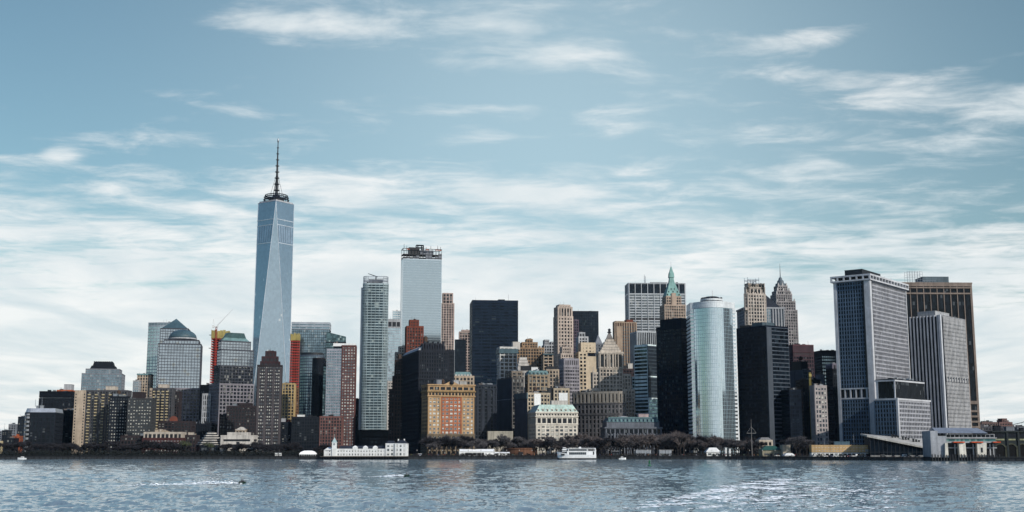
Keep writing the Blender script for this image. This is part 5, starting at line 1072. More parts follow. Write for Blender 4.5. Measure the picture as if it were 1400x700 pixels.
B.block(3, W_-3, 3, D_-1, B.h+.4, zt, DK, g_dark, (30, 2.4, .35, .6, .3, .25)); B.m('belt', wp).box(2.4, W_-2.4, 2.4, D_, zt-1.1, zt+.2); M = B.m('corner_pier', wp); M.box(-.9, 1, -.9, 1, 0, B.h-1); M.box(2.6, 3.6, 2.6, 3.6, B.h+.4, zt-1.1); M.box(2.62, 3.6, D_-3, D_-1, B.h+.4, zt-1.1)
B.clutter(6, W_-5, 6, D_-6, zt, 7, .8, mats=[LGREY, STEEL, DARKM]); B.done()
# --- finned tower
B = Bld('office_tower', 'tower with pale vertical fins on its shaded side and a pale ribbed sunny face', 'skyscraper', 1284, 1319, 432, 1170, 48, S=1238)
W_, D_ = B.W, B.D; fin = stone((.42, .43, .45), .5); B.m('core_wall', DK).box(.3, W_-.3, .3, D_-.3, 0, B.h)
M = B.m('fin', fin); nf = 10
for i in range(nf): y = 1+(D_-3.2)*i/(nf-1); M.box(-1.3, .4, y, y+1.3, 0, B.h+1.0)
B.m('corner_shaft', stone((.50, .51, .53), .4, spec=.5)).box(-1.4, 1.6, -1.5, .4, 0, B.h+1.3); B.m('dark_shaft', DK).box(1.7, 6.5, -.9, .4, 0, B.h)
M = B.m('sunny_rib', stone((.45, .445, .44), .6)); nr = 18; zm = B.z(521); zn = B.z(514)
for i in range(nr): x = 6.8+(W_-8)*i/(nr-1); M.box(x, x+1.1, -.6, .4, 0, zm); M.box(x, x+1.1, -.6, .4, zn, B.h+1.6)
for i in range(0, nr, 2): x = 6.8+(W_-8)*i/(nr-1); B.m('sunny_rib', stone((.45, .445, .44), .6)).box(x, x+1.3, -1.25, .4, zm+.01, zn-.01)
B.block(6.6, W_, .1, D_-.5, 0, B.h-.4, stone((.34, .335, .33), .6), g_win, (3.8, 30, .2, 2.3, .1, .2), faces='FR', part='spandrel'); B.plant(5, W_*.62, 6, D_*.7, B.h, B.z(424), LGREY); B.done()
# --- brown framed tower
B = Bld('office_tower', 'dark tower with tan vertical frames, tallest at the right end', 'skyscraper', 1234, 1327.5, 388, 1300, 2, 36)
W_ = B.W; D_ = max(B.D, 36); tf = stone((.25, .2, .165)); z_t = B.z(402); nb = 10
B.m('core_wall', glass((.005, .008, .012), spec=.15, rough=.15, blind=.04, blindc=(.05, .06, .07), fh=3.9, bw=2.2)).box(.2, W_-.2, .2, D_-.2, 0, B.h-.3)
M = B.m('frame', tf)
for i in range(nb+1): x = (W_-1.5)*i/nb; M.box(x, x+.85, -.55, .4, 0, B.h)
for i in range(6): y = (D_-1.5)*i/5; M.box(W_-.3, W_+1.0, y, y+1.5, 0, B.h); M.box(-1.0, .3, y, y+1.5, 0, B.h)
for zz, hh in ((B.h-2.6, 2.6), (z_t, 1.6), (B.z(394), 1.3)): M.box(.02, W_-.02, -.95, .3, zz, zz+hh+.003); M.box(W_-.3, W_+.9, .4, D_-.1, zz, zz+hh)
for k in range(9): zz = k*5.6; M.box(.02, W_-.02, -.9, .3, zz, zz+2.0)
M.box(.02, W_-.02, -.95, .3, B.z(548)-3.4, B.z(548)); B.m('cornice', tf).box(-1, W_+1, -1.2, D_+.4, B.h, B.h+1.6)
B.plant(W_*.34, W_*.72, 8, D_-6, B.h+1.6, B.z(377), stone((.14, .17, .18))); M = MB(); xa, xb = B.x(1243, 375), B.x(1264, 375); z0, z1 = B.h+1.5, B.z(369)
for yy in (6, 14):
    for i in range(7): x = xa+(xb-xa)*i/6; M.tube((x, yy, z0), (x, yy, z1 if i < 6 else z1-1), .16, n=4)
    for i in range(5): zz = z0+(z1-z0)*(i+.6)/5; M.tube((xa, yy, zz), (xb, yy, zz), .14, n=4)
M.build('roof_scaffold', ALU, B.e); M = MB()
for i in range(9): x = xb+i*1.8; M.tube((x, 6, z0), (x, 6, z0+3), .14, n=4)
M.tube((xb, 6, z0+3), (xb+14.5, 6, z0+3), .14, n=4); M.build('roof_rail', ALU, B.e); B.done()
# ================================================================ waterfront
# --- pale yellow low office by the quay
B = Bld('coast_office', 'long low yellow office block by the quay below the big grey tower', 'office building', 1109.5, 1194.5, 610, 1004, -8, 16)
yw = stone((.50, .36, .20)); W_ = B.W; zr = B.h; zl = zr*.42
B.block(0, W_, 0, 16, zl, zr, yw, None, ((zr-zl)/2, W_/20, 1.3, 1.9, .2, .15), win=dict(f='F', n=60, p=.7, m=WHITE), faces='FLR'); B.m('wall', yw).box(0, W_, 0, 16, zl, zr-.3)
B.block(0, W_, .4, 16, 0, zl-.01, WHITE, g_dark, (zl, W_/14, .9, 1.0, .25, .2), faces='FLR', part='ground_floor', cap=False); B.m('sign_panel', LGREY).box(W_*.86, W_*.99, -.5, -.25, zl+.4, zr-2.6)
B.plant(W_*.38, W_*.63, 4, 12, zr, B.z(604), stone((.12, .17, .19))); B.mast(W_*.7, 6, zr, 10); B.mast(W_*.22, 5, zr, 6)
M = MB(); M.box(W_*.28, W_*.37, 4, 6, zr+3, zr+3.8); M.tube((W_*.3, 5, zr-.2), (W_*.32, 5, zr+3), .3); M.tube((W_*.35, 5, zr+3.4), (W_*.26, 5, zr+6), .3); M.build('roof_crane', DARKM, B.e); B.done()
# --- ferry terminal with the sloping roof
B = Bld('ferry_terminal', 'dark glass ferry terminal hall with a pale roof sloping down to the right', 'ferry terminal', 1190, 1270, 613, 985, -8, 30)
W_ = B.W; za, zc = B.z(595), B.z(612.5); M = MB(); D_ = 34
M.hexa([(0, 0, 0), (W_, 0, 0), (W_, D_, 0), (0, D_, 0), (0, 0, za-1), (W_, 0, zc-1), (W_, D_, zc+6), (0, D_, za+.6)]); M.build('glass_hall', glass((.002, .005, .010), spec=.06, rough=.2, blind=.05, blindc=(.03, .04, .045), fh=3, bw=3, var=.4), B.e)
M = MB(); M.hexa([(-2.5, -2, za-1.4), (W_+1, -2, zc-1.2), (W_+1, D_+2, zc+6.0), (-2.5, D_+2, za+.4), (-2.5, -2, za), (W_+1, -2, zc), (W_+1, D_+2, zc+7.2), (-2.5, D_+2, za+1.7)]); M.build('sloping_roof', stone((.42, .41, .38), .6), B.e)
for i in range(9): B.plant(W_*(.42+.06*i), W_*(.42+.06*i)+1.2, 12+3*(i % 3), 14+3*(i % 3), zc+1.0+(za-zc)*(1-(.42+.06*i))*.9, zc+5.0+(za-zc)*(1-(.42+.06*i)), DARKM, 'roof_vent', False)
M = B.m('mullion', stone((.05, .055, .06), .5))
for i in range(14): x = W_*i/14; M.box(x, x+.25, -.25, .1, 0, za-1+(zc-za)*i/14-.3)
M.box(.02, W_-.02, -.22, .1, 3.6, 3.9); B.m('plinth', CONC).box(-.2, W_+.2, -.5, .2, -.2, 1.3); B.done()
# --- ferry slip house
B = Bld('ferry_slip_house', 'grey ferry slip house with metal pitched roof, orange strips and pale tapered piers', 'ferry terminal', 1292, 1362, 604, 930, -6, 30)
W_ = B.W; zr = B.h; x0 = B.x(1271, 604); M = B.m('concrete_block', stone((.34, .345, .355), .8)); M.box(x0, B.x(1281, 604), -3.5, 24, 0, B.z(589)); M.box(B.x(1281, 604)+.02, B.x(1293, 604), -2.6, 24, 0, B.z(596))
B.m('dark_hall', DARKM).box(.2, W_-.3, 1.2, 30, 0, zr); M = B.m('beam', LGREY); M.box(0, W_, -.8, .6, B.z(613), B.z(611.5)); M.box(-1, W_, -1.6, 1, B.z(605.5), zr+.3)
M = B.m('teal_glazing', glass((.02, .085, .09), rough=.15, blind=.2, blindc=(.10, .2, .19), fh=2, bw=1.5)); M.box(.3, W_-.6, -.9, 0.9, zr+.3, B.z(599.5)); M = B.m('deck_beam', LGREY); M.box(-.5, W_+.2, -1.8, 1.2, B.z(599.5), B.z(598.3)); 
B.block(1, W_*.97, .3, 26, B.z(598.3), B.z(593), LGREY, g_dark, (6, 3.2, .35, .5, .3, .25), cap=False, part='upper_wall')
M = MB(); xa, xb = B.x(1280, 592), B.x(1350, 592); M.hexa([(xa, -2, B.z(592)), (xb, -2, B.z(592.5)), (xb-3, 26, B.z(592.5)), (xa, 26, B.z(592)), (xa-1, 8, B.z(584.5)), (xb-5, 8, B.z(585)), (xb-6, 14, B.z(585)), (xa-1, 14, B.z(584.5))]); M.build('metal_roof', stone((.34, .37, .40), .35, metal=.4, streak=.2), B.e)
for k, (a, c) in enumerate(((1301, 1316), (1325.5, 1341), (1355, 1365))): B.m('orange_strip', stone((.55, .10, .02), .6)).box(B.x(a, 604), B.x(c, 604), -6.2, -1.9, B.z(605.3), B.z(603.9))
pm = stone((.62, .59, .52), .8)
for a, c, a1, c1 in ((1290, 1293.5, 1290, 1294.5), (1308.5, 1317.5, 1310, 1319), (1333.5, 1346.5, 1334.5, 1346)):
    M = MB(); xa, xb, xc, xd = B.x(a, 606), B.x(c, 606), B.x(a1, 622), B.x(c1, 622); M.hexa([(xc, -5, 0), (xd, -5, 0), (xd, 1.1, 0), (xc, 1.1, 0), (xa, -5, B.z(606)), (xb, -5, B.z(605.6)), (xb, 1.1, B.z(605.6)), (xa, 1.1, B.z(606))])
    M.build('tapered_pier', pm, B.e)
B.m('pier_slot', DARKM).box(B.x(1338.5, 612), B.x(1341, 612), -5.2, -4.9, B.z(618.5), B.z(612)); M = B.m('post', LGREY)
for a in (1304.5, 1329.5, 1352.5, 1357): M.box(B.x(a, 612), B.x(a+1.6, 612), -.9, -.2, 0, B.z(607))
M = B.m('fender_pile', DARKM)
for i in range(24): x = x0+(W_-x0)*i/23; M.lathe(x, -6, [(.5, -3), (.45, 1.6+B.rng.random()*1.2)], 7)
B.done()
# --- dark green ferry house with arches
B = Bld('ferry_house', 'dark green cast-iron ferry house with tall arches at the right edge', 'ferry terminal', 1358, 1438, 591, 968, -4, 40)
W_ = B.W; dgm = stone((.022, .032, .032), .6); ol = stone((.085, .085, .055), .7); B.m('wall', dgm).box(0, W_, 0, 40, 0, B.h); B.m('cornice', dgm).box(-1, W_+1, -1.2, 40.5, B.h, B.h+1.2)
for i in range(5):
    xc = B.x(1382.8+15.2*(i-1), 615); r = 4.0; M = MB(); zs = B.z(614.5)
    ang = [pi*j/10 for j in range(11)]; outer = [(xc+(r+.9)*cos(t), zs+(r+.9)*sin(t)) for t in ang]; inner = [(xc+r*cos(t), zs+r*sin(t)) for t in ang]
    for j in range(10): M.hexa([(outer[j][0], -.6, outer[j][1]), (inner[j][0], -.6, inner[j][1]), (inner[j][0], .1, inner[j][1]), (outer[j][0], .1, outer[j][1]), (outer[j+1][0], -.6, outer[j+1][1]), (inner[j+1][0], -.6, inner[j+1][1]), (inner[j+1][0], .1, inner[j+1][1]), (outer[j+1][0], .1, outer[j+1][1])])
    M.box(xc-r-.9, xc-r, -.6, .1, 0, zs); M.box(xc+r, xc+r+.9, -.6, .1, 0, zs); M.build('arch', ol, B.e)
    M = MB(); M.loft([[(x, y, z) for x, z in inner]+[(xc-r, y, .2), (xc+r, y, .2)] for y in (.05, -.12)]); M.build('arch_opening', stone((.004, .005, .006), .9), B.e)
    B.m('frieze_panel', stone((.30, .30, .19), .7)).box(xc-3.6, xc+3.6, -.3, .02, B.z(602), B.z(600)); B.m('attic_panel', DK2).box(xc-3.8, xc+3.8, -.25, .02, B.z(598), B.z(593))
    B.m('pilaster', dgm).box(xc+r+1.1, xc+r+2.6, -.9, .02, 0, B.h)
B.clutter(3, W_-3, 4, 30, B.h+1.2, 6, 1.1, mats=[DARKM, DK2, GREY]); B.done()
# far shore bits right
for (lb, a, c, py, Y, w) in (('brown brick far block with rooftop boxes beyond the brown framed tower', 1342, 1364, 578, 1500, stone((.17, .115, .10))),
        ('brick far tower block with a square cap near the right edge', 1366, 1384, 578, 1560, stone((.19, .115, .10))),
        ('low dim far block at the right edge of the skyline', 1384, 1412, 584, 1700, stone((.13, .12, .12))),
        ('brown far block past the right end of the ferry house', 1440, 1478, 588, 1350, stone((.13, .10, .09))), ('grey far block past the right end of the ferry house', 1484, 1530, 583, 1450, stone((.14, .14, .15))), ('low brick far block at the end of the right shore', 1536, 1590, 594, 1500, stone((.17, .11, .09))),
        ('dim far block behind the dark green ferry house', 1338, 1372, 584, 1420, stone((.09, .085, .09)))):
    B = Bld('apartment_building', lb, 'building', a, c, py, Y, 4, 24); B.main(w, g_win, (3.4, 3.2, 1.7, 1.6, .3, .2))
    if a == 1366: B.block(B.x(1371, 573), B.x(1377.5, 573), 2, 14, B.h, B.z(573), w, g_win, (3.4, 3, 1.6, 1.6, .3, .2))
    B.clutter(1, B.W-1, 2, 14, B.h, 5, .8, mats=[w, w, DARKM, LGREY]); B.done()
M = MB(); p = Vector((xat(1372, 1900, 40), 1900, zat(582, 1900))); q = Vector((xat(1420, 1840, 90), 1840, zat(568, 1840)))
for i in range(10):
    a, c = p.lerp(q, i/10), p.lerp(q, (i+1)/10); a.z -= 3*sin(pi*i/10); c.z -= 3*sin(pi*(i+1)/10); M.tube(a, c, .5, n=5)
    M.tube((a.x, a.y, G), a, .12, n=3)
tag(M.build('bridge_cable', DARKM), 'dark bridge cable rising past the right edge of the picture', 'bridge cable')

# --- old pier building with clock tower
B = Bld('pier_building', 'long white pier building with dark roofs and a small clock tower', 'pier building', 445, 556, 614, 1045, 0, 14)
W_ = B.W; e2 = B.x(527, 612); zr = B.h; wi = dict(f='F', n=60, p=.7, m=LGREY)
B.block(0, e2, 0, 14, 0, zr, WHITE, None, (zr/2, e2/21, 1.5, 1.35, .15, .12), faces='FLR', win=wi, para=.3); B.m('wall', WHITE).box(0, e2, 0, 14, 0, zr-.35)
M = MB(); xa = B.x(463, 612); M.frus(xa, e2+.5, .4, 13.6, zr-.25, B.z(609.5), .8, 5.2); M.build('main_roof', stone((.045, .05, .06), .7), B.e)
for q in (.30, .52, .73): M = MB(); M.box(xa+(e2-xa)*q, xa+(e2-xa)*q+4, -.25, 3, zr, zr+1.6); M.frus(xa+(e2-xa)*q-.2, xa+(e2-xa)*q+4.2, -.4, 3.2, zr+1.6, zr+2.9, 1.8, 1); M.build('dormer', WHITE, B.e)
xb, xc2 = B.x(527.3, 608), B.x(540, 608); z3 = B.z(606.5)
B.block(xb, xc2, -.8, 15, 0, z3, WHITE, None, (z3/3, 3.2, 1.5, 1.4, .15, .12), faces='FR', win=wi, para=.2); B.m('wall', WHITE).box(xb, xc2, -.8, 15, 0, z3-.35)
B.block(xc2+.05, W_, -2, 16, 0, z3, WHITE, None, (z3/3, 3.4, 1.7, 1.4, .15, .12), faces='FRL', win=wi, para=.2); B.m('wall', WHITE).box(xc2+.05, W_, -2, 16, 0, z3-.35)
rf = stone((.04, .045, .055), .7); M = MB(); M.frus(xb-.3, xc2+.2, -1, 15.2, z3-.2, B.z(602.5), 2, 5); M.build('end_roof', rf, B.e); M = MB(); M.frus(xc2+.25, W_+.3, -2.3, 16.2, z3-.19, B.z(601.5), 3.0, 6); M.build('end_roof', rf, B.e)
for q in (xc2+2, W_-3): M = MB(); M.box(q, q+1, 4, 5, B.z(603), B.z(600)); M.build('chimney', WHITE, B.e)
xt0, xt1 = B.x(454, 612), B.x(460, 612); M = MB(); M.box(xt0, xt1, -1, xt1-xt0-1, 0, B.z(605.5)); M.box(xt0-.25, xt1+.25, -1.25, xt1-xt0-.75, zr, zr+.4); M.box(xt0-.3, xt1+.3, -1.3, xt1-xt0-.7, B.z(605.5), B.z(605))
tw_ = M.build('clock_tower', WHITE, B.e); M = MB(); c_ = (xt0+xt1)/2
M.lathe(c_, -1.04, [(.05, 0), (.05, .01)], 3); M2 = MB(); zc = B.z(607.5)
M2.loft([[(c_+.95*cos(t), y, zc+.95*sin(t)) for t in [2*pi*j/16 for j in range(16)]] for y in (-1.0, -1.08)]); M2.build('clock_face', stone((.30, .32, .32), .5), tw_)
M2 = MB(); hw = (xt1-xt0)/2; cy = -1+hw; M2.hexa([(xt0-.2, -1.2, B.z(605)), (xt1+.2, -1.2, B.z(605)), (xt1+.2, xt1-xt0-.8, B.z(605)), (xt0-.2, xt1-xt0-.8, B.z(605))]+[(c_+a*.15, cy+d*.15, B.z(598.3)) for a, d in ((-1, -1), (1, -1), (1, 1), (-1, 1))]); M2.build('tower_roof', stone((.36, .44, .44), .6), tw_)
M2 = MB(); M2.tube((c_, cy, B.z(598.5)), (c_, cy, B.z(595.5)), .1); M2.build('weather_vane', STEEL, tw_)
xl = B.x(443, 618); M = MB(); M.box(xl, -.05, -.5, 12, 0, zr-1); M.frus(xl-.3, xt0+1, -.8, 12.3, zr-1, zr+1.6, 3, 5); M.build('left_wing', WHITE, B.e)
B.m('deck', stone((.10, .08, .06), .9)).box(xl-2, W_+2, -9, 0, -.5, .15); M = B.m('pile', DARKM)
for i in range(34): M.lathe(xl-1+(W_+2-xl)*i/33, -8.6, [(.3, -3), (.3, .1)], 6)
B.done()

# --- tents and huts
def tent(lb, A, Bx, py, Y, D, eave, ridge, cat='tent', n=9, legs=True, curve=False):
    B = Bld('marquee', lb, cat, A, Bx, py, Y, 2, D); W_ = B.W; ze = B.z(eave); zr = B.z(ridge); cn = stone((.80, .80, .78), .7, var=.05, streak=.06)
    M = MB()
    if curve:
        M.loft([[(W_*.5+(W_*.5+.4)*k*sx, D*.5+(D*.5+.4)*k*sy, z) for sx, sy in ((-1, -1), (0, -1.02), (1, -1), (1, 1), (0, 1.02), (-1, 1))] for k, z in ((1, ze-.5), (1.0, ze), (.8, ze+(zr-ze)*.6), (.45, zr-.1), (.1, zr))])
    else:
        for i in range(n):
            x0, x1 = W_*i/n+.03, W_*(i+1)/n-.03
            M.loft([[(x, -.3, ze), (x, -.3, ze+.3), (x, D*.5, zr), (x, D+.3, ze+.3), (x, D+.3, ze)][::-1] for x in (x0, x1)])
    M.build('canopy', cn, B.e); M = MB()
    for i in range(n+1): M.box(W_*i/n-.1 if i else 0, W_*i/n+.12, -.05, .2, 0, ze); M.box(W_*i/n-.1 if i else 0, W_*i/n+.12, D-.2, D, 0, ze)
    M.build('pole', cn, B.e)
    return B, ze, zr, cn
B, ze, zr, cn = tent('long white event tent by the water right of the orange front', 628, 676, 626, 1080, 14, 617.5, 614, n=8)
M = MB(); M.box(0.1, B.W-.1, .3, 13.7, 0, ze-.05); M.build('side_wall', cn, B.e); M = MB(); M.box(B.W*.16, B.W*.70, .15, .28, .5, ze*.75); M.build('window_strip', DARKM, B.e); B.done()
B, ze, zr, cn = tent('low white flat tent at the right end of the long event tent', 676.5, 697, 626, 1082, 12, 619.5, 618, n=4); M = MB(); M.box(0.1, B.W-.1, .3, 11.7, 0, ze-.05); M.build('side_wall', cn, B.e); B.done()
B, ze, zr, cn = tent('white domed open tent by the water left of the pier building', 409.5, 431, 626, 1060, 10, 620.5, 616, n=7, curve=True); M = MB(); M.box(.4, B.W-.4, 8, 9.6, 0, ze-.2); M.build('back_wall', DARKM, B.e); B.done()
def hut(lb, A, Bx, top, Y, mat, D=7, roofm=None, roofpy=None, nm='kiosk', ribs=0):
    B = Bld(nm, lb, 'hut', A, Bx, top, Y, 3, D); B.m('wall', mat).box(0, B.W, 0, D, 0, B.h); B.m('door', DARKM).box(B.W*.42, B.W*.58, -.06, .1, 0, min(2.3, B.h*.6)); B.m('window', PANE).box(B.W*.1, B.W*.35, -.05, .1, 1, min(2.4, B.h*.7)); B.m('window', PANE).box(B.W*.65, B.W*.9, -.05, .1, 1, min(2.4, B.h*.7))
    for i in range(ribs): B.m('rib', LGREY).box(B.W*i/ribs, B.W*i/ribs+.25, -.25, 0, 0, B.h-.05)
    if roofm: B.m('roof', roofm).frus(-.6, B.W+.6, -.6, D+.6, B.h, zat(roofpy, Y)-G, B.W*.3, D*.35)
    else: B.m('roof', LGREY).box(-.3, B.W+.3, -.3, D+.3, B.h+.003, B.h+.3)
    return B.done()
silver = stone((.42, .45, .48), .45, metal=.3)
for a, c in ((869.5, 876), (876.5, 883), (883.5, 890)): hut('silver ribbed box, one of the left three in front of the park trees' if a > 870 and a < 880 else ('silver ribbed box beside its twin, nearest the white ferry' if a < 870 else 'silver ribbed box right of two like it, with open lawn to its right'), a, c, 615.5, 1075, silver, 6, nm='container', ribs=5)
for a, c, w in ((901.5, 909.5, 'left'), (910, 918, 'right')): hut('silver ribbed box in the pair in front of the black tower, on the %s' % w, a, c, 615.5, 1075, silver, 6, nm='container', ribs=6)
hut('white snack pavilion with a peaked roof in front of the mirrored tower', 966, 985, 618, 1070, WHITE, 9, WHITE, 612, 'pavilion')
hut('white post-like ticket hut in front of the mirrored tower', 991.5, 993.5, 612, 1066, WHITE, 2.5); hut('small white ticket hut beside the flagpole trees', 997, 999, 613.5, 1066, WHITE, 2.5)
hut('green-roofed pavilion left of the stone block near the quay', 1042, 1068, 615.5, 1045, stone((.30, .27, .2)), 12, stone((.03, .10, .08), .7), 609.5, 'pavilion')
hut('beige square stone block right of the green-roofed pavilion', 1070, 1080.5, 608.5, 1040, stone((.42, .38, .31)), 9, nm='plain_building')
hut('small white tent-roofed hut below the beige stone block', 1073, 1087, 623, 1025, WHITE, 7, WHITE, 619.5)
B = Bld('porch_house', 'ornate pale house with curved porch tucked between trees right of the flagpole', 'house', 1038, 1056, 603, 1075, 4, 12)
B.main(stone((.45, .40, .33)), g_win, (3.6, 3, 1.4, 1.2, .4, .3)); B.m('roof', stone((.2, .19, .18))).frus(-.4, B.W+.4, -.4, 12.3, B.h+.3, B.z(598), 3, 3); B.done()
hut('white square shed standing in front of the trees left of the pier building', 376, 379.5, 619.5, 1064, WHITE, 3); hut('white shed right of its twin near the domed tent', 381, 384.5, 619.5, 1064, WHITE, 3)
hut('low white hut by the dark trees at the far left quay', 66, 73.5, 624.5, 1082, WHITE, 4); hut('dark kiosk with pale sign strip by the boat', 837, 846, 617, 1075, DK2, 4)
# low round fort
e = empty('round_fort', 'low round brown stone fort behind the promenade left of the white ferry', 'fort', (xat(712, 1115, 6), 1115, G)); M = MB(); M.lathe(0, 0, [(15.5, 0), (15, 6), (15.6, 6), (15.6, 7), (14, 7), (14, 5.5)], 32); M.build('wall', stone((.17, .09, .055), .9), e); M = MB(); M.box(-2, 2, -15.9, -14, 0, 3.5); M.build('gate', DARKM, e)
# flagpole, street lamps
fx = xat(1027, 1040, 30); e = empty('flagpole', 'tall pale flagpole with crosstree on the quay in front of the black banded tower', 'flagpole', (fx, 1040, G)); M = MB(); zt = zat(573, 1040)-G; M.tube((0, 0, 0), (0, 0, zt*.5), .2, .15, 8); M.tube((0, 0, zt*.5), (0, 0, zt), .13, .07, 8); M.build('pole', stone((.4, .38, .36), .5), e); M = MB(); M.tube((-4, 0, zt*.62), (4, 0, zt*.62), .07, .07, 6); M.tube((-4, 0, zt*.62), (0, 0, zt*.8), .04, n=3); M.tube((4, 0, zt*.62), (0, 0, zt*.8), .04, n=3); M.build('crosstree', WHITE, e)

# --- trees
def bare_tree(R, h, spread, dens, leafy=0):
    """trunk with limbs, and a crown of fine twigs filling an uneven volume"""
    T = MB(); C_ = MB(); tips = []
    def grow(p, d, L, r, lev):
        q = p+d*L; (T if lev < 2 else C_).tube(p, q, r, r*.66, 5 if lev < 2 else 3)
        if lev >= 4: tips.append((q, d)); return
        n = 3 if lev else 4
        for i in range(n+(R.random() < .5)):
            a = R.uniform(0, 2*pi); sp = R.uniform(.45, .95)*spread
            e = (d+Vector((cos(a)*sp, sin(a)*sp, R.uniform(-.05, .35)))).normalized(); grow(p.lerp(q, R.uniform(.72, 1)), e, L*R.uniform(.6, .82), r*.6, lev+1)
    grow(Vector((0, 0, -.2)), Vector((R.uniform(-.06, .06), R.uniform(-.06, .06), 1)), h*.30, h*.022, 0)
    for q, d in tips:
        for k in range(dens):
            e = (d*.7+Vector((R.gauss(0, .6), R.gauss(0, .6), R.gauss(.15, .5)))).normalized(); L = R.uniform(.6, 1.7)*h/12
            s_ = e.cross(Vector((R.gauss(0, 1), R.gauss(0, 1), R.gauss(0, 1)))).normalized()*R.uniform(.04, .10)
            p0 = q-d*R.uniform(0, .8); C_.poly([p0-s_, p0+s_, p0+e*L])
            if leafy and R.random() < leafy:
                c = p0+e*L*R.random(); a1 = Vector((R.gauss(0, 1), R.gauss(0, 1), R.gauss(0, 1))).normalized()*.28; a2 = a1.cross(e).normalized()*.22; C_.cur = 1; C_.poly([c-a1, c-a2, c+a1, c+a2]); C_.cur = 0
    return T, C_
bark = stone((.055, .045, .04), .95); twig = stone((.14, .126, .122), .95, scale=.3); twig2 = stone((.175, .145, .132), .95, scale=.3); twigd = stone((.05, .045, .048), .95); leafm = stone((.10, .115, .045), .8, scale=.5)
TREES = {}
for kind, tw, lf, nn, dn in (('brown', twig, 0, 4, 12), ('russet', twig2, 0, 3, 12), ('dark', twigd, 0, 3, 16), ('green', twig, .8, 2, 8)):
    TREES[kind] = []
    for i in range(nn):
        R = random.Random(hash_ := 77+i*13+len(kind)*5); h = 12
        r = empty('bare_tree' if kind != 'green' else 'budding_tree', 'tree', 'tree', (0, 0, -500)); T, C_ = bare_tree(R, h, .85, dn, lf); T.build('trunk', bark, r); C_.build('crown', [tw, leafm] if lf else tw, r); TREES[kind].append([r, False])
def plant_tree(kind, px, Y, h, label, group=None):
    q = random.choice(TREES[kind]); p = (xat(px, Y, G), Y, G-.05); s = h/8.8*random.uniform(.8, 1.1); rz = random.uniform(0, 6.28); sc = (s*random.uniform(.95, 1.3),)*2+(s,)
    if not q[1]:
        q[1] = True; o = q[0]; o.location = p; o.rotation_euler.z = rz; o.scale = sc; o['label'] = label
        if group: o['group'] = group
        return o
    return dup(q[0], p, rz, label, group, sc)
def tree_row(px0, px1, n, Ys, hs, kinds, label, group):
    for i in range(n):
        px = px0+(px1-px0)*(i+random.uniform(.1, .9))/n; plant_tree(random.choice(kinds), px, random.uniform(*Ys), random.uniform(*hs), label, group)
random.seed(5)
for px0, px1, n, Ys, hs, kinds, place in (
        (582, 662, 20, (1085, 1122), (11, 17), ('brown', 'brown', 'dark'), 'in front of the orange office front and the grey block beside it'),
        (662, 724, 14, (1105, 1140), (11, 17), ('brown', 'dark'), 'between the beige windowless block and the white ferry'),
        (722, 792, 22, (1088, 1140), (10, 17), ('brown', 'russet', 'brown'), 'in front of the white mansard block'),
        (790, 850, 22, (1088, 1160), (11, 18), ('russet', 'brown', 'dark'), 'in front of the curved limestone base'),
        (848, 905, 24, (1086, 1160), (11, 18), ('russet', 'russet', 'brown'), 'in front of the beaux-arts hall and the silver boxes'),
        (903, 962, 24, (1086, 1160), (11, 19), ('russet', 'brown', 'dark'), 'in front of the black glass tower'),
        (958, 1024, 22, (1078, 1130), (10, 18), ('brown', 'russet', 'dark'), 'in front of the mirrored curved tower'),
        (1022, 1046, 6, (1068, 1095), (8, 13), ('brown', 'dark'), 'round the flagpole and the ornate porch house'),
        (1078, 1112, 11, (1030, 1090), (9, 15), ('brown', 'dark'), 'between the beige stone block and the yellow quay office')):
    tree_row(px0, px1, n, Ys, hs, kinds, 'bare winter tree '+place, 'bare trees '+place)
for px0, px1, n, place in ((4, 104, 20, 'in front of the dark office blocks at the far left'), (102, 168, 16, 'below the balconied slab on the left shore'), (166, 256, 26, 'in front of the brick blocks on the left shore'),
        (300, 350, 10, 'in front of the pale museum wing'), (346, 412, 20, 'at the foot of the dark stepped brick tower'), (430, 446, 5, 'between the domed tent and the pier building')):
    tree_row(px0, px1, n, (1074, 1100), (6, 11) if px0 > 255 else (7, 12), ('dark',), 'dark bare tree '+place, 'dark trees '+place)  # shade over the left-bank trees put into near-black twigs
plant_tree('green', 252, 1072, 11, 'yellow-green budding tree left of the stepped-roof museum'); plant_tree('green', 287, 1070, 12.5, 'yellow-green budding tree in front of the stepped-roof museum')
for k in TREES:
    for r, used in TREES[k]:
        if not used:
            for c in list(r.children): bpy.data.objects.remove(c)
            bpy.data.objects.remove(r)
def tufts(px0, px1, Y0, Y1, n, mat, name, lab, hi):
    R = random.Random(px0); M = MB()
    for i in range(n):
        px = R.uniform(px0, px1); Y = R.uniform(Y0, Y1); x = xat(px, Y, G); z = G; w = R.uniform(.7, 1.8); hh = R.uniform(1.0, hi)
        for k in range(14):
            a = R.uniform(0, 6.28); p = Vector((x+w*R.random()*cos(a), Y+w*R.random()*sin(a), z+hh*R.random()*.8)); d = Vector((R.gauss(0, .5), R.gauss(0, .5), R.uniform(.2, .8))); s_ = Vector((R.gauss(0, .3), R.gauss(0, .3), R.gauss(0, .2))); M.poly([p-s_, p+s_, p+d])
    tag(M.build(name, mat), lab, 'undergrowth', kind='stuff')
tufts(0, 442, 1066, 1078, 2200, stone((.030, .034, .03), .95), 'undergrowth', 'dark low shrubs along the left bank', 6.5); tufts(560, 1110, 1068, 1080, 700, stone((.05, .042, .036), .95), 'undergrowth', 'low brown shrubs along the park edge', 3.2)

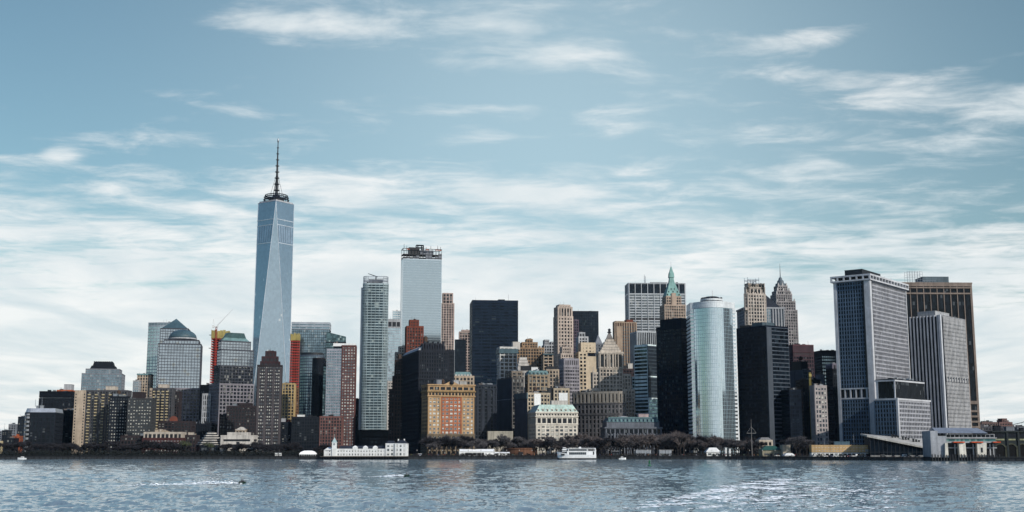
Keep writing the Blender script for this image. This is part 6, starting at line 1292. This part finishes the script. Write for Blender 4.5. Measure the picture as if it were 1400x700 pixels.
# --- people, cars, lamps on the promenade
def person_mesh(R, name):
    J = {'pel': (0, 0, .95), 'sp': (0, 0, 1.2), 'ch': (0, 0, 1.42), 'nk': (0, 0, 1.53), 'hd': (0, -.01, 1.64), 'ht': (0, 0, 1.74)}
    sw = R.uniform(-.22, .22); E = [('pel', 'sp'), ('sp', 'ch'), ('ch', 'nk'), ('nk', 'hd'), ('hd', 'ht')]; rad = dict(pel=.16, sp=.15, ch=.17, nk=.06, hd=.11, ht=.08)
    for s, t in ((-1, 'l'), (1, 'r')):
        J['h'+t] = (s*.10, 0, .9); J['k'+t] = (s*.11, s*sw*.5-.02, .49); J['a'+t] = (s*.11, s*sw, .07); J['t'+t] = (s*.12, s*sw-.16, .035); J['s'+t] = (s*.2, 0, 1.43); J['e'+t] = (s*.26, -s*sw*.5+.03, 1.15); J['w'+t] = (s*.25, -s*sw-.04, .9); J['f'+t] = (s*.25, -s*sw-.07, .78)
        E += [('pel', 'h'+t), ('h'+t, 'k'+t), ('k'+t, 'a'+t), ('a'+t, 't'+t), ('ch', 's'+t), ('s'+t, 'e'+t), ('e'+t, 'w'+t), ('w'+t, 'f'+t)]; rad.update({'h'+t: .11, 'k'+t: .075, 'a'+t: .05, 't'+t: .04, 's'+t: .085, 'e'+t: .055, 'w'+t: .04, 'f'+t: .035})
    return skin(name, J, E, rad, 'pel')
def skin(name, J, E, rad, root):
    ks = list(J); me = bpy.data.meshes.new(name); me.from_pydata([J[k] for k in ks], [(ks.index(a), ks.index(c)) for a, c in E], []); o = bpy.data.objects.new(name, me); COL.objects.link(o)
    md = o.modifiers.new('s', 'SKIN'); sv = me.skin_vertices[0].data
    for i, k in enumerate(ks): sv[i].radius = (rad[k], rad[k]); sv[i].use_root = (k == root)
    o.modifiers.new('u', 'SUBSURF').levels = 1; dg = bpy.context.evaluated_depsgraph_get(); out = bpy.data.meshes.new_from_object(o.evaluated_get(dg)); bpy.data.objects.remove(o); out.name = name; return out
def clothes(body, top, legs, skinm, hair, split=.98):
    for m_ in (legs, top, skinm, hair): body.materials.append(m_)
    for p in body.polygons:
        z = p.center.z; x = abs(p.center.x); p.material_index = 3 if z > 1.68 else (2 if z > 1.52 or (z < .92 and x > .2) else (1 if z > split or x > .2 else 0))
    return body
skn = stone((.42, .27, .2), .7, streak=0); hr = stone((.04, .03, .025), .8); tops = [stone(c, .8) for c in ((.45, .06, .05), (.05, .09, .25), (.5, .5, .48), (.03, .03, .035), (.35, .28, .08), (.10, .22, .15), (.40, .18, .06))]; jeans = stone((.05, .06, .09), .9)
PM = []
for i in range(7):
    R = random.Random(40+i); PM.append(clothes(person_mesh(R, 'person'), tops[i], jeans if i % 2 else stone((.04, .04, .04), .9), skn, hr))
cols = ['red', 'navy blue', 'white', 'black', 'ochre', 'dark green', 'orange']
R = random.Random(9)
spots = [(R.uniform(556, 628), R.uniform(1066, 1076)) for i in range(26)]+[(R.uniform(700, 762), R.uniform(1064, 1074)) for i in range(14)]+[(R.uniform(815, 1020), R.uniform(1062, 1070)) for i in range(22)]+[(R.uniform(1030, 1105), R.uniform(1022, 1030)) for i in range(10)]
for i, (px, Y) in enumerate(spots):
    o = link('person', PM[i % 7], None, (xat(px, Y, G), max(Y, shore_y(xat(px, Y, G))+3), G), R.uniform(0, 6.28)); zone = 'between the pier building and the event tent' if px < 640 else ('near the white ferry' if px < 800 else ('along the park quay' if px < 1025 else 'below the flagpole'))
    tag(o, 'tiny standing person in %s top %s' % (cols[i % 7], zone), 'person', 'people in %s tops %s' % (cols[i % 7], zone))
def make_car(mat, van):
    r = empty('parked_van' if van else 'parked_car', 'car', 'car', (0, 0, 0)); M = MB(); h1, h2 = (1.0, 2.1) if van else (.85, 1.42)
    M.frus(-2.2, 2.2, -.88, .88, .35, h1, .06); M.build('body', mat, r); M = MB(); M.frus(-2.1 if van else -1.6, 1.5 if van else 1.1, -.82, .82, h1, h2, .25 if van else .5, .12); M.cur = 0; M.build('cabin', mat if van else DARKM, r)
    M = MB(); M.box((-1.2), 1.05 if van else .6, -.84, .84, h1+.12, h2-.28); M.build('window', PANE, r)
    for x in (-1.4, 1.4):
        for y in (-.8, .8): M = MB(); M.loft([[(x+.33*cos(t), yy, .33+.33*sin(t)) for t in [2*pi*j/12 for j in range(12)]] for yy in (y+.1, y-.1)]); M.build('wheel', DARKM, r)
    return r
paint = [('white', WHITE), ('black', stone((.02, .02, .022), .3, spec=.5, streak=0)), ('silver', stone((.4, .41, .42), .35, metal=.5, streak=0)), ('dark red', stone((.22, .03, .03), .35, spec=.5, streak=0)), ('dark blue', stone((.03, .05, .12), .35, spec=.5, streak=0))]
CARS = []
for i, (nm, mt) in enumerate(paint):
    for v in (False, True):
        if v and i > 1: continue
        CARS.append([make_car(mt, v), nm, v, False])
cs = [(1112+k*3.9, 993+2*(k % 2)) for k in range(20)]+[(563+R.random()*60, 1080+R.random()*6) for k in range(9)]+[(1206+R.random()*60, 958+R.random()*4) for k in range(6)]+[(1060+R.random()*40, 1036) for k in range(3)]
for i, (px, Y) in enumerate(cs):
    c = CARS[i % len(CARS)]; x = xat(px, Y, G); Y = max(Y, shore_y(x)+5); p = (x, Y, G); rz = R.uniform(-.2, .2)+(pi/2 if i % 3 == 0 else 0); zone = 'in front of the yellow quay office' if i < 20 else ('behind the promenade crowd near the pier building' if i < 29 else ('below the sloping terminal hall' if i < 35 else 'by the beige stone block'))
    lb = '%s %s parked %s' % (c[1], 'van' if c[2] else 'car', zone); gp = '%s %s %s' % (c[1], 'vans' if c[2] else 'cars', zone)
    if not c[3]: c[3] = True; o = c[0]; o.location = p; o.rotation_euler.z = rz; tag(o, lb, 'van' if c[2] else 'car', gp)
    else: o = dup(c[0], p, rz, lb, gp); o['category'] = 'van' if c[2] else 'car'
lamp = empty('street_lamp', 'lamp', 'street lamp', (0, 0, 0)); M = MB(); M.tube((0, 0, 0), (0, 0, 4.6), .11, .07, 6); M.lathe(0, 0, [(.22, 0), (.18, .8), (.1, 1)], 8); M.build('post', DARKM, lamp); M = MB(); M.lathe(0, 0, [(.1, 4.5), (.32, 4.8), (.3, 5.2), (.05, 5.5)], 8); M.build('lantern', PALE, lamp)
first = True
for i in range(30):
    px = 570+i*17.5; Y = 1066 if px < 1000 else 1030; x = xat(px, Y, G); p = (x, max(Y, shore_y(x)+2.5), G); zone = 'left of the white ferry' if px < 762 else ('behind the white ferry' if px < 816 else ('on the park quay right of the white ferry' if px < 1020 else 'near the flagpole'))
    if first: first = False; lamp.location = p; tag(lamp, 'slim dark promenade lamp post '+zone, group='lamp posts '+zone)
    else: dup(lamp, p, 0, 'slim dark promenade lamp post '+zone, 'lamp posts '+zone)

# --- white excursion boat
Yb = 1030; e = empty('excursion_boat', 'white two-deck excursion boat moored at the park quay, bow to the left', 'boat', (xat(788.5, Yb, 2), Yb, 0), radians(2)); sc = Yb*TC/F
def bx(px): return (px-788.5)*sc
def bz(py): return zat(py, Yb)
wb = stone((.68, .68, .67), .5, var=.05, streak=.08); M = MB(); hb_ = 4.2
secs = [(761.2, .15, 617.2), (764, 1.6, 618.0), (768, 3.0, 618.7), (774, 4.0, 619.6), (776, 4.1, 621.6), (790, 4.2, 621.8), (806, 4.2, 621.8), (814.6, 3.9, 621.6)]
M.loft([[(bx(p_)+(1.2 if k == 0 else .3*(k < 3)), -w*.75, -.8), (bx(p_), -w, bz(t)), (bx(p_), w, bz(t)), (bx(p_)+(1.2 if k == 0 else .3*(k < 3)), w*.75, -.8)] for k, (p_, w, t) in enumerate(secs)][::-1]); M.build('hull', wb, e)
M = MB(); M.loft([[(bx(p_)+(.9 if k == 0 else .2), -w*.86-.04, -.7), (bx(p_), -w*.95-.06, 1.0), (bx(p_), w*.95+.06, 1.0), (bx(p_)+(.9 if k == 0 else .2), w*.86+.04, -.7)] for k, (p_, w, t) in enumerate(secs)][::-1]); M.build('waterline', DARKM, e)
z1 = bz(621.8); M = MB(); M.box(bx(775), bx(810), -3.9, 3.9, z1-.3, bz(617.2)); M.box(bx(812), bx(814.3), -3.9, 3.9, z1-.3, bz(617.2)); M.box(bx(774), bx(814.5), -4, 4, bz(617.2), bz(616.6)); lowd = M.build('upper_deck', wb, e)
for i in range(9): 
    M = MB(); x = bx(777.5)+i*1.62; M.box(x, x+1.52, -3.99, -3.8, bz(621.6), bz(618.2)); M.build('window', PANE, lowd)
M = MB(); M.box(bx(776.5), bx(803), -3.7, 3.7, bz(616.6), bz(613.8)); M.box(bx(775.5), bx(813.8), -4, 4, bz(613.8), bz(613.2)); M.box(bx(812.6), bx(814), -3.9, 3.9, bz(616.6), bz(612.5))
for x in (804.5, 807.5, 810.5):
    for y in (-3.8, 3.7): M.box(bx(x), bx(x)+.15, y, y+.12, bz(616.6), bz(613.8))
upd = M.build('cabin', wb, e)
for i in range(9):
    M = MB(); x = bx(777.5)+i*1.68; M.box(x, x+1.55, -3.8, -3.62, bz(616.5), bz(613.9)); M.build('window', PANE, upd)
M = MB(); M.box(bx(768.5), bx(774.5), -2.6, 2.6, bz(617.4), bz(615)); M.box(bx(768), bx(781), -2.9, 2.9, bz(615), bz(614.4)); M.frus(bx(769), bx(774), -1.9, 1.9, bz(614.4), bz(611.8), .3); M.box(bx(774), bx(781), -1.6, 1.6, bz(614.4), bz(613.3)); wh_ = M.build('wheelhouse', wb, e)
M = MB(); M.box(bx(769.2), bx(773.5), -1.95, 1.95, bz(613.6), bz(612.6)); M.build('window_band', PANE, wh_); M = MB(); M.box(bx(768.4), bx(774.4), -2.7, 2.7, bz(616.6), bz(615.7)); M.build('window_band', PANE, wh_)
M = MB(); M.tube((bx(770.5), 0, bz(612)), (bx(770.2), 0, bz(609.5)), .25, .12); M.tube((bx(771.5), 0, bz(612)), (bx(770), 0, bz(611)), .3); M.build('mast', DARKM, e); M = MB(); M.loft([[(bx(791), y, bz(613)), (bx(795), y, bz(613)), (bx(794), y, bz(614.6)+2.3), (bx(791.5), y, bz(614.8)+2.3)] for y in (.8, -.8)]); M.build('funnel', wb, e)
M = MB()
for i in range(22): x = bx(778)+i*1.0; M.tube((x, -3.9, bz(613.2)), (x, -3.9, bz(613.2)+1), .05, n=3)
M.tube((bx(776), -3.9, bz(613.2)+1), (bx(812), -3.9, bz(613.2)+1), .05, n=3); M.build('deck_rail', wb, e); M = MB(); M.box(bx(766.5), bx(771.5), -3.9, -2.9, bz(622.6), bz(620.4)); M.build('bow_opening', DARKM, e)

# --- small moored boats
def small_boat(lb, px, Y, L, rz):
    e = empty('motor_boat', lb, 'boat', (xat(px, Y, 0), Y, 0), rz); M = MB(); M.loft([[(x*L, -w*.6, -.3), (x*L, -w, .9+k), (x*L, w, .9+k), (x*L, w*.6, -.3)] for x, w, k in ((-.5, L*.02, .5), (-.3, L*.13, .3), (.1, L*.17, .1), (.5, L*.15, 0))][::-1]); M.build('hull', wb, e); M = MB(); M.frus(-.15*L, .25*L, -L*.11, L*.11, .9, 2.1, .3); M.build('cabin', wb, e); M = MB(); M.box(-.1*L, .2*L, -L*.112, L*.112, 1.3, 1.75); M.build('window', PANE, e)
small_boat('small white motor boat moored at the far left quay', 30, 1050, 7, .1); small_boat('small white motor boat lying off the park right of the excursion boat', 933, 1040, 6, .2); small_boat('small pale motor boat tied beside the excursion boat stern', 851, 1040, 6, 3.1)
e = empty('channel_buoy', 'green channel buoy floating off the park', 'buoy', (xat(888, 676, 0), 676, 0), 0); gm = stone((.02, .16, .07), .5); M = MB(); M.lathe(0, 0, [(.9, -.4), (1, .1), (.9, .4), (.3, .5)], 12); M.build('float', gm, e); M = MB()
for a in range(4): M.tube((.6*cos(a*pi/2), .6*sin(a*pi/2), .4), (.25*cos(a*pi/2), .25*sin(a*pi/2), 2.6), .07, n=4)
M.box(-.45, .45, -.05, .05, 1.2, 2.4); M.lathe(0, 0, [(.3, 2.5), (.3, 2.9), (.05, 3.1)], 8); M.build('tower', gm, e)

# --- jet skis with riders, foam
foam = stone((.80, .83, .84), .9, var=.08, streak=0)
def jet_ski(lb, plb, px, Y, rz, col, jacket):
    x = xat(px, Y, 0); e = empty('jet_ski', lb, 'jet ski', (x, Y, .12), rz); e.scale = (.72,)*3
    M = MB(); M.loft([[(a, -w*.7, -.2), (a, -w, .28+k), (a, -w*.5, .5+k), (a, w*.5, .5+k), (a, w, .28+k), (a, w*.7, -.2)] for a, w, k in ((-1.6, .05, .35), (-1.2, .35, .25), (-.4, .55, .1), (.8, .58, 0), (1.5, .5, -.03))][::-1]); M.build('hull', col, e)
    M = MB(); M.frus(-.2, 1.3, -.24, .24, .5, .95, .06); M.build('seat', DARKM, e); M = MB(); M.frus(-.9, -.3, -.25, .25, .5, 1.05, .12); M.tube((-.5, -.42, 1.12), (-.5, .42, 1.12), .04); M.build('handlebar', DARKM, e)
    J = dict(pel=(.35, 0, 1.08), sp=(.28, 0, 1.32), ch=(.14, 0, 1.52), nk=(.08, 0, 1.63), hd=(.03, 0, 1.74), ht=(.03, 0, 1.84)); E = [('pel', 'sp'), ('sp', 'ch'), ('ch', 'nk'), ('nk', 'hd'), ('hd', 'ht')]; rad = dict(pel=.16, sp=.15, ch=.18, nk=.07, hd=.115, ht=.085)
    for s, t in ((-1, 'l'), (1, 'r')):
        J.update({'h'+t: (.32, s*.14, 1.02), 'k'+t: (-.1, s*.34, .92), 'a'+t: (.05, s*.42, .5), 't'+t: (-.12, s*.43, .46), 's'+t: (.14, s*.2, 1.53), 'e'+t: (-.12, s*.3, 1.3), 'w'+t: (-.4, s*.3, 1.17), 'f'+t: (-.5, s*.3, 1.14)})
        E += [('pel', 'h'+t), ('h'+t, 'k'+t), ('k'+t, 'a'+t), ('a'+t, 't'+t), ('ch', 's'+t), ('s'+t, 'e'+t), ('e'+t, 'w'+t), ('w'+t, 'f'+t)]; rad.update({'h'+t: .11, 'k'+t: .08, 'a'+t: .055, 't'+t: .045, 's'+t: .085, 'e'+t: .06, 'w'+t: .045, 'f'+t: .04})
    me = skin('person', J, E, rad, 'pel')
    for m_ in (DARKM, jacket, skn, hr): me.materials.append(m_)
    for p in me.polygons: z = p.center.z; p.material_index = 3 if z > 1.78 else (2 if z > 1.64 else (1 if z > 1.15 else 0))
    o = tag(link('person', me, None, (x, Y, .12), rz), plb, 'person'); o.scale = (.72,)*3
jet_ski('green and black jet ski racing right on the left side of the harbour', 'rider in dark suit crouching on the left jet ski', 331, 338, radians(222), stone((.02, .05, .03), .4), stone((.03, .03, .04), .7))
jet_ski('green jet ski running near the middle of the harbour', 'rider in dark suit on the middle jet ski', 556, 424, radians(215), stone((.02, .05, .035), .4), stone((.03, .035, .05), .7))
def foam_mesh(name, lab, pts, seed):
    R = random.Random(seed); M = MB()
    for (x, y, w, n, h, sp) in pts:
        for i in range(n):
            cx, cy = x+R.gauss(0, sp*2), y+R.gauss(0, sp); a = w*R.uniform(.3, 1.2); k = 7; z = .05+h*abs(R.gauss(0, .5))
            ring = [(cx+a*cos(2*pi*j/k)*R.uniform(.6, 1.2), cy+a*.5*sin(2*pi*j/k)*R.uniform(.6, 1.2), z+R.uniform(-.02, .04)) for j in range(k)]
            top = (cx, cy, z+a*R.uniform(.08, .35)*(1 if h > .2 else .4)); i0 = len(M.v); M.v += ring+[top]
            for j in range(k): M.f.append((i0+j, i0+(j+1) % k, i0+k)); M.mi.append(0)
    return tag(M.build(name, foam), lab, 'foam', kind='stuff')
def wake(lab, px, Y, L, drop, seed, big):
    x0 = xat(px, Y, 0)-1.5; P = []
    for i in range(90):
        t = i/90; x = x0-L*t; y = Y-drop*t; P.append((x, y, .5*(1-t)+.18, int(9*(1-t)**1.2)+1, (.7*big*(1-t) if t < .45 else .1) if t > .02 else .3, .28+.5*t))
    for i in range(14): t = .05+.2*i/14; P.append((x0-L*t, Y-drop*t, .35, 22, 1.1*big*(sin(i*.9)**2+.25), .5))
    foam_mesh('wake_foam', lab, P, seed)
wake('long white spray trail behind the left jet ski', 331, 338, 50, 34, 3, 1.0); wake('short white spray trail behind the middle jet ski', 556, 424, 15, 3, 4, .5)
# ferry wake, lower right: broken white water along a spreading edge
R = random.Random(21); P = []
def wpt(px, py): 
    Y = H*(TC+((py-CY)/F)*TS)/((py-CY)/F*TC-TS); return xat(px, Y, 0), Y
edge = [(838, 704), (870, 695), (905, 687), (950, 677), (975, 671), (1005, 664), (1040, 659), (1075, 655)]
for (a, b1), (c, d1) in zip(edge, edge[1:]):
    for i in range(26):
        t = R.random(); px, py = a+(c-a)*t, b1+(d1-b1)*t; off = R.random()**2; px2, py2 = px+off*90+R.gauss(0, 4), min(706, py+off*16+R.gauss(0, .6)); x, y = wpt(px2, py2); P.append((x, y, .45*R.uniform(.5, 1.4)*(y/260)**.5*1.7, R.randint(16, 36), .12, .5))
for i in range(650):
    px = R.uniform(880, 1230); py = 652+ (R.random()**.8)*50; lim = 704-(px-838)*.205
    if py < lim: continue
    x, y = wpt(px, py); P.append((x, y, .5*R.uniform(.4, 1.5), R.randint(2, 7), .10, .7))
foam_mesh('wake_foam', 'broken white ferry wake spreading across the lower right of the harbour', P, 8)
